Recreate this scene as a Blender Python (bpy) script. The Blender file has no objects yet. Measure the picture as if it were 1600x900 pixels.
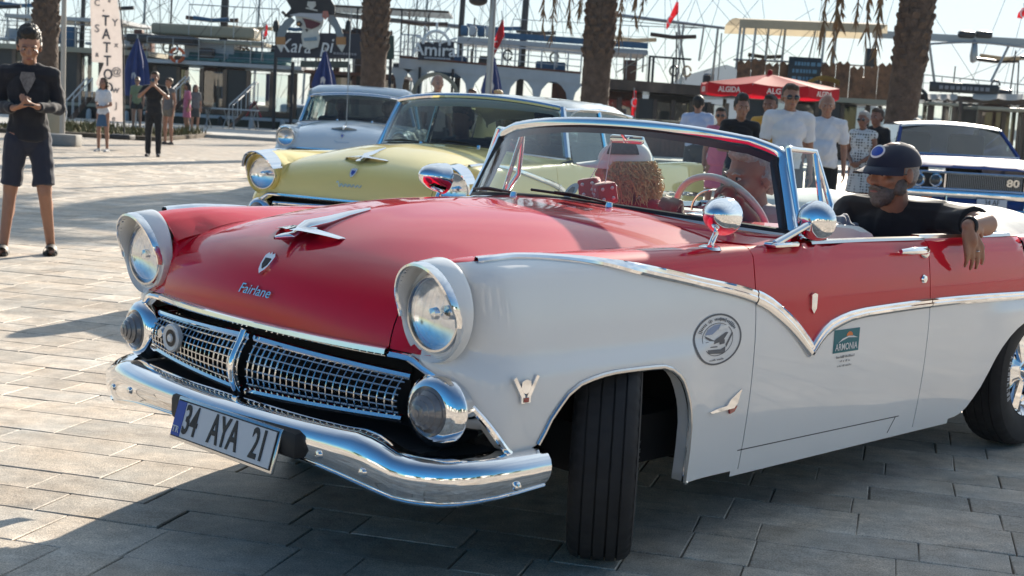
import bpy, math, random
import numpy as np
from mathutils import Vector, Matrix
R = math.radians
SC = bpy.context.scene
COL = SC.collection
rng = random.Random(7)

# ---------------------------------------------------------------- camera, sky, sun, exposure
FPX = 2206.0                       # focal length in pixels of a 1600 px wide frame
CAM_H, PITCH, ROLL = 1.4185, R(-7.172), R(3.154)
_f = Vector((0, math.cos(PITCH), math.sin(PITCH)))
_r0 = Vector((1, 0, 0)); _u0 = _r0.cross(_f)
_r = math.cos(ROLL) * _r0 + math.sin(ROLL) * _u0
_u = -math.sin(ROLL) * _r0 + math.cos(ROLL) * _u0
cd = bpy.data.cameras.new('camera'); cam = bpy.data.objects.new('camera', cd); COL.objects.link(cam)
cd.sensor_width = 36.0; cd.lens = FPX * 36 / 1600; cd.clip_start = .05; cd.clip_end = 20000
cam.matrix_world = Matrix(((_r.x, _u.x, -_f.x, 0), (_r.y, _u.y, -_f.y, 0), (_r.z, _u.z, -_f.z, CAM_H), (0, 0, 0, 1)))
cd.dof.use_dof = True; cd.dof.focus_distance = 5.2; cd.dof.aperture_fstop = 7.0
SC.camera = cam

SUN_AZ, SUN_EL = 22.0, 23.0        # azimuth to the right of the viewing direction, elevation
w = bpy.data.worlds.new('World'); SC.world = w; w.use_nodes = True
nt = w.node_tree; nt.nodes.clear()
out = nt.nodes.new('ShaderNodeOutputWorld'); bg = nt.nodes.new('ShaderNodeBackground')
sky = nt.nodes.new('ShaderNodeTexSky'); sky.sky_type = 'NISHITA'; sky.sun_disc = False
sky.sun_elevation = R(SUN_EL); sky.sun_rotation = R(SUN_AZ)
sky.air_density = 1.0; sky.dust_density = .15; sky.ozone_density = 3.0
tc = nt.nodes.new('ShaderNodeTexCoord'); mp = nt.nodes.new('ShaderNodeMapping'); mp.inputs['Scale'].default_value = (1.0, 1.0, 4.5)
no = nt.nodes.new('ShaderNodeTexNoise'); no.inputs['Scale'].default_value = 2.2; no.inputs['Detail'].default_value = 7; no.inputs['Roughness'].default_value = .55
rp = nt.nodes.new('ShaderNodeMapRange'); rp.inputs[1].default_value = .35; rp.inputs[2].default_value = .72; rp.inputs[3].default_value = .72; rp.inputs[4].default_value = 1.15
_sd = Vector((math.sin(R(SUN_AZ)) * math.cos(R(SUN_EL)), math.cos(R(SUN_AZ)) * math.cos(R(SUN_EL)), math.sin(R(SUN_EL))))
dt = nt.nodes.new('ShaderNodeVectorMath'); dt.operation = 'DOT_PRODUCT'; dt.inputs[1].default_value = _sd      # thin cloud veil, brightest round the sun
vr = nt.nodes.new('ShaderNodeMapRange'); vr.interpolation_type = 'SMOOTHSTEP'; vr.inputs[1].default_value = -.2; vr.inputs[2].default_value = .95; vr.inputs[3].default_value = .03; vr.inputs[4].default_value = .88
ml = nt.nodes.new('ShaderNodeMath'); ml.operation = 'MULTIPLY'; ml.use_clamp = True
mx = nt.nodes.new('ShaderNodeMix'); mx.data_type = 'RGBA'; mx.inputs[7].default_value = (8.6, 9.8, 10.6, 1)
nt.links.new(tc.outputs['Generated'], mp.inputs[0]); nt.links.new(mp.outputs[0], no.inputs['Vector']); nt.links.new(tc.outputs['Generated'], dt.inputs[0])
nt.links.new(no.outputs[0], rp.inputs[0]); nt.links.new(dt.outputs['Value'], vr.inputs[0]); nt.links.new(rp.outputs[0], ml.inputs[0]); nt.links.new(vr.outputs[0], ml.inputs[1]); nt.links.new(ml.outputs[0], mx.inputs[0])
hs_ = nt.nodes.new('ShaderNodeHueSaturation'); hs_.inputs['Saturation'].default_value = 1.75; nt.links.new(sky.outputs[0], hs_.inputs['Color']); nt.links.new(hs_.outputs[0], mx.inputs[6]); nt.links.new(mx.outputs[2], bg.inputs[0]); nt.links.new(bg.outputs[0], out.inputs[0])
bg.inputs[1].default_value = .050
sd = bpy.data.lights.new('sun', 'SUN'); sd.energy = 5.0; sd.angle = R(.5); sd.color = (1, .90, .76)
sun = bpy.data.objects.new('sun', sd); COL.objects.link(sun)
_sv = Vector((math.sin(R(SUN_AZ)) * math.cos(R(SUN_EL)), math.cos(R(SUN_AZ)) * math.cos(R(SUN_EL)), math.sin(R(SUN_EL))))
sun.rotation_euler = _sv.to_track_quat('Z', 'Y').to_euler()
vs = SC.view_settings; vs.view_transform = 'Standard'; vs.look = 'None'; vs.gamma = 1; vs.exposure = 1.15
SC.cycles.use_denoising = True
SC.cycles.max_bounces = 10; SC.cycles.transparent_max_bounces = 24; SC.cycles.caustics_reflective = False; SC.cycles.caustics_refractive = False
SC.cycles.sample_clamp_indirect = 8

# ---------------------------------------------------------------- helpers
def LS(a, b, n): return [a + (b - a) * i / (n - 1) for i in range(n)]
def P(u, v, Y):
    """point of the place seen at photo pixel (u, v) that stands Y metres ahead"""
    d = _f + _r * ((u - 800) / FPX) + _u * ((450 - v) / FPX)
    s = Y / d.y
    return Vector((d.x * s, Y, CAM_H + d.z * s))
def GX(u, Y, z=0.0):
    """ground x for column u at distance Y"""
    lo, hi = 0, 900
    v = 200
    for _ in range(30):
        p = P(u, v, Y); v += (p.z - z) * FPX / Y
    return P(u, v, Y).x

class MB:
    def __init__(s): s.v = []; s.f = []; s.m = []
    def add(s, vs_, fs, m=0, M=None):
        o = len(s.v)
        for p in vs_:
            p = Vector(p)
            s.v.append(M @ p if M is not None else p)
        for f in fs: s.f.append(tuple(i + o for i in f)); s.m.append(m)
        return s
    def box(s, c, d, m=0, M=None, ch=0.0):
        x, y, z = d[0] / 2, d[1] / 2, d[2] / 2
        c = Vector(c)
        if ch <= 0:
            vs_ = [c + Vector((i * x, j * y, k * z)) for i in (-1, 1) for j in (-1, 1) for k in (-1, 1)]
            fs = [(0, 1, 3, 2), (4, 6, 7, 5), (0, 4, 5, 1), (2, 3, 7, 6), (0, 2, 6, 4), (1, 5, 7, 3)]
            return s.add(vs_, fs, m, M)
        b = min(ch, x * .9, y * .9, z * .9)
        import bmesh
        bm = bmesh.new(); bmesh.ops.create_cube(bm, size=1)
        for v in bm.verts: v.co = Vector((v.co.x * d[0], v.co.y * d[1], v.co.z * d[2]))
        bmesh.ops.bevel(bm, geom=list(bm.edges), offset=b, segments=2, profile=.5, affect='EDGES')
        bm.verts.index_update()
        s.add([c + v.co for v in bm.verts], [[v.index for v in f.verts] for f in bm.faces], m, M); bm.free()
        return s
    def tube(s, pts, r, n=8, m=0, M=None, closed=False):
        pts = [Vector(p) for p in pts]; k = len(pts)
        rs = r if isinstance(r, (list, tuple)) else [r] * k
        vs_ = []; up = None
        for i, p in enumerate(pts):
            a = pts[(i - 1) % k] if closed else pts[max(i - 1, 0)]
            b = pts[(i + 1) % k] if closed else pts[min(i + 1, k - 1)]
            t = (b - a).normalized()
            if up is None:
                up = Vector((0, 0, 1)) if abs(t.z) < .9 else Vector((1, 0, 0))
            sd_ = t.cross(up).normalized(); up = sd_.cross(t).normalized()
            for j in range(n):
                q = 2 * math.pi * j / n
                vs_.append(p + (sd_ * math.cos(q) + up * math.sin(q)) * rs[i])
        fs = []
        for i in range(k if closed else k - 1):
            for j in range(n):
                i2 = (i + 1) % k
                fs.append((i * n + j, i * n + (j + 1) % n, i2 * n + (j + 1) % n, i2 * n + j))
        if not closed: fs += [tuple(range(n))[::-1], tuple(range((k - 1) * n, k * n))]
        return s.add(vs_, fs, m, M)
    def grid(s, g, m=0, M=None, mf=None, cu=False, cv=False):
        nu, nv = len(g), len(g[0])
        vs_ = [p for row in g for p in row]; o = len(s.v)
        s.add(vs_, [], 0, M)
        for i in range(nu if cu else nu - 1):
            for j in range(nv if cv else nv - 1):
                i2, j2 = (i + 1) % nu, (j + 1) % nv
                s.f.append((o + i * nv + j, o + i2 * nv + j, o + i2 * nv + j2, o + i * nv + j2)); s.m.append(mf(i, j) if mf else m)
        return s
    def lathe(s, prof, n=24, m=0, M=None, rf=None):
        """profile of (radius, height) round local z; rf(i, j, r) may vary the radius"""
        k = len(prof); vs_ = []; fs = []
        for i in range(n):
            a = 2 * math.pi * i / n
            for j, (r, z) in enumerate(prof):
                rr = rf(i, j, r) if rf else r
                vs_.append((rr * math.cos(a), rr * math.sin(a), z))
        for i in range(n):
            i2 = (i + 1) % n
            for j in range(k - 1): fs.append((i * k + j, i2 * k + j, i2 * k + j + 1, i * k + j + 1))
        return s.add(vs_, fs, m, M)
    def prism(s, poly, t, m=0, M=None):
        """polygon (x, y) extruded t along z"""
        n = len(poly)
        vs_ = [(x, y, 0) for x, y in poly] + [(x, y, t) for x, y in poly]
        fs = [tuple(range(n))[::-1], tuple(range(n, 2 * n))] + [(i, (i + 1) % n, n + (i + 1) % n, n + i) for i in range(n)]
        return s.add(vs_, fs, m, M)
    def ell(s, c, r, n=12, k=8, m=0, M=None):
        L = Matrix.Translation(Vector(c)) @ Matrix.Diagonal((r[0], r[1], r[2], 1))
        if M is not None: L = M @ L
        return s.lathe([(math.sin(math.pi * j / k) + (1e-4 if j in (0, k) else 0), -math.cos(math.pi * j / k)) for j in range(k + 1)], n, m, L)
    def cone(s, a, b, ra, rb, n=10, m=0, flat=(False, False), sq=1.0):
        """tapered limb from a to b with round (or flat) ends; closed"""
        a, b = Vector(a), Vector(b); d = b - a; L = d.length
        if L < 1e-6: return s
        prof = []
        if flat[0]: prof += [(1e-4, 0), (ra, 0)]
        else: prof += [(max(ra * math.sin(q), 1e-4), -ra * math.cos(q)) for q in (0, .5, 1.0, math.pi / 2)]
        if flat[1]: prof += [(rb, L), (1e-4, L)]
        else: prof += [(max(rb * math.cos(q), 1e-4), L + rb * math.sin(q)) for q in (0, .55, 1.05, math.pi / 2)]
        M = Matrix.Translation(a) @ d.to_track_quat('Z', 'Y').to_matrix().to_4x4() @ Matrix.Diagonal((1, sq, 1, 1))
        return s.lathe(prof, n, m, M)
    def mesh(s, name, mats, smooth=38):
        me = bpy.data.meshes.new(name); me.from_pydata([tuple(p) for p in s.v], [], s.f)
        for mt in (mats if isinstance(mats, (list, tuple)) else [mats]): me.materials.append(mt)
        if any(s.m): me.polygons.foreach_set('material_index', s.m)
        if smooth:
            me.shade_smooth()
            if smooth < 180: me.set_sharp_from_angle(angle=R(smooth))
        me.validate(); me.update()
        return me
    def build(s, name, mats, parent=None, smooth=38, **kw):
        return link(name, s.mesh(name, mats, smooth), parent, **kw)
def link(name, me, parent=None, loc=None, rot=None, **kw):
    o = bpy.data.objects.new(name, me); COL.objects.link(o)
    if parent: o.parent = parent
    if loc is not None: o.location = loc
    if rot is not None: o.rotation_euler = rot
    for k, v in kw.items(): o[k] = v
    return o
def thing(name, label, cat, loc=(0, 0, 0), rz=0.0, group=None, sc=1.0):
    o = bpy.data.objects.new(name, None); COL.objects.link(o); o.empty_display_size = .1
    o.location = loc; o.rotation_euler = (0, 0, rz); o.scale = (sc, sc, sc)
    o['label'] = label; o['category'] = cat
    if group: o['group'] = group
    return o
def tag(o, label, cat, group=None):
    o['label'] = label; o['category'] = cat
    if group: o['group'] = group
    return o
def copy_tree(o, parent=None):
    c = o.copy(); COL.objects.link(c); c.parent = parent
    for ch in list(o.children): copy_tree(ch, c)
    return c
def pchip(xs, ys):
    o = np.argsort(xs); x = np.array(xs, float)[o]; y = np.array(ys, float)[o]
    h = np.diff(x); d = np.diff(y) / h; m = np.zeros(len(x))
    m[0], m[-1] = d[0], d[-1]
    for i in range(1, len(x) - 1):
        if d[i - 1] * d[i] > 0:
            w1, w2 = 2 * h[i] + h[i - 1], h[i] + 2 * h[i - 1]
            m[i] = (w1 + w2) / (w1 / d[i - 1] + w2 / d[i])
    def f(q):
        q = min(max(q, x[0]), x[-1]); i = min(max(int(np.searchsorted(x, q)) - 1, 0), len(h) - 1)
        t = (q - x[i]) / h[i]; t2, t3 = t * t, t * t * t
        return float((2 * t3 - 3 * t2 + 1) * y[i] + (t3 - 2 * t2 + t) * h[i] * m[i] + (-2 * t3 + 3 * t2) * y[i + 1] + (t3 - t2) * h[i] * m[i + 1])
    return f
def catmull(pts, n=6, closed=False):
    p = [Vector(q) for q in pts]; k = len(p); o = []
    for i in range(k if closed else k - 1):
        a, b, c, d = (p[(i - 1) % k], p[i], p[(i + 1) % k], p[(i + 2) % k]) if closed else (p[max(i - 1, 0)], p[i], p[i + 1], p[min(i + 2, k - 1)])
        for j in range(n):
            t = j / n
            o.append(.5 * ((2 * b) + (c - a) * t + (2 * a - 5 * b + 4 * c - d) * t * t + (3 * b - a - 3 * c + d) * t ** 3))
    if not closed: o.append(p[-1])
    return o
def resample(pts, n):
    p = [Vector(q) for q in pts]; L = [0]
    for a, b in zip(p, p[1:]): L.append(L[-1] + (b - a).length)
    o = []; j = 0
    for i in range(n):
        s_ = L[-1] * i / (n - 1)
        while j < len(L) - 2 and L[j + 1] < s_: j += 1
        d = L[j + 1] - L[j]
        o.append(p[j].lerp(p[j + 1], (s_ - L[j]) / d if d > 1e-9 else 0))
    return o
def text_mesh(txt, size, mat, ext=.002, shear=0.0, sx=1.0, bold=0.0, align='CENTER'):
    c = bpy.data.curves.new('lettering', 'FONT'); c.body = txt; c.size = size; c.extrude = ext; c.shear = shear; c.offset = bold
    c.align_x = align; c.align_y = 'CENTER'; c.resolution_u = 3
    o = bpy.data.objects.new('lettering', c); COL.objects.link(o)
    dg = bpy.context.evaluated_depsgraph_get()
    me = bpy.data.meshes.new_from_object(o.evaluated_get(dg)); COL.objects.unlink(o); bpy.data.objects.remove(o); bpy.data.curves.remove(c)
    me.transform(Matrix.Diagonal((sx, 1, 1, 1))); me.materials.clear(); me.materials.append(mat); me.name = 'lettering'
    return me
def basis(o, x, y):
    """matrix whose x, y axes lie along the given vectors, z out of them"""
    x = Vector(x).normalized(); z = x.cross(Vector(y)).normalized(); y = z.cross(x)
    return Matrix(((x.x, y.x, z.x, o[0]), (x.y, y.y, z.y, o[1]), (x.z, y.z, z.z, o[2]), (0, 0, 0, 1)))
def place(me, name, M, parent=None, **kw):
    o = link(name, me, parent, **kw); o.matrix_local = M; return o

# ---------------------------------------------------------------- materials
MATS = {}
def thin(m, w_=.5):
    """lets light through a thin cloth"""
    n = m.node_tree; b = n.nodes['Principled BSDF']; t = n.nodes.new('ShaderNodeBsdfTranslucent'); x = n.nodes.new('ShaderNodeMixShader'); x.inputs[0].default_value = w_
    if b.inputs['Base Color'].is_linked: n.links.new(b.inputs['Base Color'].links[0].from_socket, t.inputs[0])
    else: t.inputs[0].default_value = b.inputs['Base Color'].default_value
    o = n.nodes['Material Output']; n.links.new(b.outputs[0], x.inputs[1]); n.links.new(t.outputs[0], x.inputs[2]); n.links.new(x.outputs[0], o.inputs[0]); return m
def mat(name, col, rough=.5, metal=0.0, coat=0.0, spec=.5, noise=0.0, nscale=20.0, bump=0.0, bscale=None, emit=None, rnd=0.0, sheen=0.0, sub=0.0, dist=.004, coords='Object', crough=.03):
    if name in MATS: return MATS[name]
    m = bpy.data.materials.new(name); m.use_nodes = True; MATS[name] = m
    n = m.node_tree; b = n.nodes['Principled BSDF']
    b.inputs['Base Color'].default_value = (*col, 1); b.inputs['Roughness'].default_value = rough; b.inputs['Metallic'].default_value = metal
    b.inputs['Coat Weight'].default_value = coat; b.inputs['Coat Roughness'].default_value = crough
    b.inputs['Specular IOR Level'].default_value = spec
    if sheen: b.inputs['Sheen Weight'].default_value = sheen
    if sub:
        b.inputs['Subsurface Weight'].default_value = sub; b.inputs['Subsurface Radius'].default_value = (.02, .008, .004)
    if noise or bump or rnd:
        t = n.nodes.new('ShaderNodeTexCoord'); z = n.nodes.new('ShaderNodeTexNoise')
        z.inputs['Scale'].default_value = nscale; z.inputs['Detail'].default_value = 6; z.inputs['Roughness'].default_value = .62
        n.links.new(t.outputs[coords], z.inputs['Vector'])
        if noise or rnd:
            hv = n.nodes.new('ShaderNodeHueSaturation'); hv.inputs['Color'].default_value = (*col, 1)
            r1 = n.nodes.new('ShaderNodeMapRange'); r1.inputs[1].default_value = .25; r1.inputs[2].default_value = .75
            r1.inputs[3].default_value = 1 - noise; r1.inputs[4].default_value = 1 + noise
            n.links.new(z.outputs[0], r1.inputs[0]); src = r1.outputs[0]
            if rnd:
                oi = n.nodes.new('ShaderNodeObjectInfo'); gi = n.nodes.new('ShaderNodeNewGeometry'); ad = n.nodes.new('ShaderNodeMath'); ad.operation = 'ADD'
                fr = n.nodes.new('ShaderNodeMath'); fr.operation = 'FRACT'
                n.links.new(oi.outputs['Random'], ad.inputs[0]); n.links.new(gi.outputs['Random Per Island'], ad.inputs[1]); n.links.new(ad.outputs[0], fr.inputs[0])
                r2 = n.nodes.new('ShaderNodeMapRange'); r2.inputs[3].default_value = 1 - rnd; r2.inputs[4].default_value = 1 + rnd
                n.links.new(fr.outputs[0], r2.inputs[0]); mu = n.nodes.new('ShaderNodeMath'); mu.operation = 'MULTIPLY'
                n.links.new(src, mu.inputs[0]); n.links.new(r2.outputs[0], mu.inputs[1]); src = mu.outputs[0]
            n.links.new(src, hv.inputs['Value']); n.links.new(hv.outputs[0], b.inputs['Base Color'])
        if bump:
            z2 = z
            if bscale:
                z2 = n.nodes.new('ShaderNodeTexNoise'); z2.inputs['Scale'].default_value = bscale; z2.inputs['Detail'].default_value = 4
                n.links.new(t.outputs[coords], z2.inputs['Vector'])
            bu = n.nodes.new('ShaderNodeBump'); bu.inputs['Strength'].default_value = bump; bu.inputs['Distance'].default_value = dist
            n.links.new(z2.outputs[0], bu.inputs['Height']); n.links.new(bu.outputs[0], b.inputs['Normal'])
    if emit: b.inputs['Emission Color'].default_value = (*emit[:3], 1); b.inputs['Emission Strength'].default_value = emit[3]
    return m
def glass(name, tint, refl=1.0, rough=.0):
    if name in MATS: return MATS[name]
    m = bpy.data.materials.new(name); m.use_nodes = True; MATS[name] = m; n = m.node_tree; n.nodes.clear()
    o = n.nodes.new('ShaderNodeOutputMaterial'); t = n.nodes.new('ShaderNodeBsdfTransparent'); g = n.nodes.new('ShaderNodeBsdfGlossy'); x = n.nodes.new('ShaderNodeMixShader'); f = n.nodes.new('ShaderNodeLayerWeight'); pw = n.nodes.new('ShaderNodeMath'); pw.operation = 'POWER'; pw.inputs[1].default_value = 5; mr_ = n.nodes.new('ShaderNodeMapRange'); mr_.inputs[3].default_value = .07; mr_.inputs[4].default_value = 1
    t.inputs[0].default_value = (*tint, 1); g.inputs['Roughness'].default_value = rough; g.inputs['Color'].default_value = (refl, refl, refl, 1); f.inputs[0].default_value = .5
    n.links.new(f.outputs['Facing'], pw.inputs[0]); n.links.new(pw.outputs[0], mr_.inputs[0]); n.links.new(mr_.outputs[0], x.inputs[0]); n.links.new(t.outputs[0], x.inputs[1]); n.links.new(g.outputs[0], x.inputs[2]); n.links.new(x.outputs[0], o.inputs[0])
    return m
RED = mat('red paint', (.60, .003, .022), .5, spec=.02, coat=1.0, noise=.04, nscale=3)
WHITE = mat('white paint', (.75, .76, .76), .3, spec=.3, coat=1.0, noise=.03, nscale=2.5)
YELLOW = mat('yellow paint', (.84, .69, .24), .4, spec=.15, coat=1.0)
PALEBLUE = mat('pale blue paint', (.70, .75, .79), .4, spec=.15, coat=1.0)
IVORY = mat('ivory paint', (.70, .72, .66), .3, coat=1.0)
NAVYPAINT = mat('blue paint', (.012, .05, .21), .6, spec=.05, coat=.15)
CHROME = mat('chrome', (.88, .88, .89), .045, metal=1.0, noise=.03, nscale=6, bump=.04, bscale=5, dist=.01)
DULLCHROME = mat('dull chrome', (.62, .62, .62), .16, metal=1.0)
STEEL = mat('grey steel', (.33, .34, .35), .4, metal=.7)
BLACK = mat('black rubber', (.013, .013, .015), .6)
TYRE = mat('tyre rubber', (.022, .021, .022), .82, noise=.3, nscale=14, bump=.25, bscale=60, dist=.002)
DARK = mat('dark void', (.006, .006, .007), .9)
GLASS = glass('windshield glass', (.86, .93, .90))
GLASSD = glass('car glass', (.42, .50, .50))
LENS = glass('lens glass', (.95, .96, .97))
REFLECTOR = mat('lamp reflector', (.85, .86, .88), .10, metal=1.0)
LAMPGREY = mat('frosted lamp glass', (.17, .165, .17), .22, coat=1.0, noise=.2, nscale=30)
AMBER = mat('amber lens', (.55, .11, .02), .25, coat=1)
REDLENS = mat('red lens', (.30, .01, .01), .25, coat=1)
BLKPAINT = mat('black print', (.012, .012, .014), .5)
WHITEPRINT = mat('white print', (.75, .75, .74), .5)
GREYPRINT = mat('grey print', (.10, .105, .12), .5)
BLUEPRINT = mat('blue print', (.02, .07, .38), .45)
TEAL = mat('teal print', (.0, .14, .17), .5)
ORANGEP = mat('orange print', (.72, .20, .04), .5)
SILVERP = mat('silver print', (.42, .45, .50), .45)
# ---------------------------------------------------------------- ground
def stone_mat(name, col, rnd, brick=False):
    m = bpy.data.materials.new(name); m.use_nodes = True; n = m.node_tree; b = n.nodes['Principled BSDF']
    L = n.links.new; N = n.nodes.new
    g = N('ShaderNodeNewGeometry'); oi = N('ShaderNodeObjectInfo')
    def noise(sc, det=5, ro=.6, vec=None):
        z = N('ShaderNodeTexNoise'); z.inputs['Scale'].default_value = sc; z.inputs['Detail'].default_value = det; z.inputs['Roughness'].default_value = ro
        L(vec or g.outputs['Position'], z.inputs['Vector']); return z.outputs[0]
    def rng_(s, a, b_, c, d):
        r = N('ShaderNodeMapRange'); r.inputs[1].default_value, r.inputs[2].default_value, r.inputs[3].default_value, r.inputs[4].default_value = a, b_, c, d
        L(s, r.inputs[0]); return r.outputs[0]
    def mul(a, b_, op='MULTIPLY'):
        k = N('ShaderNodeMath'); k.operation = op; L(a, k.inputs[0])
        if isinstance(b_, float): k.inputs[1].default_value = b_
        else: L(b_, k.inputs[1])
        return k.outputs[0]
    v = rng_(noise(190, 3, .7),   .3, .7, .50, 1.55)                       # grain
    v = mul(v, rng_(noise(9, 6, .65), .25, .75, .66, 1.32))              # blotches
    v = mul(v, rng_(noise(.9, 6, .7), .3, .7, .76, 1.16)); v = mul(v, rng_(noise(3.1, 8, .75), .56, .70, 1.0, .74))                   # wear
    r = mul(oi.outputs['Random'], g.outputs['Random Per Island'], 'ADD'); r = mul(r, 1.0, 'MODULO')
    v = mul(v, rng_(r, 0, 1, 1 - rnd, 1 + rnd))
    mp_ = N('ShaderNodeMapping'); mp_.inputs['Rotation'].default_value = (0, 0, R(15)); mp_.inputs['Scale'].default_value = (3.0, 38, 1); L(g.outputs['Position'], mp_.inputs[0])
    v = mul(v, rng_(noise(1.0, 5, .6, mp_.outputs[0]),   .3, .7, .95, 1.05))  # bedding streaks
    if brick:
        mb = N('ShaderNodeMapping'); mb.inputs['Rotation'].default_value = (0, 0, R(15)); L(g.outputs['Position'], mb.inputs[0])
        br = N('ShaderNodeTexBrick'); br.inputs['Color1'].default_value = (.9, .9, .9, 1); br.inputs['Color2'].default_value = (1.1, 1.1, 1.1, 1); br.inputs['Mortar'].default_value = (.45, .45, .45, 1)
        br.inputs['Scale'].default_value = 1.0; br.inputs['Mortar Size'].default_value = .012; br.inputs['Brick Width'].default_value = .38; br.inputs['Row Height'].default_value = .26
        L(mb.outputs[0], br.inputs['Vector']); v = mul(v, br.outputs[0])
    h = N('ShaderNodeHueSaturation'); h.inputs['Color'].default_value = (*col, 1); L(v, h.inputs['Value'])
    h2 = N('ShaderNodeMix'); h2.data_type = 'RGBA'; h2.blend_type = 'MULTIPLY'; h2.inputs[0].default_value = .55
    cr = N('ShaderNodeValToRGB'); cr.color_ramp.elements[0].position = .35; cr.color_ramp.elements[0].color = (1.0, .86, .72, 1); cr.color_ramp.elements[1].position = .68; cr.color_ramp.elements[1].color = (.86, .93, 1.0, 1)
    L(noise(2.7, 5), cr.inputs[0]); L(h.outputs[0], h2.inputs[6]); L(cr.outputs[0], h2.inputs[7]); L(h2.outputs[2], b.inputs['Base Color'])
    b.inputs['Roughness'].default_value = .62
    bu = N('ShaderNodeBump'); bu.inputs['Strength'].default_value = .55; bu.inputs['Distance'].default_value = .004
    L(mul(mul(noise(150, 4, .7), 1.0), mul(noise(14, 5), 2.2), 'ADD'), bu.inputs['Height']); L(bu.outputs[0], b.inputs['Normal'])
    MATS[name] = m; return m
STONE = stone_mat('paving stone', (.50, .445, .375), .20)
PLAZA = stone_mat('distant paving', (.47, .415, .35), .0, True)
JOINT = mat('joint grit', (.30, .265, .22), .95, noise=.4, nscale=60, coords='Object')
AZ = R(15); DA = Vector((-math.cos(AZ), math.sin(AZ), 0)); DB = Vector((math.sin(AZ), math.cos(AZ), 0))   # along / across the courses
pv = MB().add([(-9, -3, -.013), (9, -3, -.013), (32, 31.3, -.013), (-32, 31.3, -.013)], [(0, 1, 2, 3)]).build('pavement', JOINT, None, 0, kind='structure')
def stone_mesh(L, W, sd):
    r_ = random.Random(sd); m = MB(); x, y = L / 2 - .0022, W / 2 - .0022; j = lambda a: r_.uniform(-a, a)
    c = []
    for sx, sy in ((-1, -1), (1, -1), (1, 1), (-1, 1)): c.append((sx * x + j(.003), sy * y + j(.003)))
    b = .0035
    lo = [Vector((p[0], p[1], -.03)) for p in c]; mi = [Vector((p[0], p[1], -b * .8)) for p in c]
    tp = [Vector((p[0] - math.copysign(b, p[0]), p[1] - math.copysign(b, p[1]), j(.0012))) for p in c]
    m.add(lo + mi + tp, [(0, 1, 5, 4), (1, 2, 6, 5), (2, 3, 7, 6), (3, 0, 4, 7), (4, 5, 9, 8), (5, 6, 10, 9), (6, 7, 11, 10), (7, 4, 8, 11), (8, 9, 10, 11)])
    return m
LENS_ = [.22, .30, .38, .46, .54]; ROWS = [.22, .30]
protos = {}
for L_ in LENS_:
    for W_ in ROWS:
        for k in range(2): protos[(L_, W_, k)] = stone_mesh(L_, W_, hash((L_ * 100, W_ * 100, k)) % 1000)
cand = []; bpos = -12.0
rr = random.Random(3)
while bpos < 42:
    W_ = rr.choice(ROWS); a = -40 + rr.uniform(0, .5)
    while a < 40:
        L_ = rr.choice(LENS_); c = DA * (a + L_ / 2) + DB * (bpos + W_ / 2); a += L_
        if -2.6 < c.y < 31.1 and abs(c.x) < .66 * (c.y + 3) + 8.8: cand.append((c, L_, W_, rr.randrange(2), rr.uniform(-.0015, .0015)))
    bpos += W_
def in_view(c):
    d = c - Vector((0, 0, CAM_H)); zf = d.dot(_f)
    if zf < .5: return False
    u = 800 + FPX * d.dot(_r) / zf; v = 450 - FPX * d.dot(_u) / zf
    return -40 < u < 1640 and v < 960 and not (470 < u < 1000 and v < 660) and not (u > 1000 and v < 640) and not (u > 200 and v < 560 and u < 470 and v > 330)
cand.sort(key=lambda q: q[0].length)
ANG = math.atan2(DA.y, DA.x); near = 0; rest = MB(); pm = {}
for c, L_, W_, k, dz in cand:
    if near < 300 and in_view(c):
        key = (L_, W_, k)
        if key not in pm: pm[key] = protos[key].mesh('paving_stone', STONE, 0)
        o = link('paving_stone', pm[key], pv, (c.x, c.y, dz), (0, 0, ANG)); near += 1
    else:
        rest.add(protos[(L_, W_, k)].v, protos[(L_, W_, k)].f, 0, Matrix.Translation((c.x, c.y, dz)) @ Matrix.Rotation(ANG, 4, 'Z'))
rest.build('paving_stone_field', STONE, pv, 0, kind='stuff')
# the plaza beyond, beside and behind the built courses
MB().add([(-160, -140, -.022), (160, -140, -.022), (160, 60, -.022), (-160, 60, -.022)], [(0, 1, 2, 3)]).build('plaza_ground', PLAZA, None, 0, kind='structure')
SIDEW = mat('pale promenade', (.48, .46, .42), .8, noise=.12, nscale=3, bump=.2)
for a, b in (((-60, 45.0), (40, 39.0)),):
    MB().add([(-160, 51, .09), (160, 41, .09), (160, 59.5, .09), (-160, 59.5, .09), (-160, 51, -.2), (160, 41, -.2), (160, 59.5, -1.5), (-160, 59.5, -1.5)], [(0, 1, 2, 3), (0, 4, 5, 1), (3, 2, 6, 7)]).build('quay_pavement', SIDEW, None, 0, kind='structure')
WATER = mat('harbour water', (.02, .05, .06), .08, spec=.8, bump=.25, nscale=1.2, dist=.08)
MB().add([(-9000, 59.5, -1.1), (9000, 59.5, -1.1), (9000, 9000, -1.1), (-9000, 9000, -1.1)], [(0, 1, 2, 3)]).build('sea_water', WATER, None, 0, kind='structure')
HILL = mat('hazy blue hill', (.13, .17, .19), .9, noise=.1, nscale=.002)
def hill(pts, Y, name):
    g = []
    for u, v in pts:
        p = P(u, v, Y); g.append([Vector((p.x, Y - p.z * 1.2, -20)), Vector((p.x, Y, p.z * .6)), p, Vector((p.x, Y + p.z * 2, p.z * .5)), Vector((p.x, Y + p.z * 4, -20))])
    return MB().grid(g).build(name, HILL, None, 80, kind='structure')
hill([(700, 190), (800, 178), (900, 165), (980, 150), (1040, 133), (1075, 117), (1105, 108), (1135, 101), (1170, 112), (1230, 132), (1300, 150), (1420, 178), (1600, 205), (1700, 230)], 1500, 'hill')

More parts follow.
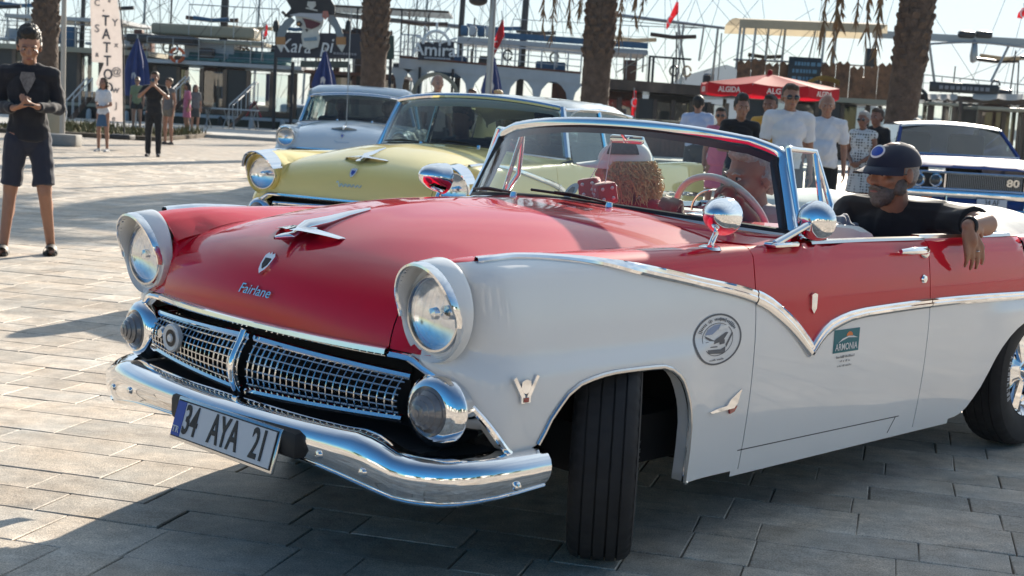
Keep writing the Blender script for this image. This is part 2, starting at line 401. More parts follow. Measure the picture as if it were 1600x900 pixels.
HZ = bpy.data.materials.new('air'); HZ.use_nodes = True; HZ.node_tree.nodes.clear()
_o = HZ.node_tree.nodes.new('ShaderNodeOutputMaterial'); _v = HZ.node_tree.nodes.new('ShaderNodeVolumePrincipled'); _v.inputs['Density'].default_value = 2.6e-4; _v.inputs['Color'].default_value = (.82, .91, 1, 1); _v.inputs['Anisotropy'].default_value = .0
HZ.node_tree.links.new(_v.outputs[0], _o.inputs['Volume'])
hz = MB().box((0, 800, 34), (2400, 2000, 74)); hz = hz.build('haze', HZ, None, 0, kind='stuff', label='thin pale blue sea haze fading the far hill', category='haze')
# ---------------------------------------------------------------- 1950s car (front axle at the origin, x forward, y left)
def lerp(a, b, t): return a + (b - a) * t
def sstep(x, a, b):
    t = min(max((x - a) / (b - a), 0), 1); return t * t * (3 - 2 * t)
WB = 2.934
c_zcr = pchip([.745, .6, .45, .2, -.1, -.6, -1.2, -1.8, -2.6, -3.4, -3.9, -4.15], [.985, 1.002, 1.008, 1.006, 1.004, 1.006, 1.006, 1.0, .99, .992, .985, .97])
c_ycr = pchip([.745, .6, .2, -.2, -.6, -1, -1.8, -2.6, -3.4, -4.15], [.745, .765, .79, .815, .845, .866, .87, .868, .855, .82])
c_ymx = pchip([.745, .5, .2, -.5, -1.8, -2.9, -3.6, -4.15], [.925, .932, .938, .94, .94, .948, .93, .885])
c_zbot = pchip([.75, .49, .46, .408, .305, .134, -.082, -.17, -.225, -.262, -.278, -.31, -2.10, -2.2, -2.3, -2.43, -2.55, -2.7, -2.93, -3.2, -3.33, -3.40, -3.44, -4.15],
               [.46, .46, .47, .55, .633, .655, .651, .615, .54, .43, .245, .237, .235, .25, .33, .51, .59, .63, .64, .61, .5, .36, .27, .33])
c_trim = pchip([.75, .5, .34, .2, .046, -.282, -.631, -.775, -.86, -.954], [1.005, 1.003, .996, .984, .962, .903, .828, .757, .700, .625])
c_trim2 = pchip([-.954, -1.0, -1.071, -1.286, -1.847, -2.631, -3.5, -4.15], [.625, .668, .708, .742, .748, .735, .705, .67])
c_yh = pchip([-.75, -.6, 0, .4, .6, .75], [.72, .70, .66, .63, .61, .60])
c_zh = pchip([-.75, -.6, 0, .4, .58, .66, .71, .735, .75], [1.0, 1.0, .988, .968, .935, .895, .84, .78, .72])
c_xf = pchip([.40, .46, .55, .65, .715, .74, .77, .93, 1.01], [.60, .625, .665, .712, .742, .712, .697, .695, .695])
c_R = pchip([.40, .46, .55, .65, .715, .74, .77, .93, 1.01], [.05, .06, .10, .18, .24, .22, .18, .15, .12])
def c_side(x, z):
    ym = c_ymx(x); t = (z - .66) / .36 if z > .66 else (.66 - z) / .42
    y = ym - (.045 if z > .66 else .030) * t * t
    k = sstep(x, -.42, -.20) * (1 - sstep(x, .55, .75)) + sstep(-x, 2.2, 2.5) * (1 - sstep(-x, 3.3, 3.7))
    return y - .014 + .018 * k * (1 - sstep(z, .665, .735))
def c_column(col, pnl):
    """profile of one side (y > 0) from the lower edge up over the crest and inwards; returns lower and upper runs"""
    def pt(z):
        kind, q = col
        if kind == 's': return Vector((q, c_side(q, z), z))
        xs = c_xf(z) - c_R(z)
        if kind == 'l':
            x = lerp(.35, xs, q); return Vector((x, c_side(x, z), z))
        r = c_R(z); return Vector((xs + r * math.sin(q), c_side(xs, z) - r * (1 - math.cos(q)), z))
    x5 = pt(.55).x; xt = pt(.98).x
    zb = c_zbot(x5); zc = c_zcr(xt); zs = zc - .06
    if col[0] == 'c': zb = max(zb, .46 + .25 * (col[1] / (math.pi / 2)) ** 1.6)
    low = [pt(lerp(zb, zs, i / 26)) for i in range(27)]
    s = low[-1]; yc = c_ycr(xt) if col[0] != 'c' else min(c_ycr(xt), s.y - .05 * math.cos(col[1]) - .004)
    ar = [Vector((s.x, yc + (s.y - yc) * math.cos(q), zs + (zc - zs) * math.sin(q))) for q in [math.pi / 2 * i / 7 for i in range(1, 8)]]
    e = ar[-1]
    if pnl == 'fender':
        yh, zh = c_yh(e.x) + .003, c_zh(e.x)
        if col[0] == 'c': zh = lerp(c_zh(.58), .90, col[1] / 1.57)
        inn = [Vector((e.x, lerp(e.y, yh, t), lerp(e.z, zh, t * t * (1.6 - .6 * t)))) for t in (.25, .5, .75, 1)]
    elif pnl == 'door' or (pnl == 'quarter' and e.x > -2.62):
        inn = [Vector((e.x, e.y - .025, e.z - .004)), Vector((e.x, e.y - .045, e.z - .03)), Vector((e.x, e.y - .05, .85)), Vector((e.x, e.y - .05, .5))]
    else:
        inn = [Vector((e.x, lerp(e.y, .66, t), lerp(e.z, c_deck(e.x, .66), t))) for t in (.25, .5, .75, 1)]
    full = low + ar + inn
    sp = c_trim(x5) if x5 > -.954 else c_trim2(x5)
    sp = min(sp, zc - .0015)
    if x5 > .2: sp = min(sp, zc - .004) - .002 * sstep(x5, .34, .6)
    for i in range(len(low) + len(ar) - 1):
        if full[i + 1].z >= sp:
            t = (sp - full[i].z) / max(full[i + 1].z - full[i].z, 1e-9); q = full[i].lerp(full[i + 1], min(max(t, 0), 1)); break
    return resample(full[:i + 1] + [q], 26), resample([q] + full[i + 1:], 22)
c_deckz = pchip([-2.55, -2.8, -3.3, -3.8, -4.15], [1.0, 1.02, 1.03, 1.0, .93])
def c_deck(x, y): return c_deckz(x) - .05 * (abs(y) / .7) ** 2.4 + .0
def c_hoodc(t):   # centre line from cowl to lip
    return HC[min(int(round(t * (len(HC) - 1))), len(HC) - 1)]
HC = resample(catmull([(-.52, 0, 1.092), (-.3, 0, 1.094), (0, 0, 1.092), (.25, 0, 1.070), (.45, 0, 1.032), (.60, 0, .985), (.70, 0, .938), (.758, 0, .882), (.790, 0, .81), (.803, 0, .722)], 8), 49)
HE = resample(catmull([(-.70, .705, 1.002), (-.4, .685, .998), (-.0, .66, .988), (.3, .637, .975), (.48, .62, .955), (.60, .612, .925), (.675, .605, .88), (.715, .60, .83), (.738, .598, .775), (.748, .597, .722)], 8), 49)
def hood_pt(i, s):
    c, e = HC[i], HE[i]; a = abs(s); t = a ** 2.3
    p = Vector((lerp(c.x, e.x, a ** 2.2), s * e.y, lerp(c.z, e.z, t)))
    rid = .006 * math.exp(-(s / .13) ** 2) * (1 - sstep(i, 34, 46)); p.z += rid
    return p
def ws_base(s): a = abs(s); return Vector((-.615 - .315 * a ** 2.7, .825 * s, 1.088 - .052 * a ** 2))
def ws_top(s): a = abs(s); return Vector((-.885 - .105 * a ** 2.6, .705 * s, 1.392 - .055 * a ** 2.2))
def mirror_mb(m):
    o = MB(); o.v = [Vector((p.x, -p.y, p.z)) for p in m.v]; o.f = [tuple(reversed(f)) for f in m.f]; o.m = list(m.m); return o
def both(m, name, mats, root, smooth=38, **kw):
    a = m.build(name, mats, root, smooth, **kw); b = mirror_mb(m).build(name, mats, root, smooth, **kw); return a, b
FENDER_COLS = [('s', x) for x in (-.597, -.58, -.53, -.47, -.41, -.36, -.325, -.305, -.292, -.281, -.277, -.273, -.268, -.26, -.248, -.235, -.215, -.19, -.165, -.13, -.085, -.03, .03, .09, .15, .2, .25, .30, .35)] + \
              [('l', t) for t in (.1, .2, .3, .4, .5, .65, .8, 1.0)] + [('c', R(a)) for a in (10, 20, 30, 40, 50, 60, 70, 80, 89)]
DOOR_COLS = [('s', x) for x in (-.603, -.63, -.68, -.74, -.80, -.85, -.89, -.92, -.94, -.954, -.968, -.985, -1.005, -1.03, -1.07, -1.13, -1.2, -1.3, -1.42, -1.55, -1.66, -1.74, -1.78, -1.797)]
QUART_COLS = [('s', x) for x in (-1.803, -1.82, -1.9, -2.0, -2.09, -2.15, -2.2, -2.24, -2.28, -2.32, -2.36, -2.4, -2.44, -2.5, -2.56, -2.62, -2.64, -2.7, -2.8, -2.93, -3.05, -3.15, -3.22, -3.28, -3.33, -3.37, -3.40, -3.43, -3.46, -3.55, -3.7, -3.85, -4.0, -4.1, -4.15)]
def panel(cols, pnl):
    G = [];
    for c in cols:
        lo, up = c_column(c, pnl); G.append(lo + up[1:])
    # return flanges along the shut lines and the lower edge
    def inw(col, dx): return [Vector((p.x + dx, p.y - .03 if k < 40 else p.y, p.z if k < 40 else p.z - .02)) for k, p in enumerate(col)]
    if pnl != 'fender': G = [inw(G[0], 0)] + G
    G = G + [inw(G[-1], 0)] if pnl != 'fender' else [inw(G[0], 0)] + G
    G = [[Vector((c[0].x, c[0].y - .05, c[0].z))] + c for c in G]
    return G
def trim_strip(cols, pnl, w0, w1, th=.013):
    P_ = []
    for c in cols:
        lo, up = c_column(c, pnl); P_.append((lo[-1], (up[1] - lo[-2]).normalized()))
    g = []; n = len(P_)
    for i, (p, tv) in enumerate(P_):
        al = (P_[min(i + 1, n - 1)][0] - P_[max(i - 1, 0)][0]).normalized()
        nr = al.cross(tv).normalized()
        if nr.y < 0 and abs(nr.y) > abs(nr.z) or (nr.z < 0 and abs(nr.z) >= abs(nr.y)): nr = -nr
        ac = nr.cross(al).normalized()
        if ac.z < 0: ac = -ac
        t = i / (n - 1); w = lerp(w0, w1, t) if not callable(w0) else w0(p.x)
        g.append([p + ac * w * a + nr * (th * b + .001) for a, b in ((-.5, -.3), (-.5, .35), (-.3, .85), (-.05, 1), (.06, .72), (.3, .8), (.47, .4), (.5, -.3))])
    return MB().grid(g)
def sweep(path, prof, up=(0, 0, 1), closed=False):
    g = []; k = len(path); up = Vector(up)
    for i, p in enumerate(path):
        a = path[(i - 1) % k] if closed else path[max(i - 1, 0)]; b = path[(i + 1) % k] if closed else path[min(i + 1, k - 1)]
        t = (b - a).normalized(); sd_ = t.cross(up).normalized(); u2 = sd_.cross(t).normalized()
        pr = prof(i / (k - 1)) if callable(prof) else prof
        g.append([p + sd_ * x + u2 * y for x, y in pr])
    return g
AX = lambda c: Matrix.Translation(Vector(c)) @ Matrix.Rotation(R(90), 4, 'Y')      # lathe axis -> +x
BUMP_X = pchip([0, .3, .6, .75, .85, .92, .955, .97], [.93, .918, .88, .838, .785, .70, .58, .46])
BUMP_T = pchip([0, .3, .62, .70, .77, .85, .95, .97], [.492, .493, .494, .476, .452, .449, .459, .461])
BUMP_B = pchip([0, .35, .5, .62, .72, .77, .86, .95, .97], [.395, .387, .376, .358, .338, .329, .328, .346, .362])
def headlamp_bezel(visor=False):
    m = MB(); g = []; n = 48
    for i in range(n):
        a = 2 * math.pi * i / n; ca, sa = math.cos(a), math.sin(a)
        xr = .750 + (.048 * max(sa, 0) ** .8 if sa > 0 else .030 * sa)
        row = []
        for x, r in ((.700, .140), (.701, .1515), (.706, .152), (.715, .1515), (.73, .149), (xr - .01, .1405), (xr, .1345), (xr - .004, .1295), (lerp(xr, .722, .6), .1255), (.722, .124), (.716, .112)):
            row.append(Vector((x, r * ca * .89, r * sa * (1.0 if sa > 0 else .97))))
        g.append(row)
    return m.grid(g, cu=True)
def add_headlamp(root, y, bezmat, visor=False):
    b = headlamp_bezel().build('headlight_bezel', bezmat, root, 50, loc=(0, y, .850))
    g = []
    for i in range(33):                                   # bright visor rim over the upper half
        a = R(-12) + R(204) * i / 32; sa = math.sin(a)
        xr = .750 + (.048 * max(sa, 0) ** .8 if sa > 0 else .030 * sa)
        ca = math.cos(a); wv = .012 + .006 * abs(math.cos(a)) ** 3
        g.append([Vector((xr + dx, r * ca * .89, r * sa)) for dx, r in ((-.02 - wv, .1425), (-.012, .1432), (.004, .138), (.005, .131), (-.012, .1285), (-.05, .126))])
    MB().grid(g).build('visor_trim', CHROME, b)
    if visor:
        g = []
        for i in range(29):
            a = R(14) + R(152) * i / 28; sa, ca = math.sin(a), math.cos(a); xr = .775 + .075 * max(sa, 0)
            g.append([Vector((x, r * ca * .9, r * sa)) for x, r in ((.69, .162), (.73, .158), (xr, .150), (xr + .003, .145), (xr - .02, .140))])
        MB().grid(g).build('headlight_visor', CHROME, b)
    l = MB().lathe([(.001, .040), (.03, .037), (.06, .026), (.085, .010), (.1005, -.006)], 40, 0, AX((.724, 0, -.006))).build('headlight_lens', LENS, b)
    m = MB().lathe([(.1005, -.004), (.1015, .007), (.108, .007), (.114, -.006)], 40, 0, AX((.724, 0, -.006))); m.build('lens_ring', DULLCHROME, b)
    m = MB().lathe([(.001, -.024), (.04, -.022), (.08, -.014), (.1015, -.004)], 32, 0, AX((.724, 0, -.006))); m.build('reflector', REFLECTOR, b)
    m = MB().lathe([(.001, .016), (.016, .012), (.018, -.006), (.001, -.012)], 16, 0, AX((.722, 0, -.006))); m.build('bulb_shield', REFLECTOR, b)
    m = MB()
    for k in range(-4, 5):
        yy = k * .019; hh = math.sqrt(.09 ** 2 - yy ** 2)
        m.tube([(.724 + .039 - 4.0 * (yy * yy + zz * zz), yy, -.006 + zz) for zz in LS(-hh, hh, 9)], .0011, 4)
    m.build('lens_flutes', LENS, l)
    return b
def add_wheel(root, pos, steer=0.0, r=.352, wd=.208, whitewall=False, chrome=True):
    t = bpy.data.objects.new('wheel', None); COL.objects.link(t); t.parent = root; t.location = pos; t.rotation_euler = (0, 0, steer); t.empty_display_size = .1
    s = 1 if pos[1] > 0 else -1
    M = Matrix.Rotation(R(-90) * s, 4, 'X')            # lathe axis z -> outboard y
    h = wd / 2; pr = [(.20, -h * .72), (.215, -h * .84), (.26, -h * .98), (.30, -h * 1.0), (.325, -h * .95)]
    tread = [(-.93, r - .024), (-.86, r - .012), (-.64, r - .003), (-.60, r - .003), (-.595, r - .011), (-.545, r - .011), (-.54, r - .001), (-.22, r), (-.215, r - .010), (-.165, r - .010), (-.16, r), (.16, r), (.165, r - .010), (.215, r - .010), (.22, r), (.50, r - .001), (.505, r - .011), (.555, r - .011), (.56, r - .003), (.62, r - .004), (.80, r - .010), (.88, r - .018), (.94, r - .028)]
    pr += [(q, a * h) for a, q in tread] + [(.325, h * .95), (.30, h), (.26, h * .98), (.215, h * .84), (.20, h * .72)]
    k0 = 5; k1 = 5 + len(tread)
    def rf(i, j, q):
        if (k0 <= j <= k0 + 1 or k1 - 3 <= j <= k1 - 1) and i % 4 == 0: return q - .006
        for a_, st_, of_ in ((6, 5, 0), (10, 6, 2), (13, 5, 3)):
            if k0 + a_ <= j <= k0 + a_ + 1 and i % st_ == of_: return q - .0035
        return q
    ty = MB().lathe(pr, 176, 0, M, rf).build('tyre', TYRE, t, 32)
    m = MB().lathe([(.001, h * .55), (.03, h * .56), (.055, h * .50), (.07, h * .36), (.10, h * .28), (.14, h * .18), (.165, h * .22), (.185, h * .45), (.196, h * .70), (.206, h * .82), (.208, h * .78), (.20, h * .60), (.19, 0), (.19, -h * .6)], 40, 0, M)
    rim = m.build('rim', CHROME if chrome else DULLCHROME, t)
    sp = MB()
    for k in range(5):
        a = 2 * math.pi * k / 5
        L = M @ Matrix.Rotation(a, 4, 'Z')
        sp.add([(.05, -.024, h * .56), (.05, .024, h * .56), (.18, .035, h * .52), (.18, -.035, h * .52), (.05, -.03, h * .36), (.05, .03, h * .36), (.185, .042, h * .36), (.185, -.042, h * .36)], [(0, 3, 2, 1), (0, 1, 5, 4), (1, 2, 6, 5), (2, 3, 7, 6), (3, 0, 4, 7)], 0, L)
    sp.build('wheel_spokes', CHROME if chrome else DULLCHROME, rim, 20)
    MB().lathe([(.001, h * .80), (.022, h * .78), (.036, h * .66), (.040, h * .5)], 24, 0, M).build('hub_cap', CHROME, rim)
    if chrome:
        lm = MB(); r5 = random.Random(2)
        for k in range(9):
            for a0 in (0, math.pi):
                a = a0 - .36 + k * .09; q0, q1 = .250, .278
                for da, q2, q3 in ((0, q0, q1), (.028 + .01 * r5.random(), q0, q1)) if r5.random() < .6 else ((0, q0, q1), (.03, q1 - .006, q1)):
                    lm.add([M @ Vector((q * math.cos(x_), q * math.sin(x_), h * (.99 if q > .265 else .985) + .004)) for q, x_ in ((q2, a + da), (q3, a + da), (q3, a + da + .02), (q2, a + da + .02))], [(0, 1, 2, 3)])
        lm.build('lettering', SILVERP, ty, 0, kind='stuff')
    if whitewall: MB().lathe([(.205, h * .9), (.235, h * .985), (.27, h * 1.012)], 48, 0, M).build('whitewall', WHITEPRINT, ty)
    return t
def bullet_mirror(root, base, head, aim, parent_name='side_mirror', rad=.062):
    base, head = Vector(base), Vector(head)
    t = bpy.data.objects.new(parent_name, None); COL.objects.link(t); t.parent = root; t.location = base; t.empty_display_size = .05
    h = head - base
    a = Vector(aim).normalized()
    st = h - a * .03
    MB().tube(catmull([(0, 0, 0), st * .5 + Vector((0, 0, .0)), st], 5), [.017] + [.010] * 9 + [.016], 12).build('stalk', CHROME, t)
    MB().lathe([(.001, .012), (.02, .012), (.036, .006), (.042, -.004)], 24).build('foot', CHROME, t)
    M = Matrix.Translation(h) @ a.to_track_quat('Z', 'Y').to_matrix().to_4x4()
    MB().lathe([(.001, .095), (.016, .092), (.034, .078), (.05, .05), (.06, .015), (.063, -.012), (.066, -.02), (.066, -.032), (.06, -.036)] if rad > .06 else [(.001, .07), (.03, .062), (.05, .03), (.058, -.01), (.054, -.02)], 32, 0, M).build('mirror_shell', CHROME, t)
    MB().lathe([(.001, -.030), (.058, -.030)], 32, 0, M).build('mirror_glass', REFLECTOR, t)
    return t
def script(txt, size, M, root, name='script_badge', matl=None, shear=.35, sx=1.15):
    return place(text_mesh(txt, size, matl or CHROME, .004, shear, sx), name, M, root)

def classic_car(root, up, lo, bez, convertible=False, detail=True, steer=0.0, roofm=None, roofh=1.56, visor=False):
    front = []
    # ---- painted panels
    HN = 20; S = [(-1 + 2 * j / (2 * HN)) for j in range(2 * HN + 1)]
    g = [[hood_pt(i, s) for s in S] for i in range(49)]
    g.append([p + Vector((-.025, 0, -.006)) for p in g[-1]])
    g = [[p + Vector((0, 0, -.025)) for p in g[0]]] + g
    hood = MB().grid(g).build('hood', up, root, 60)
    G = panel(FENDER_COLS, 'fender')
    nl = 26
    both(MB().grid(G, mf=lambda i, j: 1 if j < nl else 0), 'front_fender', [up, lo], root, 50)
    dl = panel(DOOR_COLS, 'door'); both(MB().grid(dl, mf=lambda i, j: 1 if j < nl else 0), 'door', [up, lo], root, 50)
    q = panel(QUART_COLS, 'quarter'); both(MB().grid(q, mf=lambda i, j: 1 if j < nl else 0), 'rear_quarter', [up, lo], root, 50)
    g = []
    for i in range(29, 49):
        h_ = HE[i]; ye = max(.757 - math.sqrt(max(.140 ** 2 - (h_.z - .85) ** 2, 0)), .615); xe = lerp(h_.x, .70 if h_.z > .74 else .735, .8)
        g.append([h_ + Vector((-.004, .001, 0)), Vector((lerp(h_.x, xe, .45), lerp(h_.y, ye, .5), h_.z)), Vector((xe, ye + .012, h_.z)), Vector((xe - .02, ye + .05, h_.z))])
    both(MB().grid(g), 'headlight_panel', up, root, 60)
    # cowl between hood and windshield
    g = []
    for s in [-1 + j / 20 for j in range(41)]:
        i = 0; a = hood_pt(0, max(min(s * .86 / .705, 1), -1)); a = Vector((a.x - .006, s * .86 * .985 if abs(s) > .82 else a.y, a.z - .001))
        if abs(s) > .82: a.x = -.70 - (abs(s) - .82) * .15; a.z = 1.001
        b = ws_base(min(max(s * 1.02, -1), 1)); b = b + Vector((-.06, .03 * s, -.006))
        g.append([a + Vector((.0, 0, -.02)), a, a.lerp(b, .35) + Vector((0, 0, .006)), a.lerp(b, .7) + Vector((0, 0, .006)), b])
    MB().grid(g).build('cowl', up, root, 60)
    for s in (1, -1):
        MB().tube([(x, s * (c_side(x, z_) - .0014), z_) for x, z_ in [(-.575 - 1.09 * t, .308 - .008 * t) for t in LS(0, 1, 16)]], .0028, 5).build('shut_line', BLACK, root)
        MB().tube([(x, s * (c_side(x, z_) - .0014), z_) for x, z_ in ((-1.64, .300), (-1.60, .238))], .0028, 5).build('shut_line', BLACK, root)
    # lower sill strip below the door, deck, tail
    both(MB().grid([[Vector((x, c_side(x, z) - .002, z)) for z in (.215, .237, .236)] for x in LS(-.56, -2.1, 10)]), 'sill', lo, root)
    g = [[Vector((x, y, c_deck(x, y))) for y in LS(-.655, .655, 17)] for x in LS(-2.66, -4.12, 20)]
    g.append([Vector((-4.18, p.y, .80)) for p in g[-1]]); g.append([Vector((-4.16, p.y, .55)) for p in g[-1]])
    MB().grid(g).build('trunk_lid', up, root, 60)
    m = MB().box((-4.17, 0, .62), (.05, 1.6, .5), ch=.02); m.build('tail_panel', lo, root)
    m = MB().tube(catmull([(-3.75, -.96, .48), (-4.1, -.93, .48), (-4.27, -.7, .48), (-4.3, 0, .48), (-4.27, .7, .48), (-4.1, .93, .48), (-3.75, .96, .48)], 5), .07, 10); m.build('rear_bumper', CHROME, root)
    for s in (-1, 1):
        MB().lathe([(.001, .03), (.06, .025), (.09, .0), (.095, -.03), (.09, -.06)], 24, 0, Matrix.Translation((-4.17, s * .74, .80)) @ Matrix.Rotation(R(-90), 4, 'Y')).build('tail_light', REDLENS, root)
    # underbody, inner arches
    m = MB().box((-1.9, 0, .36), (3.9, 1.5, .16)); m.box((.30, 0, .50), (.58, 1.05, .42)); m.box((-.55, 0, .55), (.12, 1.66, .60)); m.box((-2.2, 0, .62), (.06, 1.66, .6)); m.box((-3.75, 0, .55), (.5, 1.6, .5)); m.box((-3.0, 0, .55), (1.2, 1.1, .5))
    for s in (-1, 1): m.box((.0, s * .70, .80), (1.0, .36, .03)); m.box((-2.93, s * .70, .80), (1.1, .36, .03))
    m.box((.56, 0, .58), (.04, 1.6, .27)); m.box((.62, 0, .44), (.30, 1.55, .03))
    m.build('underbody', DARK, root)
    MB().grid([[Vector((lerp(.56, BUMP_X(abs(y)) - .02, t), y, lerp(.46, BUMP_T(abs(y)) - .012, t))) for t in (0, .5, 1)] for y in LS(-.93, .93, 21)]).build('splash_apron', BLACK, root)
    # ---- chrome trim along the colour break
    wf = lambda x: .024 + .014 * sstep(-x, -.5, .1) + .012 * sstep(-x, .2, .85)
    both(trim_strip([c for c in FENDER_COLS if not (c[0] == 'c' and c[1] > R(32))], 'fender', wf, None), 'side_trim', CHROME, root, 28)
    dt = [c for c in DOOR_COLS]
    iV = dt.index(('s', -.954))
    a1 = trim_strip(dt[:iV + 1], 'door', lambda x: .052, None); a2 = trim_strip(dt[iV:], 'door', lambda x: .046 - .008 * sstep(-x, 1.0, 1.3), None)
    both(a1, 'side_trim', CHROME, root, 28); both(a2, 'side_trim', CHROME, root, 28)
    both(trim_strip(QUART_COLS, 'quarter', lambda x: .036, None), 'side_trim', CHROME, root, 28)
    # wheel arch mouldings
    for xs in ([c for c in FENDER_COLS if c[0] == 's' and c[1] > -.30] + [('l', t) for t in (.1, .2, .3, .4, .5)],):
        pth = []
        for c in xs:
            lo_, up_ = c_column(c, 'fender'); pth.append(lo_[0] + Vector((0, .001, 0)))
        both(MB().tube(pth, .0085, 8), 'arch_moulding', DULLCHROME, root)
    # ---- lip above the grille running round to the bumper
    path = [Vector((.748 - .0, -.60, .716))]
    lip = [hood_pt(48, s) + Vector((.002, 0, -.008)) for s in LS(-1, 1, 31)]
    MB().grid(sweep(lip, [(-.010, -.012), (.010, -.013), (.017, -.006), (.015, .006), (.004, .013), (-.008, .013)], (0, 0, 1))).build('hood_lip', CHROME, root)
    cl = []
    for q in (90, 85, 80, 75, 70, 62, 54, 46, 38, 30, 22, 15, 8, 0):
        lo_, up_ = c_column(('c', R(min(q, 89.5))), 'fender'); cl.append(lo_[0])
    cl = [Vector((.748, .602, .708))] + cl
    both(MB().tube(catmull(cl, 2), .0105, 8), 'grille_surround', CHROME, root)
    # ---- lamps
    for s in (1, -1): add_headlamp(root, s * .757, bez, visor)
    for s in (1, -1):
        t = bpy.data.objects.new('parking_light', None); COL.objects.link(t); t.parent = root; t.location = (0, s * .725, .572); t.rotation_euler = (0, 0, s * R(4)); t.empty_display_size = .05
        MB().lathe([(.088, .545), (.104, .60), (.108, .64), (.1075, .70), (.109, .703), (.109, .712), (.104, .72), (.098, .736), (.084, .748), (.072, .752), (.068, .746)], 40, 0, AX((0, 0, 0))).build('housing', CHROME, t)
        MB().lathe([(.001, .802), (.012, .801), (.0125, .798), (.024, .795), (.0245, .791), (.036, .785), (.0365, .781), (.048, .773), (.0485, .768), (.059, .757), (.060, .752), (.068, .746)], 40, 0, AX((0, 0, 0))).build('lens', LAMPGREY, t, 25)
    # ---- grille: bowed wire screen between two bars, split in the middle
    def gp(y, v):   # v 0 bottom .. 1 top
        a = abs(y) / .66; zt = lerp(.668, .648, a); zb = lerp(.500, .528, a)
        return Vector((lerp(.815, .738, a ** 2) + .030 * (1 - (2 * v - 1) ** 2) - .028 * v, y, lerp(zb, zt, v)))
    m = MB()
    for k in range(-23, 24):
        if abs(k) < 1: continue
        y = k * .0278; m.tube([gp(y, v) for v in LS(0, 1, 8)], .0031, 5)
    for k in range(1, 7):
        for s in (-1, 1): m.tube([gp(s * y, k / 7) for y in LS(.02, .655, 12)], .0031, 5)
    m.build('grille_mesh', DULLCHROME, root)
    for s in (-1, 1):
        for v in (0, 1):
            MB().tube([gp(s * y, v) + Vector((.004, 0, 0)) for y in LS(.012, .665, 12)], .0125, 8).build('grille_bar', CHROME, root)
    MB().tube(catmull([(.825, 0, .694), (.838, 0, .665), (.872, 0, .585), (.852, 0, .505), (.83, 0, .482)], 5), [.016] + [.012] * 19 + [.012], 10).build('grille_divider', CHROME, root)
    m = MB()
    for z, x in ((.700, .70), (.685, .69)): m.tube([(x - .12 * (y / .7) ** 2, y, z) for y in LS(-.66, .66, 13)], .004, 5)
    m.build('air_slot_bars', DULLCHROME, root)
    # ---- bumper
    ya = [0, .1, .2, .3, .4, .5, .56, .62, .67, .71, .75, .79, .83, .87, .90, .925, .945, .958, .967, .97]
    ys = [-y for y in reversed(ya[1:])] + ya; g = []
    for i, y in enumerate(ys):
        a = abs(y); zt, zb = BUMP_T(a), BUMP_B(a); x = BUMP_X(a)
        d = 1e-3; tx, ty_ = (BUMP_X(min(a + d, .97)) - BUMP_X(max(a - d, 0))), (min(a + d, .97) - max(a - d, 0)); nrm = Vector((ty_, -tx * (1 if y >= 0 else -1), 0)).normalized()
        row = []
        for v, o in ((-.10, -.055), (-.12, -.02), (-.06, .004), (.0, .010), (.02, .004), (.05, .004), (.2, .017), (.4, .026), (.6, .028), (.8, .022), (.93, .010), (1.0, -.004), (1.03, -.03), (1.02, -.06)):
            row.append(Vector((x, y, lerp(zb, zt, v))) + nrm * o)
        g.append(row)
    e = g[-1]; f = g[0]
    cp = lambda row, dx: [Vector((p.x - dx, lerp(p.y, row[0].y * .97, .5), p.z)) for p in row]
    g = [cp(f, .012)] + g + [cp(e, .012)]
    bp = MB().grid(g).build('front_bumper', CHROME, root, 50)
    for y, z in ((.515, .418), (.674, .397), (.956, .378), (-.515, .418), (-.674, .397)):
        a = abs(y); x = BUMP_X(a); sg = 1 if y > 0 else -1
        nrm = Vector((1, 0, 0)) if a < .9 else Vector((.35, sg, 0)).normalized()
        MB().lathe([(.001, .012), (.009, .010), (.0135, .003), (.0145, -.004)], 16, 0, Matrix.Translation(Vector((x, y, z)) + nrm * .023) @ nrm.to_track_quat('Z', 'Y').to_matrix().to_4x4()).build('bumper_bolt', CHROME, bp)
    # ---- wheels
    for s in (1, -1): add_wheel(root, (-.05, s * .757, .352), steer); add_wheel(root, (-WB, s * .775, .352))
    # ---- windshield
    NS = 44; T = [-1 + 2 * i / NS for i in range(NS + 1)]
    th = 0.0 if convertible else .075
    def wt(s): p = ws_top(s); return p + Vector((-.05 * (th > 0), 0, th))
    ws = MB().grid([[ws_base(s).lerp(wt(s), v / 8) + Vector((.012 * math.sin(math.pi * v / 8), 0, 0)) for v in range(9)] for s in T]).build('windshield', GLASS if convertible else GLASSD, root, 90)
    base = [ws_base(s) for s in T]; top = [wt(s) for s in T]
    MB().tube(base, .014, 8).build('windshield_gasket', BLACK, ws)
    MB().grid(sweep([p + Vector((.012, 0, -.012)) for p in base], [(-.012, -.012), (.012, -.012), (.016, 0), (.008, .010), (-.012, .010)])).build('windshield_base_trim', DULLCHROME, ws)
    if convertible:
        loop = [base[-1].lerp(top[-1], v) + Vector((0, .004, 0)) for v in (0, .2, .4, .6, .8, .93)]
        lc = [base[0].lerp(top[0], v) + Vector((0, -.004, 0)) for v in (.93, .8, .6, .4, .2, 0)]
        full = loop + [p for p in reversed(top[3:-3])] + lc
        full = resample(catmull(full, 4), 120)
        def prf(t): return [(-.018, -.016), (-.018, .008), (-.008, .017), (.006, .017), (.014, .010), (.014, -.016)]
        g = []
        ctr = Vector((-1.0, 0, 1.18))
        for i, p in enumerate(full):
            t = (full[min(i + 1, 119)] - full[max(i - 1, 0)]).normalized()
            o = (p - ctr); o.x *= .2; o = (o - t * o.dot(t)).normalized(); n2 = t.cross(o).normalized()
            g.append([p + n2 * a + o * b for a, b in prf(0)])
        MB().grid(g, cv=True).build('windshield_frame', CHROME, ws, 50)
        g2 = []
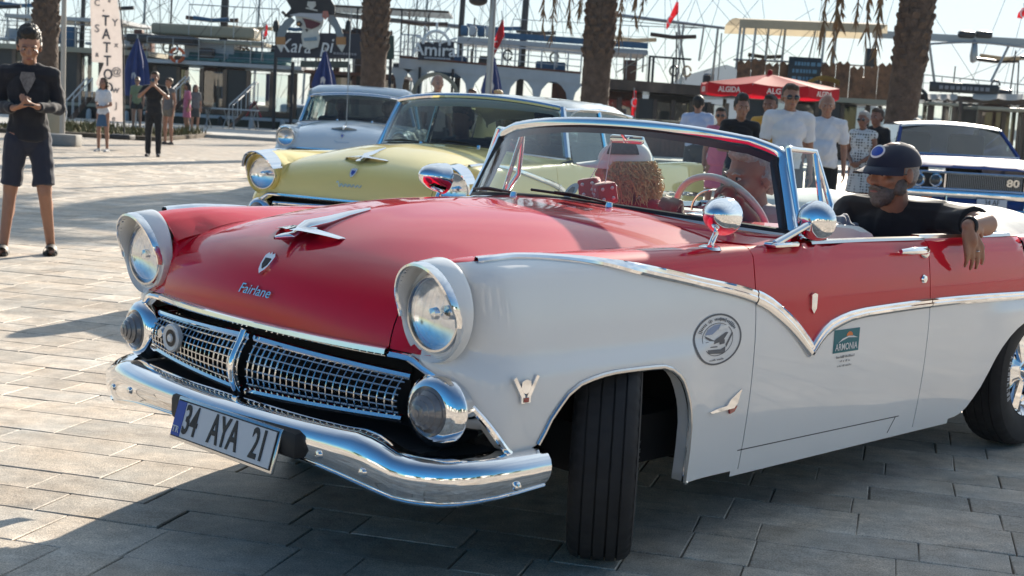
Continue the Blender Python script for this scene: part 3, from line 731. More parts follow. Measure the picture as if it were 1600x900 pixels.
        for i, p in enumerate(full):
            t = (full[min(i + 1, 119)] - full[max(i - 1, 0)]).normalized()
            o = (p - ctr); o.x *= .2; o = (o - t * o.dot(t)).normalized(); n2 = t.cross(o).normalized()
            g2.append([p + n2 * a + o * b for a, b in ((-.026, -.012), (-.026, -.042), (.026, -.042), (.026, -.012))])
        MB().grid(g2, cv=True).build('frame_gasket', BLACK, ws, 50)
    # wipers
    for (s0, s1) in ((-.30, -.86), (.30, -.22)):
        a, b = ws_base(s0), ws_base(s1)
        w_ = bpy.data.objects.new('wiper', None); COL.objects.link(w_); w_.parent = root; w_.empty_display_size = .05
        MB().lathe([(.001, .03), (.012, .028), (.018, .0)], 12, 0, Matrix.Translation(a + Vector((.035, 0, -.01)))).build('pivot', CHROME, w_)
        pts = [ws_base(lerp(s0, s1, t)).lerp(wt(lerp(s0, s1, t)), .035 + .05 * t) + Vector((.022, 0, .004)) for t in LS(.25, 1, 8)]
        MB().tube([a + Vector((.035, 0, .015)), pts[2] + Vector((.012, 0, .008)), pts[4] + Vector((.004, 0, .004))], .005, 6).build('wiper_arm', BLACK, w_)
        MB().tube(pts, .006, 6).build('wiper_blade', BLACK, w_)
    # handles
    for s in (1, -1):
        y = s * c_side(-1.65, .96); d = bpy.data.objects.new('door_handle', None); COL.objects.link(d); d.parent = root; d.location = (-1.65, y, .958); d.empty_display_size = .05
        MB().tube([(-.12, s * .012, -.002), (-.06, s * .038, .004), (.06, s * .042, .006), (.12, s * .03, .004)], [.012, .016, .015, .010], 10).build('grip', CHROME, d)
        MB().ell((-.11, s * .008, -.012), (.028, .016, .022)).build('escutcheon', CHROME, d)
        MB().lathe([(.001, .01), (.014, .008), (.018, 0)], 16, 0, Matrix.Translation((-1.748, s * (c_side(-1.748, .845) + .001), .845)) @ Matrix.Rotation(R(-90) * s, 4, 'X')).build('key_lock', CHROME, root)
    # ornament on the hood: a winged shape
    o = bpy.data.objects.new('hood_ornament', None); COL.objects.link(o); o.parent = root; o.empty_display_size = .05
    zz = lambda x: hood_pt(min(range(49), key=lambda i: abs(HC[i].x - x)), 0).z
    fus = [(.725, .003, .005), (.70, .010, .010), (.66, .019, .016), (.60, .023, .020), (.52, .020, .018), (.43, .012, .012), (.34, .004, .006)]
    g = []
    for x, hw, hh in fus:
        g.append([Vector((x, hw * math.cos(q), zz(min(x, .66)) + .002 + hh * .5 + .018 * sstep(x, .52, .70) - .0 + hh * math.sin(q))) for q in [2 * math.pi * k / 12 for k in range(12)]])
    MB().grid(g, cv=True).build('fuselage', CHROME, o)
    for s in (1, -1):
        z0 = zz(.64) + .030
        def wg(xa, xb, y, z, t): return [Vector((xa, s * y, z)), Vector(((xa + xb) / 2, s * y, z + t)), Vector((xb, s * y, z)), Vector(((xa + xb) / 2, s * y, z - t * .6))]
        g = [wg(.675, .565, .008, z0 + .004, .010), wg(.660, .570, .05, z0 + .004, .008), wg(.635, .572, .11, z0 - .002, .006), wg(.612, .572, .160, z0 - .009, .005), wg(.604, .574, .170, z0 - .011, .002)]
        mm = MB().grid(g, cv=True); mm.f.append((16, 17, 18, 19)); mm.m.append(0); mm.build('wing', CHROME, o, 40)
    # crest and script on the nose
    cm = MB().prism([(.75 * x_, .8 * y_) for x_, y_ in [(-.034, .03), (-.02, .045), (-.008, .036), (0, .05), (.008, .036), (.02, .045), (.034, .03), (.03, -.01), (.02, -.035), (0, -.055), (-.02, -.035), (-.03, -.01)]], .010)
    ic = min(range(49), key=lambda i: abs(HC[i].z - .887)); pc = hood_pt(ic, 0); nx = (hood_pt(ic - 2, 0) - hood_pt(ic + 2, 0)).normalized()
    Mc = basis(pc - Vector((.002, 0, 0)), (0, 1, 0), nx)
    b = place(cm.mesh('nose_crest', CHROME), 'nose_crest', Mc, root)
    MB().prism([(-.014, .014), (.014, .014), (.012, -.01), (0, -.026), (-.012, -.01)], .012).build('shield', BLUEPRINT if not convertible else BLKPAINT, b)
    isx = min(range(49), key=lambda i: abs(HC[i].z - .802)); ps = hood_pt(isx, 0)
    if not convertible: MB().tube([ps + Vector((.006, -.1 + .2 * t, .012 * math.sin(40 * t) * (1 - .4 * t) + (.014 if t < .1 else 0))) for t in LS(0, 1, 60)], .0022, 5).build('script_badge', CHROME, root)
    else: script('Fairlane', .046, basis(ps + Vector((.003, -.0, 0)), (0, 1, 0), (hood_pt(isx - 2, 0) - hood_pt(isx + 2, 0))), root)
    if not convertible:
        # closed roof on thin pillars
        zr = roofh
        xs = [-.99, -1.03, -1.1, -1.3, -1.6, -2.0, -2.3, -2.5, -2.62, -2.70]; zs_ = [zr - .085, zr - .05, zr - .025, zr - .004, zr, zr - .008, zr - .03, zr - .06, zr - .10, zr - .16]; hw = [.74, .745, .75, .755, .76, .76, .755, .745, .735, .72]
        g = []
        for x, z, h_ in zip(xs, zs_, hw):
            row = []
            for j in range(25):
                s = -1 + j / 12; a = abs(s)
                row.append(Vector((x - .12 * (a ** 2.6 if x > -1.2 else 0) + .10 * (a ** 2 if x < -2.4 else 0), h_ * s, z - .035 * a ** 2 - .055 * max(a - .84, 0) / .16)))
            g.append(row)
        g = [[p + Vector((.0, 0, -.03)) for p in g[0]]] + g + [[p + Vector((0, 0, -.03)) for p in g[-1]]]
        g = [[Vector((r[0].x, r[0].y * .97, r[0].z - .02))] + r + [Vector((r[-1].x, r[-1].y * .97, r[-1].z - .02))] for r in g]
        rf = MB().grid(g).build('roof', roofm or lo, root, 60)
        MB().tube([p + Vector((.02, 0, .0)) for p in top], .022, 8).build('header_trim', CHROME, rf)
        for s in (1, -1):
            MB().tube([ws_base(s) + Vector((-.01, 0, 0)), wt(s) + Vector((-.02, 0, 0))], .03, 8).build('front_pillar', CHROME, rf)
            MB().grid([[Vector((-2.45, s * .72, zr - .14)), Vector((-2.55, s * .84, 1.0))], [Vector((-2.72, s * .69, zr - .18)), Vector((-2.98, s * .78, 1.0))]]).build('rear_pillar', roofm or lo, rf)
            MB().tube([(-1.72, s * .735, zr - .10), (-1.72, s * .84, 1.0)], .02, 8).build('side_pillar', CHROME, rf)
            MB().tube([(-1.05, s * .735, zr - .10), (-1.7, s * .74, zr - .085), (-2.45, s * .735, zr - .13)], .014, 6).build('drip_rail', CHROME, rf)
            MB().grid([[Vector((x, s * .735, zr - .11)), Vector((x - .01, s * .84, 1.0))] for x in (-1.02, -1.4, -1.7, -2.1, -2.5)]).build('side_glass', GLASSD, rf)
        MB().grid([[Vector((-2.72, y, zr - .17)), Vector((-3.0, y * 1.05, 1.01))] for y in LS(-.68, .68, 7)]).build('rear_glass', GLASSD, rf)
    if not convertible and detail:
        seat = mat('dark seat', (.03, .035, .04), .7)
        for x in (-1.75, -2.5): MB().box((x, 0, .82), (.18, 1.36, .62), ch=.05).box((x + .3, 0, .55), (.5, 1.36, .2), ch=.05).build('seat', seat, root)
        MB().box((-.95, 0, .93), (.3, 1.5, .18), ch=.05).build('dashboard', seat, root)
        MB().tube([Vector((-1.15, .38, 1.0)) + Vector((.09 * math.sin(a), .2 * math.cos(a), .17 * math.sin(a))) for a in LS(0, 2 * math.pi, 25)[:-1]], .012, 6, closed=True).build('steering_wheel', seat, root)
    return hood
# ---------------------------------------------------------------- the red and white convertible
CARX, CARY, CARR = -.250, 4.944, R(-134.26)
car = thing('convertible_car', 'red and white open convertible with wrapped chrome bumper, nearest to the camera', 'car', (CARX, CARY, 0), CARR)
classic_car(car, RED, WHITE, WHITE, convertible=True, steer=R(40))
def car_w(p):
    p = Vector(p); c, s = math.cos(CARR), math.sin(CARR)
    return Vector((CARX + p.x * c - p.y * s, CARY + p.x * s + p.y * c, p.z))
# licence plate
pl = MB().box((0, 0, 0), (.54, .135, .012), ch=.004).mesh('licence_plate', DULLCHROME)
Mp = basis((.972, .122, .405), (0, 1, 0), (-.28, 0, 1))
plate = place(pl, 'licence_plate', Mp, car)
MB().box((0, 0, .004), (.522, .116, .010)).build('plate_rim', BLKPAINT, plate)
MB().box((0, 0, .006), (.514, .108, .010)).build('plate_face', mat('plate white', (.62, .63, .66), .35), plate)
MB().box((-.234, 0, .008), (.046, .108, .010)).build('country_band', BLUEPRINT, plate)
for tx, x, sz in (('34', -.168, .098), ('AYA', .012, .098), ('21', .190, .098)):
    place(text_mesh(tx, sz * 1.3, BLKPAINT, .001, sx=.62, bold=.0022), 'lettering', Matrix.Translation((x, -.001, .0125)), plate)
place(text_mesh('TR', .030, WHITEPRINT, .001), 'lettering', Matrix.Translation((-.234, -.035, .0145)), plate)
MB().box((.93, .122, .43), (.06, .66, .085), ch=.02).build('plate_bracket', BLACK, car)
# badges on the flank
def flank(x, z, off=.001):
    return basis((x, c_side(x, z) + off, z), (-1, 0, 0), (0, -.02, 1))
def flank_decal(parent, shape, x0, z0, m, name, off=.0015):
    """flat print laid on the flank: shape is a list of polygons in metres"""
    mb = MB()
    for poly in shape:
        mb.add([(x0 - px, c_side(x0 - px, z0 + pz) + off, z0 + pz) for px, pz in poly], [tuple(range(len(poly)))])
    return mb.build(name, m, parent, 0)
def ring(r0, r1, n=40, sx=1.0):
    o = []
    for i in range(n):
        a, b = 2 * math.pi * i / n, 2 * math.pi * (i + 1) / n
        o.append([(r0 * math.cos(a) * sx, r0 * math.sin(a)), (r1 * math.cos(a) * sx, r1 * math.sin(a)), (r1 * math.cos(b) * sx, r1 * math.sin(b)), (r0 * math.cos(b) * sx, r0 * math.sin(b))])
    return o
sx_, sz_ = -.383, .711
st = bpy.data.objects.new('round_sticker', None); COL.objects.link(st); st.parent = car
SX = 1.58
flank_decal(st, ring(.002, .084, 40, SX), sx_, sz_, mat('sticker white', (.66, .68, .70), .35, coat=.5), 'disc', .0015)
flank_decal(st, ring(.079, .085, 48, SX), sx_, sz_, GREYPRINT, 'rim', .0022)
flank_decal(st, ring(.0525, .0545, 48, SX), sx_, sz_, GREYPRINT, 'inner_rim', .0022)
flank_decal(st, [[(-.07, .018), (-.055, .035), (-.02, .048), (.02, .050), (-.005, .03), (-.03, .018)]], sx_, sz_, mat('sticker sky', (.25, .31, .45), .5), 'sky_print', .0022)
flank_decal(st, [[(-.07, .016), (-.02, -.002), (.045, .022), (.058, .02), (.03, -.006), (-.02, -.014), (-.066, .008)], [(-.068, -.004), (-.05, -.004), (-.05, -.018), (-.068, -.018)], [(.01, -.004), (.04, -.002), (.04, -.016), (.012, -.018)], [(-.06, -.03), (.02, -.034), (.045, -.026), (.045, -.045), (.03, -.049), (-.055, -.043)], [(.05, -.03), (.085, .016), (.078, .02), (.045, -.02)], [(-.045, -.020), (0, -.022), (0, -.026), (-.045, -.024)]], sx_, sz_, GREYPRINT, 'car_print', .0026)
flank_decal(st, [[(.0, .030), (.045, .034), (.062, .040), (.05, .046), (.012, .042)]], sx_, sz_, WHITEPRINT, 'windscreen_print', .0028)
def arc_text(txt, rad, a0, a1, size, parent, m):
    for i, ch in enumerate(txt):
        if ch == ' ': continue
        a = lerp(a0, a1, i / (len(txt) - 1)); px, pz = rad * math.cos(a) * SX, rad * math.sin(a)
        M = flank(sx_ - px, sz_ + pz, .003) @ Matrix.Rotation(a - math.pi / 2, 4, 'Z')
        place(text_mesh(ch, size, m, .0003, sx=1.2), 'lettering', M, parent)
def scribble(x, z, w_, h, n, parent, seed=0, arc=None):
    """print too small to read: a run of tiny strokes"""
    r5 = random.Random(seed); polys = []
    for k in range(n):
        if r5.random() < .14: continue
        t = k / (n - 1); hh = h * r5.choice((.55, .6, .65, 1.0)); ww = w_ / n * r5.uniform(.45, .8)
        if arc:
            a = lerp(arc[1], arc[2], t); px, pz = arc[0] * math.cos(a), arc[0] * math.sin(a); d1 = Vector((math.sin(a), -math.cos(a))); d2 = Vector((math.cos(a), math.sin(a)))
            q = [Vector((px, pz)) + d1 * (ww * sx) + d2 * (hh * sy) for sx, sy in ((-.5, -.5), (.5, -.5), (.5, .5), (-.5, .5))]; polys.append([(p.x * SX, p.y) for p in q])
        else:
            c = -w_ / 2 + w_ * t; polys.append([(c - ww / 2, -h / 2), (c + ww / 2, -h / 2), (c + ww / 2, hh - h / 2), (c - ww / 2, hh - h / 2)])
    return flank_decal(parent, polys, x, z, GREYPRINT, 'small_print', .003)
for k, (a0, a1) in enumerate(((156, 128), (122, 104), (99, 66), (60, 24))): scribble(sx_, sz_, R(abs(a0 - a1)) * .0665, .013, (7, 5, 9, 8)[k], st, k, (.0665, R(a0), R(a1)))['kind'] = 'stuff'
scribble(sx_, sz_ - .066, .085, .007, 14, st, 9)['kind'] = 'stuff'
# hotel sticker on the door
hs = bpy.data.objects.new('square_sticker', None); COL.objects.link(hs); hs.parent = car
hx, hz = -1.186, .644
flank_decal(hs, [[(-.088, -.042), (.088, -.042), (.088, .044), (-.088, .044)]], hx, hz, TEAL, 'panel_print', .0015)
flank_decal(hs, [[(.018 + .022 * math.cos(a), .018 + .016 * math.sin(a)) for a in LS(0, math.pi, 10)]], hx, hz, ORANGEP, 'sun_print', .0022)
flank_decal(hs, [[(-.06, -.006), (-.03, .010), (.01, .018), (.045, .016), (.075, .008), (.045, .010), (.01, .012), (-.03, .003)]], hx, hz, WHITEPRINT, 'wave_print', .0026)
place(text_mesh('ARMONIA', .036, WHITEPRINT, .0003, sx=.92, bold=.0004), 'lettering', flank(hx, hz - .022, .003), hs)
scribble(hx, hz - .058, .12, .010, 18, hs, 21)['kind'] = 'stuff'
scribble(hx, hz - .074, .065, .008, 10, hs, 22)['kind'] = 'stuff'
scribble(hx, hz - .092, .09, .007, 16, hs, 23)['kind'] = 'stuff'
# V emblem, bird badge, door crest
def badge(polys, x, z, name, m=CHROME, t=.008):
    mb = MB()
    for p in polys: mb.prism(p, t)
    return place(mb.mesh(name, m), name, flank(x, z, .0), car)
vb = badge([[(-.052, .040), (-.042, .046), (-.004, -.012), (-.004, -.032), (-.018, -.032), (-.020, -.012)], [(.052, .040), (.042, .046), (.004, -.012), (.004, -.032), (.018, -.032), (.020, -.012)], [(-.018, .030), (0, .036), (.018, .030), (.020, .012), (.014, .0), (0, -.006), (-.014, .0), (-.020, .012)]], .528, .634, 'engine_badge')
MB().prism([(-.010, -.016), (.010, -.016), (.010, -.029), (-.010, -.029)], .010).build('red_inlay', REDLENS, vb)
bb = badge([[(-.105, -.012), (-.06, -.004), (-.01, .0), (.01, .02), (.07, .05), (.062, .034), (.05, .004), (.03, -.012), (-.02, -.014), (-.09, -.018)]], -.475, .480, 'bird_badge')
MB().prism([(.005, -.012), (.05, -.006), (.035, -.024), (.01, -.03)], .007).build('red_inlay', REDLENS, bb)
badge([[(-.018, .03), (0, .036), (.018, .03), (.016, -.02), (0, -.038), (-.016, -.02)]], -.95, .798, 'door_crest')
# round badge in the grille
M_ = AX((.80, -.435, .60))
gb = MB().lathe([(.001, .022), (.012, .024), (.014, .018), (.030, .016), (.042, .022), (.048, .016), (.048, 0)], 32, 0, M_).build('grille_badge', WHITEPRINT, car)
MB().lathe([(.015, .0190), (.029, .0188)], 32, 0, M_).build('badge_centre', BLKPAINT, gb)
MB().lathe([(.001, .025), (.014, .023), (.022, .012), (.020, 0)], 20, 0, AX((.775, -.535, .60))).build('horn_trumpet', DULLCHROME, car)
# mirrors
bullet_mirror(car, (-.43, .832, 1.0), (-.485, .832, 1.108), (1, .38, .10), rad=.07)
bullet_mirror(car, (-.68, -.80, 1.0), (-.695, -.80, 1.118), (1, -.15, .15), rad=.07)
# swing mirror on the door: slanted arm with a round head
dm = bpy.data.objects.new('door_mirror', None); COL.objects.link(dm); dm.parent = car; dm.location = (-.765, .885, 1.004)
MB().box((-.02, -.005, .004), (.15, .055, .018), ch=.008).build('foot', CHROME, dm)
MB().tube([(.03, 0, .008), (-.115, .03, .072)], [.013, .012], 12).build('stalk', CHROME, dm)
Mm = Matrix.Translation((-.165, .03, .085)) @ Vector((1, .3, -.1)).to_track_quat('Z', 'Y').to_matrix().to_4x4()
MB().lathe([(.001, .045), (.03, .041), (.055, .026), (.068, .004), (.072, -.012), (.066, -.02), (.001, -.02)], 36, 0, Mm).build('mirror_shell', CHROME, dm)
# vent window behind the windshield pillar
vw = bpy.data.objects.new('vent_window', None); COL.objects.link(vw); vw.parent = car
for s in (1, -1):
    c4 = [Vector((-.985, s * .742, 1.335)), Vector((-1.145, s * .752, 1.328)), Vector((-1.19, s * .81, 1.135)), Vector((-1.12, s * .84, 1.02)), Vector((-.955, s * .842, 1.02))]
    MB().tube(c4 + [c4[0]], .0125, 8).build('vent_frame', CHROME, vw, 60)
    MB().tube([c4[1], c4[3]], .010, 8).build('vent_bar', CHROME, vw)
    MB().add([p * 1 for p in (c4[0], c4[1], c4[2], c4[3], c4[4])], [(0, 1, 2, 3, 4)]).build('vent_glass', GLASS, vw)
# door sill cap in bright metal
both(MB().grid([[Vector((x, c_ycr(x) + dy, c_zcr(x) + dz)) for dy, dz in ((.012, -.004), (.008, .006), (-.03, .007), (-.05, -.01))] for x in LS(-.98, -1.79, 12)]), 'belt_cap', DULLCHROME, car)
both(MB().grid([[Vector((x, c_ycr(x) + dy, c_zcr(x) + dz)) for dy, dz in ((-.02, -.002), (-.028, .012), (-.06, .012), (-.07, -.01))] for x in LS(-1.81, -2.62, 8)]), 'belt_cap', DULLCHROME, car)
# interior
SEATW = mat('white vinyl', (.62, .60, .56), .45, noise=.08, nscale=8); SEATR = mat('red vinyl', (.30, .015, .02), .42, noise=.08, nscale=8)
WHEELC = mat('cream plastic', (.80, .73, .66), .3, coat=.6)
def bench(x, name):
    b = bpy.data.objects.new(name, None); COL.objects.link(b); b.parent = car; b.location = (x, 0, 0)
    MB().box((.26, 0, .60), (.56, 1.36, .17), ch=.06).build('seat_cushion', SEATW, b)
    M = Matrix.Translation((-.06, 0, .80)) @ Matrix.Rotation(R(-14), 4, 'Y')
    MB().box((0, 0, 0), (.17, 1.38, .46), 0, M, ch=.07).build('seat_back', SEATW, b)
    for k in range(-4, 5): MB().box((.092, k * .145, -.02), (.02, .125, .34), 0, M, ch=.009).build('seat_pleat', SEATR, b)
bench(-1.62, 'front_bench'); bench(-2.52, 'rear_bench')
g = [[Vector((ws_base(s).x - .04, ws_base(s).y * .96, 1.045)), Vector((ws_base(s).x - .16, ws_base(s).y * .95, 1.06)), Vector((min(ws_base(s).x - .30, -1.0), ws_base(s).y * .95, 1.02)), Vector((min(ws_base(s).x - .30, -1.0), ws_base(s).y * .95, .72))] for s in LS(-1, 1, 21)]
MB().grid(g).build('dashboard', RED, car, 50)
MB().ell((-1.02, .38, 1.02), (.09, .16, .055)).build('instrument_pod', CHROME, car)
MB().box((-1.6, 0, .45), (2.2, 1.5, .02)).build('carpet', mat('carpet', (.05, .02, .02), .9), car)
sw = bpy.data.objects.new('steering_wheel', None); COL.objects.link(sw); sw.parent = car
Ms = Matrix.Translation((-1.115, .38, 1.018)) @ Matrix.Rotation(R(-62), 4, 'Y')
sw.matrix_local = Ms
MB().tube([(.215 * math.cos(a), .215 * math.sin(a), 0) for a in LS(0, 2 * math.pi, 49)[:-1]], .0135, 10, closed=True).build('wheel_rim', WHEELC, sw)
m = MB()
for a in (0, 180): m.tube([(0, .03 * math.cos(R(a)), -.02), (0, .2 * math.cos(R(a)), 0)], .012, 8)
m.build('wheel_spoke', WHEELC, sw); MB().lathe([(.001, .01), (.04, .005), (.055, -.02), (.03, -.06), (.025, -.4)], 24).build('wheel_hub', WHEELC, sw)
MB().tube([(.15 * math.cos(a), .15 * math.sin(a), .012) for a in LS(R(-70), R(70), 20)], .005, 6).build('horn_ring', CHROME, sw)
mr = bpy.data.objects.new('rear_view_mirror', None); COL.objects.link(mr); mr.parent = car
MB().tube([(-.905, 0, 1.375), (-.955, 0, 1.33)], .008, 8).build('stalk', CHROME, mr); MB().box((-.965, 0, 1.328), (.022, .17, .034), ch=.01).build('mirror_shell', CHROME, mr)
# oval sticker inside the windshield
m = MB(); p0 = ws_base(.0).lerp(ws_top(.0), .12) + Vector((-.006, 0, 0)); up_ = (ws_top(0) - ws_base(0)).normalized()
ov = bpy.data.objects.new('oval_sticker', None); COL.objects.link(ov); ov.parent = car; ov.matrix_local = basis(p0, (0, 1, 0), up_)
for nm, polys, z, mt in (('disc', [[(.028 * math.cos(a), .040 * math.sin(a)) for a in LS(0, 2 * math.pi, 28)[:-1]]], 0, SILVERP), ('emblem_print', [[(-.012, -.02), (.012, -.02), (.016, .0), (.008, .02), (-.008, .02), (-.016, .0)]], .001, GREYPRINT)):
    mb = MB(); [mb.add([(x, y, z) for x, y in q], [tuple(range(len(q)))]) for q in polys]; mb.build(nm, mt, ov, 0)
# folded top under its cover
CANV = mat('white canvas', (.62, .62, .58), .8, noise=.1, nscale=6, bump=.3, bscale=9, dist=.01)
g = []
for i, x in enumerate(LS(-2.58, -3.42, 22)):
    t = i / 21; row = []
    for j in range(33):
        s = -1 + j / 16; a = abs(s)
        hgt = (.13 * math.sin(math.pi * min(t * 1.25, 1)) ** .6 if t < .8 else .13 * (1 - (t - .8) / .2) ** .7 * .98) if 0 < t < 1 else 0
        hgt = .115 * (math.sin(math.pi * t) ** .45)
        hh = hgt * (1 - a ** 6) + .008 * math.sin(9 * s + 11 * t) * math.sin(math.pi * t) * (1 - a ** 2)
        row.append(Vector((x + .05 * (1 - a ** 2), s * .80, .985 + hh)))
    g.append(row)
MB().grid(g).build('folded_top_cover', CANV, car, 80)
MB().tube([(-2.56, s * .81, 1.0) for s in LS(-1, 1, 12)], .012, 6).build('cover_rail', CHROME, car)
# dice hanging from the mirror
dice = thing('hanging_dice', 'red fuzzy dice with white dots hanging behind the windshield', 'dice', car_w((-.90, -.085, 1.125)), CARR + R(20))
FUZZ = mat('red plush', (.42, .012, .02), .9, sheen=.6, bump=.5, bscale=150, dist=.003)
for k, (dx, dy, dz, rz) in enumerate(((.0, -.03, .0, 10), (.03, .045, -.012, 40))):
    L = Matrix.Translation((dx, dy, dz)) @ Matrix.Rotation(R(rz), 4, 'Z') @ Matrix.Rotation(R(12), 4, 'X')
    dd = MB().box((0, 0, 0), (.085, .085, .085), 0, L, ch=.014).build('die', FUZZ, dice)
    dm_ = MB()
    for fx in range(3):
        ax = [Vector((1, 0, 0)), Vector((0, 1, 0)), Vector((0, -1, 0))][fx]; bb1 = [Vector((0, 1, 0)), Vector((1, 0, 0)), Vector((1, 0, 0))][fx]; bb2 = Vector((0, 0, 1))
        for (p_, q_) in ([(-.02, -.02), (.02, .02), (-.02, .02), (.02, -.02)], [(-.02, -.02), (0, 0), (.02, .02)], [(-.02, -.02), (.02, .02), (-.02, .02), (.02, -.02), (0, 0)])[fx]:
            dm_.ell(ax * .042 + bb1 * p_ + bb2 * q_, (.0075, .0075, .0075), 8, 5, 0, L)
    dm_.build('dots', WHITEPRINT, dd)
    MB().tube([(dx, dy, dz + .04), (.0, .05, .20)], .0022, 5).build('cord', WHITEPRINT, dice)
# ---------------------------------------------------------------- the other old cars
yc = thing('hardtop_car', 'yellow hardtop car with hooded chrome headlights behind the red convertible', 'car', (-.81, 10.5, 0), R(-115.5), sc=1.03)
classic_car(yc, YELLOW, YELLOW, YELLOW, visor=True, roofm=IVORY, roofh=1.50)
bc = thing('sedan_car', 'pale blue sedan car with antenna parked behind the yellow hardtop', 'car', (-2.46, 20.4, 0), R(-90), sc=1.04)
classic_car(bc, PALEBLUE, PALEBLUE, PALEBLUE, roofm=PALEBLUE, roofh=1.60)
MB().tube([(.35, .0, 1.04), (.33, .0, 2.6)], .006, 6).build('antenna', STEEL, bc)
# ---------------------------------------------------------------- people
PEND = []
def remesh(mb, name, matl, parent, vox, smooth_it=4, noise=0.0, nsc=9.0, seed=0, **kw):
    o = mb.build(name, matl, parent, 180, **kw)
    r = o.modifiers.new('r', 'REMESH'); r.mode = 'VOXEL'; r.voxel_size = vox; r.use_smooth_shade = True
    if smooth_it:
        s = o.modifiers.new('s', 'SMOOTH'); s.factor = .5; s.iterations = smooth_it
    PEND.append((o, noise, nsc, seed, matl)); return o
def flush():
    dg = bpy.context.evaluated_depsgraph_get()
    res = []
    for o, no_, ns, sd_, ml in PEND: res.append(bpy.data.meshes.new_from_object(o.evaluated_get(dg)))
    for (o, no_, ns, sd_, ml), me in zip(PEND, res):
        o.modifiers.clear(); me.name = o.name; o.data = me; me.materials.clear(); me.materials.append(ml)
        if no_:
            n = len(me.vertices); co = np.empty(n * 3); me.vertices.foreach_get('co', co); co = co.reshape(-1, 3); nr = np.empty(n * 3); me.vertices.foreach_get('normal', nr); nr = nr.reshape(-1, 3)
            rs = np.random.RandomState(sd_ + 5); d = np.zeros(n)
            for k in range(7):
                w_ = rs.normal(size=3) * ns * (1 + .55 * k); d += np.sin(co @ w_ + rs.uniform(0, 6.28)) / (1 + .4 * k)
            co += nr * (d[:, None] * no_ * .5); me.vertices.foreach_set('co', co.ravel())
        me.shade_smooth(); me.update()
    PEND.clear()
SKIN = [mat('skin light', (.42, .235, .165), .5, noise=.10, nscale=22, sub=.15), mat('skin tan', (.33, .165, .105), .5, noise=.10, nscale=22, sub=.15), mat('skin dark tan', (.25, .118, .075), .5, noise=.10, nscale=22, sub=.15)]
EYEW = mat('eye white', (.62, .60, .57), .3); EYED = mat('eye dark', (.02, .014, .01), .2); LIP = mat('lips', (.26, .09, .075), .5)
HAIRC = {'black': mat('black hair', (.014, .011, .009), .55, noise=.4, nscale=60, bump=.8, bscale=90, dist=.006), 'brown': mat('brown hair', (.05, .028, .015), .55, noise=.4, nscale=60, bump=.8, bscale=90, dist=.006),
         'grey': mat('grey hair', (.34, .32, .30), .6, noise=.3, nscale=60, bump=.8, bscale=90, dist=.006), 'blond': mat('blond hair', (.60, .41, .19), .55, noise=.35, nscale=50, bump=.9, bscale=70, dist=.008)}
SHADES = mat('sunglass lens', (.01, .01, .012), .08, coat=1)
def cloth(name, col, **k): return mat(name, col, .88, noise=k.pop('noise', .10), nscale=k.pop('nscale', 9), bump=.35, bscale=k.pop('bscale', 220), dist=.002, sheen=.15, **k)
def head(mb, c, fw, up, s, ear=True):
    """adds head volumes; c = centre of the skull, fw = facing, up = up. Returns a matrix (x = its left, y = backwards, z = up)"""
    fw, up = Vector(fw).normalized(), Vector(up).normalized(); bk = -fw; lf = bk.cross(up).normalized(); up = lf.cross(bk)
    M = Matrix(((lf.x, bk.x, up.x, c[0]), (lf.y, bk.y, up.y, c[1]), (lf.z, bk.z, up.z, c[2]), (0, 0, 0, 1))) @ Matrix.Diagonal((s, s, s, 1))
    E_ = lambda p, r, n=14: mb.ell(p, r, n, 9, 0, M)
    E_((0, .012, .03), (.077, .098, .092)); E_((0, -.018, -.018), (.064, .078, .085)); E_((0, -.040, -.072), (.046, .050, .046)); E_((0, -.062, -.098), (.024, .024, .018))
    E_((0, -.078, .018), (.055, .022, .014))                                   # brow
    for sx in (-1, 1):
        E_((sx * .042, -.070, -.026), (.022, .020, .018)); 
        if ear: E_((sx * .078, .012, -.008), (.010, .020, .032), 8)
    mb.cone(M @ Vector((0, -.088, .012)), M @ Vector((0, -.110, -.030)), .009 * s, .0145 * s, 8)   # nose
    for sx in (-1, 1): E_((sx * .011, -.098, -.033), (.008, .010, .008), 8)
    E_((0, -.086, -.062), (.024, .014, .006), 10); E_((0, -.084, -.073), (.021, .013, .007), 10)
    return M
def face(root, M, hair='black', shades=False, brow=True, parent=None):
    for sx in (-1, 1):
        if not shades:
            e = MB().ell((sx * .031, -.081, .0), (.0115, .010, .0060), 10, 6, 0, M).build('eye', EYEW, root, 180)
            MB().ell((sx * .031, -.090, .0), (.0065, .004, .0068), 8, 5, 0, M).build('iris', EYED, e, 180)
        if brow: MB().tube([M @ Vector((sx * .014, -.098, .016)), M @ Vector((sx * .032, -.099, .022)), M @ Vector((sx * .050, -.088, .016))], [.003, .0042, .002], 6).build('eyebrow', HAIRC[hair], root)
    MB().ell((0, -.0985, -.067), (.021, .005, .0055), 10, 6, 0, M).build('mouth', LIP, root, 180)
    if shades:
        g = bpy.data.objects.new('sunglasses', None); COL.objects.link(g); g.parent = root
        for sx in (-1, 1):
            MB().ell((sx * .033, -.096, -.001), (.028, .010, .021), 12, 8, 0, M).build('lens', SHADES, g, 180)
            MB().tube([M @ Vector((sx * .060, -.088, .006)), M @ Vector((sx * .080, .0, .004))], .003, 6).build('temple_arm', SHADES, g)
        MB().tube([M @ Vector((-.012, -.106, .004)), M @ Vector((.012, -.106, .004))], .003, 6).build('bridge', SHADES, g)
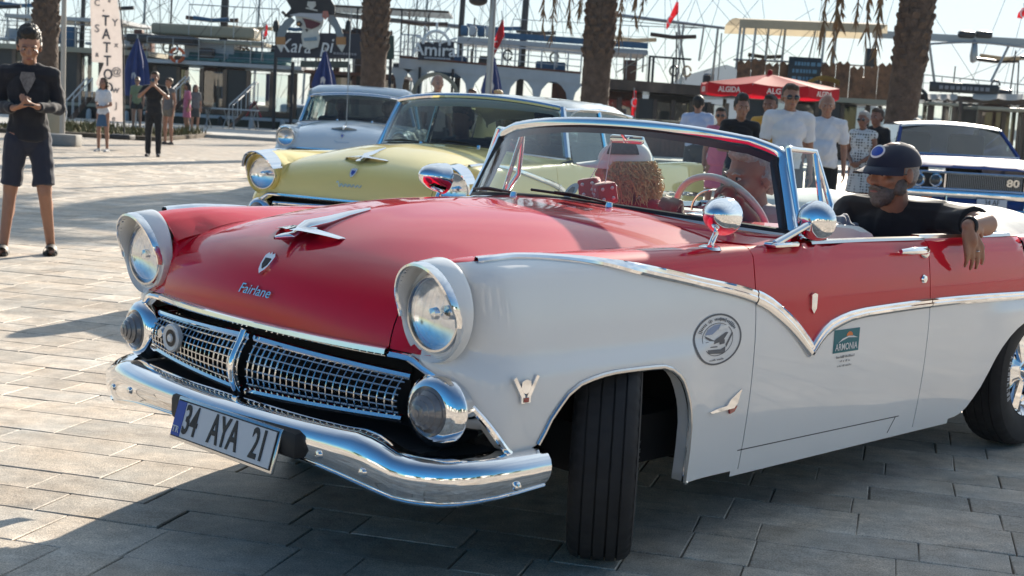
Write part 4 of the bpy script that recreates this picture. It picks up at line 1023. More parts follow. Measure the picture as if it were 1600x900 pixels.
def hair_short(root, M, col, vox, seed=0, vol=1.0, top=.0, receding=False):
    mb = MB()
    mb.ell((0, .028, .046 + top * .4), (.083 * vol, .094 * vol, .086 * vol + top), 16, 10, 0, M)
    if not receding: mb.ell((0, -.042, .090 + top * .8), (.062 * vol, .046, .034 + top * .6), 14, 8, 0, M)
    for sx in (-1, 1): mb.ell((sx * .068, .030, .012), (.019, .045, .046), 10, 8, 0, M)
    mb.ell((0, .088, -.012), (.056, .030, .055), 12, 8, 0, M)
    return remesh(mb, 'hair', HAIRC[col], root, vox, 2, .006, 55, seed)
def hair_long(root, M, col, vox, seed=0, length=.22, vol=1.0):
    mb = MB(); mb.ell((0, .020, .040), (.088 * vol, .102 * vol, .092), 16, 10, 0, M)
    for sx in (-1, 1):
        mb.cone(M @ Vector((sx * .070, .02, .03)), M @ Vector((sx * .085 * vol, .03, -length)), .034, .030 * vol, 10); mb.cone(M @ Vector((sx * .04, .075, .02)), M @ Vector((sx * .05 * vol, .085, -length * 1.05)), .045, .04 * vol, 10)
    return remesh(mb, 'hair', HAIRC[col], root, vox, 2, .012 * vol, 45, seed)
def hand(mb, wrist, d, palm, s=1.0, curl=.5, left=True, splay=1.0, wide=1.0):
    """palm box with four fingers and a thumb; d = towards the fingers, palm = direction the palm faces"""
    wrist, d, palm = Vector(wrist), Vector(d).normalized(), Vector(palm).normalized()
    palm = (palm - d * palm.dot(d)).normalized(); sd_ = d.cross(palm).normalized() * (1 if left else -1) * wide   # towards the thumb
    c = wrist + d * .048 * s
    mb.cone(wrist, c, .024 * s, .034 * s, 8, sq=.6)
    for k in range(4): mb.cone(wrist + d * .02 * s + sd_ * (.012 - .010 * k) * s, wrist + d * .092 * s + sd_ * (.030 - .020 * k) * s, .013 * s, .0115 * s, 7)
    for k in range(4):
        L = (.070, .080, .074, .056)[k] * s; b = wrist + d * (.092 - .004 * (k == 3)) * s + sd_ * (.030 - .020 * k) * s * splay
        cu = curl * (.9 + .12 * k)
        d1 = (d * math.cos(cu * .7) + palm * math.sin(cu * .7)).normalized(); d2 = (d * math.cos(cu * 1.5) + palm * math.sin(cu * 1.5)).normalized()
        m_ = b + d1 * L * .52; e = m_ + d2 * L * .48
        mb.cone(b, m_, .0100 * s, .0090 * s, 7); mb.cone(m_, e, .0090 * s, .0072 * s, 7)
    t0 = wrist + d * .022 * s + sd_ * .022 * s; t1 = t0 + (d * .55 + sd_ * .75 + palm * .35).normalized() * .040 * s; t2 = t1 + (d * .85 + sd_ * .3 + palm * .45).normalized() * .030 * s
    mb.cone(t0, t1, .015 * s, .0115 * s, 7); mb.cone(t1, t2, .011 * s, .008 * s, 7)
def person(label, loc, rz, H=1.75, arms='hang', top=None, top_kind='tee', bottom=None, bot_kind='shorts', skin=1, hair=('short', 'black'), shades=False, build=1.0, vox=.011, shoes=None, look=(0, 0), group=None, stance=.0, lean=0.0, seed=0, bust=0.0, female=False, legs_in=False, extra=None, belly=0.0):
    k = H / 1.75
    root = thing('person', label, 'person', loc, rz, group)
    V = lambda x, y, z: Vector((x * k, y * k, z * k))
    # joints (facing -y, own left = +x)
    hipw = .088 if not female else .092; shw = (.178 if not female else .155) * build
    hip = {s: V(s * hipw, stance * .02 * s, .92) for s in (-1, 1)}; knee = {s: V(s * (hipw + .012 + .03 * stance), -.012 - .03 * stance * s, .495) for s in (-1, 1)}; ank = {s: V(s * (hipw + .018 + .06 * stance), .02 + .05 * stance * s, .085) for s in (-1, 1)}
    sh = {s: V(s * shw, .0, 1.415) for s in (-1, 1)}
    neck = V(0, .005, 1.46); headc = V(0, -.012, 1.635)
    A = {}
    if arms == 'hang':
        for s in (-1, 1): A[s] = (V(s * (shw + .045), .03, 1.13), V(s * (shw + .055), -.04, .875), V(s * .1, -.1, -1), V(-s, -.1, 0))
    elif arms == 'crossed':
        A[1] = (V(shw + .06, -.03, 1.15), V(-.07, -.215, 1.16), V(-1, .15, .1), V(0, 1, 0)); A[-1] = (V(-shw - .06, -.03, 1.15), V(.08, -.19, 1.12), V(1, .2, .1), V(0, 1, 0))
    elif arms == 'clasp':
        A[1] = (V(shw + .06, .02, 1.14), V(.055, -.20, 1.00), V(-.8, -.5, -.2), V(-.3, 1, .2)); A[-1] = (V(-shw - .06, .02, 1.14), V(-.05, -.20, .985), V(.8, -.5, -.2), V(.3, 1, .2))
    elif arms == 'phone_low':
        A[1] = (V(shw + .055, .03, 1.16), V(.085, -.255, 1.175), V(-.75, -.45, .25), V(-.4, -.1, .9)); A[-1] = (V(-shw - .055, .03, 1.16), V(-.085, -.255, 1.155), V(.75, -.45, .25), V(.4, -.1, .9))
    elif arms == 'phone_up':
        A[1] = (V(shw + .09, -.13, 1.24), V(.05, -.30, 1.46), V(-.45, -.35, .75), V(-.6, .4, 0)); A[-1] = (V(-shw - .09, -.13, 1.24), V(-.05, -.30, 1.46), V(.45, -.35, .75), V(.6, .4, 0))
    elif arms == 'one_up':
        A[1] = (V(shw + .05, .03, 1.14), V(shw + .02, -.16, .95), V(0, -.6, -.8), V(-1, 0, 0)); A[-1] = (V(-shw - .07, -.08, 1.2), V(-.10, -.22, 1.38), V(.3, -.2, .9), V(.5, .5, 0))
    elif arms == 'pockets':
        for s in (-1, 1): A[s] = (V(s * (shw + .085), .07, 1.15), V(s * (hipw + .11), -.02, .93), V(-s * .3, -.2, -.9), V(-s, 0, 0))
    elif arms == 'held':
        A[1] = (V(shw + .05, .03, 1.13), V(.07, -.2, 1.06), V(-.9, -.3, .1), V(0, .2, 1)); A[-1] = (V(-shw - .05, .03, 1.13), V(-.05, -.215, 1.05), V(.9, -.2, .1), V(0, .4, 1))
    b = build
    mb = MB()
    fdir = Vector((math.sin(R(look[0])), -math.cos(R(look[0])), math.sin(R(look[1]))))
    M = head(mb, headc, fdir, (0, -.12 * math.sin(R(look[1])), 1), 1.10 * k * (1.0 if not female else .95))
    mb.cone(neck - V(0, -.01, .05), headc + V(0, .015, -.07), .062 * k * b ** .5 * (.85 if female else 1), .054 * k * (.85 if female else 1), 12)
    mb.ell(V(0, 0, 1.30), (.155 * k * b, .098 * k * b, .165 * k), 16, 10); mb.ell(V(0, -.01 - belly * .3, 1.09), (.135 * k * b, (.092 + belly * .5) * k * b, .16 * k), 16, 10); mb.ell(V(0, .01, .955), (.155 * k * b ** .6, .105 * k * b, .12 * k), 16, 10)
    mb.cone(sh[-1], sh[1], .052 * k * b, .052 * k * b, 10)
    for s in (-1, 1): mb.cone(sh[s], V(s * .035, .008, 1.475), .044 * k * b, .040 * k * b, 10)
    hs = 1.0 * k * (.9 if female else 1.0)
    for s in (-1, 1):
        el, wr, hd, pd = A[s]
        mb.cone(sh[s], el, .050 * k * b, .038 * k * b ** .5, 10); mb.cone(el, wr, .040 * k * b ** .5, .0255 * k, 10)
        hand(mb, wr, hd, pd, hs, .55 if arms in ('hang', 'pockets') else .8, s == 1)
        mb.cone(hip[s], knee[s], .084 * k * b ** .7, .057 * k * b ** .4, 12); mb.cone(knee[s], ank[s], .054 * k * b ** .4, .036 * k, 12)
        cf = knee[s].lerp(ank[s], .3) + V(0, .022, 0); mb.ell(cf, (.052 * k, .056 * k, .12 * k), 10, 8)
        mb.cone(ank[s] + V(0, .02, -.045), ank[s] + V(s * .018, -.15, -.062), .034 * k, .022 * k, 10); mb.cone(ank[s], ank[s] + V(0, .0, -.045), .034 * k, .036 * k, 10)
    body = remesh(mb, 'body', SKIN[skin], root, vox, 3)
    face(root, M, hair[1] if hair and hair[1] != 'blond' else 'brown', shades)
    if hair:
        if hair[0] == 'short': hair_short(root, M, hair[1], vox, seed)
        elif hair[0] == 'tall': hair_short(root, M, hair[1], vox, seed, 1.02, .022)
        elif hair[0] == 'bald': hair_short(root, M, hair[1], vox, seed, .955, -.012, True)
        elif hair[0] == 'long': hair_long(root, M, hair[1], vox, seed)
        elif hair[0] == 'bun':
            hair_short(root, M, hair[1], vox, seed, 1.02); MB().ell((0, .11, .06), (.04, .04, .04), 10, 8, 0, M).build('hair_bun', HAIRC[hair[1]], root, 180)
    if top:
        t = MB(); e = .016
        hem = .90 if bot_kind != 'dress' else .9
        t.ell(V(0, 0, 1.30), ((.155 * b + e) * k, (.098 * b + e) * k, .165 * k), 16, 10)
        t.cone(V(0, 0, 1.32), V(0, -.005 - belly * .2, hem), .13 * k * b, (.148 * b ** .7 + .012) * k, 18, flat=(False, True), sq=.74 + belly)
        t.ell(V(0, -.012 - belly * .3, 1.09), ((.135 * b + e) * k, (.094 * b + belly * .5 + e) * k, .17 * k), 16, 10); t.ell(V(0, .005, .98), ((.150 * b ** .7 + e) * k, (.104 * b + e * .8) * k, .10 * k), 16, 10)
        if bust:
            for s in (-1, 1): t.ell(V(s * .07, -.085, 1.27), (.07 * k, .055 * k, .065 * k), 12, 8)
        t.cone(sh[-1] + V(.01, 0, .004), sh[1] + V(-.01, 0, .004), (.058 * b + .015) * k, (.058 * b + .015) * k, 12)
        for s in (-1, 1): t.cone(sh[s] + V(0, 0, .006), V(s * .055, .008, 1.462), (.050 * b + .012) * k, (.040 * b + .012) * k, 10)
        if top_kind != 'vest':
            for s in (-1, 1):
                el, wr = A[s][0], A[s][1]
                if top_kind == 'long': t.cone(sh[s], el, .062 * k * b, .052 * k * b ** .5, 12); t.cone(el, el.lerp(wr, .94), .052 * k * b ** .5, .038 * k, 12, flat=(False, True))
                else: t.cone(sh[s], sh[s].lerp(el, .78), .062 * k * b, .059 * k * b, 12, flat=(False, True))
        if top_kind in ('polo', 'shirt', 'long'):
            t.cone(neck + V(0, .0, -.035), neck + V(0, .004, .030), .082 * k, .073 * k, 14, flat=(True, True))
        remesh(t, {'tee': 'tee_shirt', 'polo': 'polo_shirt', 'shirt': 'shirt', 'long': 'sweatshirt', 'vest': 'vest_top'}[top_kind], top, root, vox, 3, .009, 13, seed)
    if bottom:
        t = MB(); sp = .022
        t.ell(V(0, .008, .945), ((.158 * b ** .6 + .012) * k, (.108 * b + .012) * k, .115 * k), 16, 10); t.cone(V(0, .004, 1.0), V(0, .006, .93), .138 * k * b ** .7, .152 * k * b ** .6, 16, flat=(True, False), sq=.76)
        if bot_kind in ('skirt', 'dress'):
            t.cone(V(0, 0, .98), V(0, -.005, .56 if bot_kind == 'dress' else .60), .145 * k * b, .19 * k * b, 20, flat=(False, True), sq=.72)
        else:
            for s in (-1, 1):
                if bot_kind == 'shorts': t.cone(hip[s] + V(0, 0, -.02), hip[s].lerp(knee[s], .86), .094 * k * b ** .7, .088 * k * b ** .5, 14, flat=(False, True))
                elif bot_kind == 'short_shorts': t.cone(hip[s] + V(0, 0, -.02), hip[s].lerp(knee[s], .42), .096 * k * b ** .7, .096 * k * b ** .5, 14, flat=(False, True))
                else: t.cone(hip[s] + V(0, 0, -.02), knee[s], .094 * k * b ** .7, .068 * k * b ** .5, 14); t.cone(knee[s], ank[s] + V(0, 0, -.02), .066 * k * b ** .5, .058 * k, 14, flat=(False, True))
        remesh(t, {'shorts': 'shorts', 'short_shorts': 'shorts', 'trousers': 'trousers', 'skirt': 'skirt', 'dress': 'dress_skirt'}[bot_kind], bottom, root, vox, 3, .007, 11, seed + 1)
    for s in (-1, 1):
        t = MB(); a = ank[s]
        if shoes == 'slides':
            t.cone(a + V(0, .045, -.075), a + V(s * .016, -.155, -.075), .040 * k, .043 * k, 12, sq=1); t.cone(a + V(-s * .03, -.08, -.04), a + V(s * .045, -.08, -.04), .032 * k, .032 * k, 10)
            t = MB(); t.grid([[Vector((a.x + s * .008 * k + w_ * cx, a.y + yy, zz)) for cx, zz in ((-1, .002), (-1, .026), (1, .026), (1, .002))] for yy, w_ in ((.075, .030), (.045, .048), (-.05, .050), (-.12, .058), (-.175, .046), (-.195, .02))], cv=True)
            t.grid([[Vector((a.x + s * .008 * k + .060 * math.cos(q), yy, .012 + (.080 - .15 * (abs(yy - a.y + .04))) * math.sin(q))) for q in LS(0, math.pi, 9)] for yy in (a.y - .02, a.y - .08, a.y - .15)]); t.build('slide_sandal', mat('black sandal', (.015, .015, .016), .6), root)
        else:
            t.cone(a + V(0, .03, -.050), a + V(s * .018, -.145, -.058), .042 * k, .034 * k, 12); t.cone(a + V(0, .0, -.01), a + V(0, -.01, -.05), .043 * k, .048 * k, 12, flat=(True, False)); t.box(a + V(s * .008, -.055, -.076), (.078 * k, .25 * k, .018))
            remesh(t, 'shoe', shoes or cloth('dark shoe', (.03, .03, .035)), root, max(vox, .009), 1)
    return root, M, A
NAVY = cloth('navy jersey', (.008, .009, .016)); NAVYSH = cloth('navy shorts cloth', (.016, .020, .038)); BLK = cloth('black cotton', (.010, .010, .012)); WHT = cloth('white cotton', (.66, .67, .70)); LBLUE = cloth('pale blue cotton', (.40, .48, .66)); DENIM = cloth('blue denim', (.05, .11, .20), noise=.2, nscale=30); SAGE = cloth('sage cotton', (.22, .27, .16)); PINK = cloth('pink print cotton', (.55, .15, .25), noise=.3, nscale=35)
GREYC = cloth('grey cotton', (.12, .12, .13)); MUST = cloth('mustard cotton', (.60, .30, .04)); OLIVE = cloth('dark shorts cloth', (.03, .035, .04)); KHAKI = cloth('khaki cloth', (.16, .14, .11)); WSHOE = cloth('white shoe', (.5, .5, .5)); ROSE = cloth('rose scarf cloth', (.62, .16, .26))
def dotted(name, base, dot, sc):
    m = bpy.data.materials.new(name); m.use_nodes = True; n = m.node_tree; b = n.nodes['Principled BSDF']; t = n.nodes.new('ShaderNodeTexCoord'); v = n.nodes.new('ShaderNodeTexVoronoi'); v.inputs['Scale'].default_value = sc; v.inputs['Randomness'].default_value = .15
    r_ = n.nodes.new('ShaderNodeMath'); r_.operation = 'LESS_THAN'; r_.inputs[1].default_value = .34; x = n.nodes.new('ShaderNodeMix'); x.data_type = 'RGBA'; x.inputs[6].default_value = (*base, 1); x.inputs[7].default_value = (*dot, 1)
    n.links.new(t.outputs['Object'], v.inputs[0]); n.links.new(v.outputs['Distance'], r_.inputs[0]); n.links.new(r_.outputs[0], x.inputs[0]); n.links.new(x.outputs[2], b.inputs['Base Color']); b.inputs['Roughness'].default_value = .85; return m
DOTS = dotted('dotted cotton', (.62, .63, .62), (.03, .035, .03), 26)
def stand(u, Y): return (GX(u, Y), Y, 0)
def phone(root, p, M=None):
    return MB().box(p, (.075, .012, .15), 0, M, ch=.004).build('phone', mat('phone black', (.01, .01, .012), .2, coat=1), root)
# young man at the left, looking at the camera with a phone in both hands
yr, yM, yA = person('young man in dark sweatshirt, navy shorts and black slides holding a phone', stand(42, 11.75), R(14), 1.84, 'phone_low', NAVY, 'long', NAVYSH, 'shorts', 1, ('tall', 'black'), vox=.0075, shoes='slides', stance=1.1, look=(6, -16), seed=3, build=.98)
pm_ = MB().box((0, -.30, 1.245), (.145, .075, .012), 0, Matrix.Translation((0, 0, 0)), ch=.004).build('smartphone', mat('phone black', (.01, .01, .012), .2, coat=1), None)
tag(pm_, 'black smartphone held in the hands of the young man at left', 'phone'); pm_.location = yr.location; pm_.rotation_euler = yr.rotation_euler
m = MB().prism([(-.062, .0), (-.05, .05), (.05, .05), (.062, .0), (.03, -.075), (0, -.13), (-.03, -.075)], .006); place(m.mesh('undershirt', cloth('grey print cotton', (.17, .15, .14), noise=.5, nscale=40)), 'undershirt', basis((0, -.118, 1.46), (1, 0, 0), (0, .22, 1)), yr)
m = MB()
for z0, z1 in ((1.44, .93),): m.tube([(.245, .02, 1.42), (.30, .05, 1.2), (.29, .0, 1.12)], .004, 6)
m.build('sleeve_piping', WHITEPRINT, yr)
# bystanders on the far left
person('girl in white tee and denim skirt left of the tattoo banner', stand(160, 31.5), R(-10), 1.62, 'held', WHT, 'tee', DENIM, 'skirt', 1, ('long', 'brown'), vox=.014, female=True, build=.86, seed=4, shoes=WSHOE)
wr_, wM, wA = person('person all in black photographing with raised phone on the plaza', stand(239, 30.6), R(8), 1.80, 'phone_up', BLK, 'tee', BLK, 'trousers', 1, ('short', 'brown'), vox=.014, build=1.12, seed=5)
o = phone(None, (0, -.34, 1.60)); tag(o, 'phone raised by the person dressed all in black', 'phone'); o.location = wr_.location; o.rotation_euler = wr_.rotation_euler
person('person in sage top and sunglasses in front of closed blue umbrella', stand(213, 47.5), R(5), 1.82, 'hang', SAGE, 'tee', OLIVE, 'short_shorts', 0, ('short', 'brown'), True, vox=.018, female=True, seed=6)
person('person in pale top half hidden behind the photographer in black', stand(262, 38.0), R(-30), 1.76, 'hang', GREYC, 'vest', KHAKI, 'short_shorts', 1, ('short', 'brown'), vox=.016, female=True, seed=7)
person('woman in pink print top with dark bag by the boats', stand(291, 47.0), R(-60), 1.72, 'hang', PINK, 'tee', PINK, 'skirt', 1, ('long', 'black'), vox=.018, female=True, seed=8)
person('woman in short skirt partly behind the woman in pink', stand(304, 49.5), R(30), 1.68, 'hang', GREYC, 'tee', OLIVE, 'skirt', 1, ('long', 'brown'), vox=.018, female=True, seed=9)
# people behind the yellow car
person('bald man whose head shows above the roof of the yellow car', stand(676, 24.0), R(20), 1.92, 'hang', cloth('pale tee cloth', (.5, .42, .40)), 'tee', OLIVE, 'shorts', 0, ('bald', 'grey'), vox=.014, seed=10)
person('person in grey seen just above the yellow car roof', stand(731, 30), R(-15), 1.80, 'hang', GREYC, 'tee', OLIVE, 'shorts', 1, ('short', 'brown'), vox=.016, seed=11)
person('person with light hair standing beside grey pole above the yellow roof', stand(772, 33), R(-50), 1.84, 'hang', KHAKI, 'tee', OLIVE, 'shorts', 0, ('short', 'blond'), vox=.016, seed=12)
person('dark haired person in shade between middle palm and wooden boat', stand(937, 33), R(60), 1.74, 'hang', BLK, 'tee', OLIVE, 'shorts', 2, ('short', 'black'), vox=.016, seed=13)
# people on the right
person('man in pale blue shirt and dark shorts seen from behind', stand(1080, 23.5), R(168), 1.80, 'held', LBLUE, 'shirt', OLIVE, 'shorts', 1, ('short', 'black'), vox=.012, seed=14, build=1.1)
person('woman with pale sunglasses and pink scarf beside the black tee youth', stand(1114, 19.5), R(-12), 1.60, 'hang', ROSE, 'tee', ROSE, 'dress', 1, ('short', 'black'), True, vox=.012, seed=15, female=True)
person('young man in black tee with arms crossed', stand(1143, 16.4), R(4), 1.70, 'crossed', BLK, 'tee', KHAKI, 'shorts', 1, ('tall', 'black'), vox=.010, seed=16)
person('man in mustard top behind the white polo man', stand(1188, 18.6), R(-25), 1.78, 'hang', MUST, 'tee', OLIVE, 'shorts', 2, ('short', 'black'), vox=.011, seed=17)
person('man in white polo shirt and dark sunglasses, tallest by the red umbrella', stand(1216, 15.4), R(2), 1.84, 'hang', WHT, 'polo', OLIVE, 'shorts', 1, ('short', 'brown'), True, vox=.009, seed=18, build=1.12, belly=.05)
person('older man with short grey hair in white tee and dark shorts', stand(1275, 17.6), R(-8), 1.80, 'hang', WHT, 'tee', BLK, 'shorts', 1, ('bald', 'grey'), vox=.010, seed=19, build=1.1, belly=.08)
person('woman in dotted white sleeveless dress and sunglasses', stand(1335, 20.0), R(-35), 1.66, 'clasp', DOTS, 'vest', DOTS, 'dress', 2, ('bun', 'grey'), True, vox=.012, seed=20, female=True, build=1.05)
person('man in dark tee close behind the woman in dotted dress', stand(1356, 21.0), R(-45), 1.72, 'hang', BLK, 'tee', BLK, 'trousers', 2, ('short', 'brown'), vox=.014, seed=21)
person('person in plum top standing right of the right palm trunk', stand(1421, 27.0), R(10), 1.66, 'hang', cloth('plum cotton', (.14, .08, .12)), 'tee', KHAKI, 'trousers', 1, ('short', 'grey'), vox=.016, seed=22)
# ---------------------------------------------------------------- people riding in the cars (coordinates of the red car)
def rider(label, hips, chest, neckp, headp, hf, sh, el, wr, hd, pd, knees, ankles, skin, top, bottom, hs=1.0, vox=.008, seed=0, rotz=CARR, base=None, sleeve=.75, long_=False, build=1.0, tname='tee_shirt', up=(0, 0, 1), curl=(.8, .8), waist=.0, hsc=(1.02, 1.02)):
    root = thing('person', label, 'person', base if base is not None else (CARX, CARY, 0), rotz)
    mb = MB(); V = Vector; hips, chest, neckp, headp = V(hips), V(chest), V(neckp), V(headp)
    M = head(mb, headp, hf, up, 1.06 * hs)
    lat = (V(sh[0]) - V(sh[1])).normalized()
    mb.cone(neckp - V((0, 0, .04)), headp - V((0, 0, .06)) + (-V(hf)).normalized() * .012, .060 * build, .055 * hs, 12)
    for t_, r1, r2 in ((0, .16, .115), (.5, .148, .108 + waist), (1, .165 * build, .105)):
        c_ = hips.lerp(chest, t_)
        mb.cone(c_ - lat * (r1 - r2) , c_ + lat * (r1 - r2), r2, r2, 12)
    mb.cone(hips, chest, .12, .12, 12); mb.cone(V(sh[0]), V(sh[1]), .056 * build, .056 * build, 10)
    for i, s in enumerate((1, -1)):
        mb.cone(V(sh[i]), V(el[i]), .052 * build, .041 * build, 12); mb.cone(V(el[i]), V(wr[i]), .043 * build, .027, 12)
        hand(mb, wr[i], hd[i], pd[i], hs * hsc[i], curl[i], s == 1, wide=1.0 if hsc[i] < 1.05 else 1.25)
        h_ = hips + lat * .09 * s; mb.cone(h_, V(knees[i]), .082, .056, 12); mb.cone(V(knees[i]), V(ankles[i]), .054, .038, 12); mb.cone(V(ankles[i]), V(ankles[i]) + V((.16, 0, -.04)), .036, .026, 8)
    remesh(mb, 'body', SKIN[skin], root, vox, 3)
    t = MB(); e = .016
    for t_, r1, r2 in ((0, .16, .115), (.5, .150, .112 + waist), (1, .165 * build, .105)):
        c_ = hips.lerp(chest, t_); t.cone(c_ - lat * (r1 - r2), c_ + lat * (r1 - r2), r2 + e, r2 + e, 12)
    t.cone(hips, chest, .12 + e, .12 + e, 12); t.cone(V(sh[0]) - lat * .01, V(sh[1]) + lat * .01, .056 * build + .018, .056 * build + .018, 12)
    for i in (0, 1):
        if long_: t.cone(V(sh[i]), V(el[i]), .064 * build, .054 * build, 12); t.cone(V(el[i]), V(el[i]).lerp(V(wr[i]), .92), .054 * build, .038, 12, flat=(False, True))
        else: t.cone(V(sh[i]), V(sh[i]).lerp(V(el[i]), sleeve), .065 * build, .064 * build, 12, flat=(False, True))
    remesh(t, tname, top, root, vox, 3, .009, 13, seed)
    t = MB()
    for i, s in enumerate((1, -1)): t.cone(hips + lat * .09 * s, V(knees[i]), .098, .075, 12, flat=(False, False))
    t.cone(hips - lat * .05, hips + lat * .05, .125, .125, 12)
    remesh(t, 'trousers', bottom, root, .014, 2)
    return root, M
def cap(root, M, matl, vox=.007, patch=None, brim=True, sc=1.0, mesh=None):
    mb = MB(); g = []
    for j in range(9):
        q = math.pi / 2 * j / 8; row = []
        for i in range(28):
            a = 2 * math.pi * i / 28
            row.append(M @ Vector((.090 * sc * math.cos(a) * math.cos(q), .008 + .110 * sc * math.sin(a) * math.cos(q), .028 + .086 * sc * math.sin(q) ** .9 + .004 * math.sin(a))))
        g.append(row)
    mb.grid(g, cv=True); c = mb.build('cap', matl, root, 80)
    if brim:
        g = []
        for i in range(17):
            a = R(200) + R(140) * i / 16
            row = []
            for t_ in (0, .5, 1): row.append(M @ Vector(((.090 + .0 * t_) * math.cos(a) * sc, .008 + .110 * math.sin(a) * sc - .092 * t_ * (max(-math.sin(a), 0) - .3) / .7, .030 - .012 * t_ - .020 * t_ * abs(math.cos(a)))))
            g.append(row)
        g2 = [r + [p + Vector((0, 0, -.004)) for p in reversed(r)] for r in g]
        MB().grid(g2, cv=True).build('brim', matl if mesh is None else mesh, c, 60)
    if patch:
        for rad, z, mt in patch:
            g = [[M @ Vector((.090 * math.sin(px) * math.cos(.55 + py) * 1.04 * sc, .008 - .110 * math.cos(px) * math.cos(.5 + py) * (1.02 + z), .040 + .098 * sc * math.sin(.5 + py))) for px, py in [(r_ * rad[0] * math.cos(a), r_ * rad[1] * math.sin(a)) for a in LS(0, 2 * math.pi, 21)]] for r_ in (0.02, .5, 1)]
            MB().grid(g).build('cap_patch', mt, c, 80)
    return c
CAPNAVY = cloth('navy cap cloth', (.012, .016, .035)); CAPWHITE = cloth('white cap cloth', (.66, .66, .66))
# driver, grey haired, looking ahead
dr, dM = rider('grey haired driver in pale shirt at the steering wheel of the convertible', (-1.50, .38, .66), (-1.43, .38, .97), (-1.41, .38, 1.06), (-1.36, .38, 1.205), (1, -.30, -.06), ((-1.42, .57, 1.03), (-1.42, .19, 1.03)), ((-1.30, .66, .87), (-1.28, .14, .85)), ((-1.14, .50, 1.10), (-1.09, .24, 1.06)), ((.5, -.3, .6), (.7, .3, .5)), ((.5, 0, -.6), (.5, 0, -.6)), ((-1.05, .48, .70), (-1.05, .28, .70)), ((-.82, .48, .46), (-.82, .28, .46)), 1, cloth('pale pink shirt cloth', (.52, .42, .42)), OLIVE, 1.0, .008, 31, build=1.1, curl=(1.2, 1.2), base=tuple(car_w((.075, 0, 0))))
hair_short(dr, dM, 'grey', .008, 31, .99, .0, False); face(dr, dM, 'grey')
# woman in the front passenger seat
wo, wM2 = rider('blond woman in white cap and red top in the front passenger seat', (-1.50, -.38, .66), (-1.45, -.38, .95), (-1.43, -.38, 1.06), (-1.40, -.38, 1.195), (.55, -.80, -.04), ((-1.44, -.20, 1.0), (-1.46, -.55, 1.0)), ((-1.36, -.13, .80), (-1.40, -.68, .86)), ((-1.15, -.18, .72), (-1.25, -.80, 1.02)), ((.9, 0, -.2), (.6, -.4, .0)), ((0, 0, -1), (0, 0, -1)), ((-1.05, -.30, .70), (-1.05, -.48, .70)), ((-.82, -.30, .46), (-.82, -.48, .46)), 0, cloth('red cotton', (.36, .02, .03)), OLIVE, .95, .008, 32, build=.92)
mbh = MB()
for i in range(20):
    a = 2 * math.pi * i / 20
    if math.sin(a) < -.55: continue
    mbh.cone(wM2 @ Vector((.078 * math.cos(a), .02 + .088 * math.sin(a), .02)), wM2 @ Vector((.100 * math.cos(a), .03 + .112 * math.sin(a), -.06)), .020, .016, 8)
hb = remesh(mbh, 'hair', HAIRC['blond'], wo, .008, 2, .008, 60, 40); face(wo, wM2, 'brown')
ms = MB(); r5 = random.Random(4)
for i in range(620):
    a = r5.uniform(R(-38), R(218)); q0 = r5.uniform(.9, 1.1); fr = r5.uniform(18, 40); ph = r5.uniform(0, 6.3); am_ = r5.uniform(.006, .018); L = r5.uniform(.07, .20); pts = []
    for k in range(9):
        t_ = k / 8; rr_ = (1.04 + .62 * t_ - .25 * t_ * t_) * q0
        pts.append(wM2 @ Vector(((.088 * rr_) * math.cos(a) + am_ * math.sin(fr * t_ * L * 10 + ph), .022 + .098 * rr_ * math.sin(a) + am_ * math.cos(fr * t_ * L * 10 + ph), .03 - L * t_)))
    ms.tube(pts, .0021, 3)
ms.build('curls', HAIRC['blond'], hb, 60, kind='stuff')
wc = cap(wo, wM2, CAPWHITE, sc=1.08)
Mb = wM2
g = [[Mb @ Vector((.1005 * math.cos(px) * math.cos(.42 + py), .008 + .1235 * math.sin(px) * math.cos(.42 + py), .040 + .094 * math.sin(.42 + py))) for px in LS(-.62, .62, 9)] for py in LS(-.22, .40, 6)]
MB().grid(g).build('cap_patch', cloth('dark mesh cloth', (.07, .06, .06), noise=.5, nscale=90), wc, 80)
# man in the rear seat with navy cap, arm over the body side
rm, rM = rider('man in navy cap and black tee resting his arm over the rear body side', (-2.38, .42, .66), (-2.33, .44, .98), (-2.31, .45, 1.08), (-2.245, .455, 1.235), (.97, -.22, -.06), ((-2.36, .66, 1.045), (-2.30, .24, 1.05)), ((-2.20, .93, 1.055), (-2.06, .20, .84)), ((-1.995, .955, 1.055), (-1.86, .42, .93)), ((-.30, .22, -.95), (.7, .5, .1)), ((-.35, -.9, -.2), (0, 0, -1)), ((-1.95, .52, .70), (-1.95, .32, .70)), ((-1.75, .52, .46), (-1.75, .32, .46)), 1, BLK, OLIVE, 1.06, .0065, 33, build=1.16, sleeve=.72, curl=(.35, .8), hsc=(1.08, 1.02))
face(rm, rM, 'grey')
hair_short(rm, rM, 'grey', .008, 33, .97, -.01, True)
mb = MB(); mb.ell((0, -.052, -.075), (.052, .052, .050), 14, 9, 0, rM); mb.ell((0, -.070, -.102), (.034, .034, .030), 12, 8, 0, rM)
for s in (-1, 1): mb.ell((s * .058, -.012, -.050), (.014, .034, .038), 10, 8, 0, rM)
remesh(mb, 'beard', mat('grey beard', (.13, .115, .105), .8, noise=.4, nscale=80, bump=.8, bscale=160, dist=.004), rm, .0065, 1, .004, 90, 35)
m_ = MB()
for s in (-1, 1): m_.cone(rM @ Vector((0, -.104, -.046)), rM @ Vector((s * .034, -.092, -.056)), .0085, .005, 8)
remesh(m_, 'moustache', mat('grey beard', (.13, .115, .105)), rm, .005, 1)
cap(rm, rM, CAPNAVY, sc=1.06, patch=(((.42, .28), .022, WHITEPRINT), ((.34, .20), .034, BLUEPRINT)))
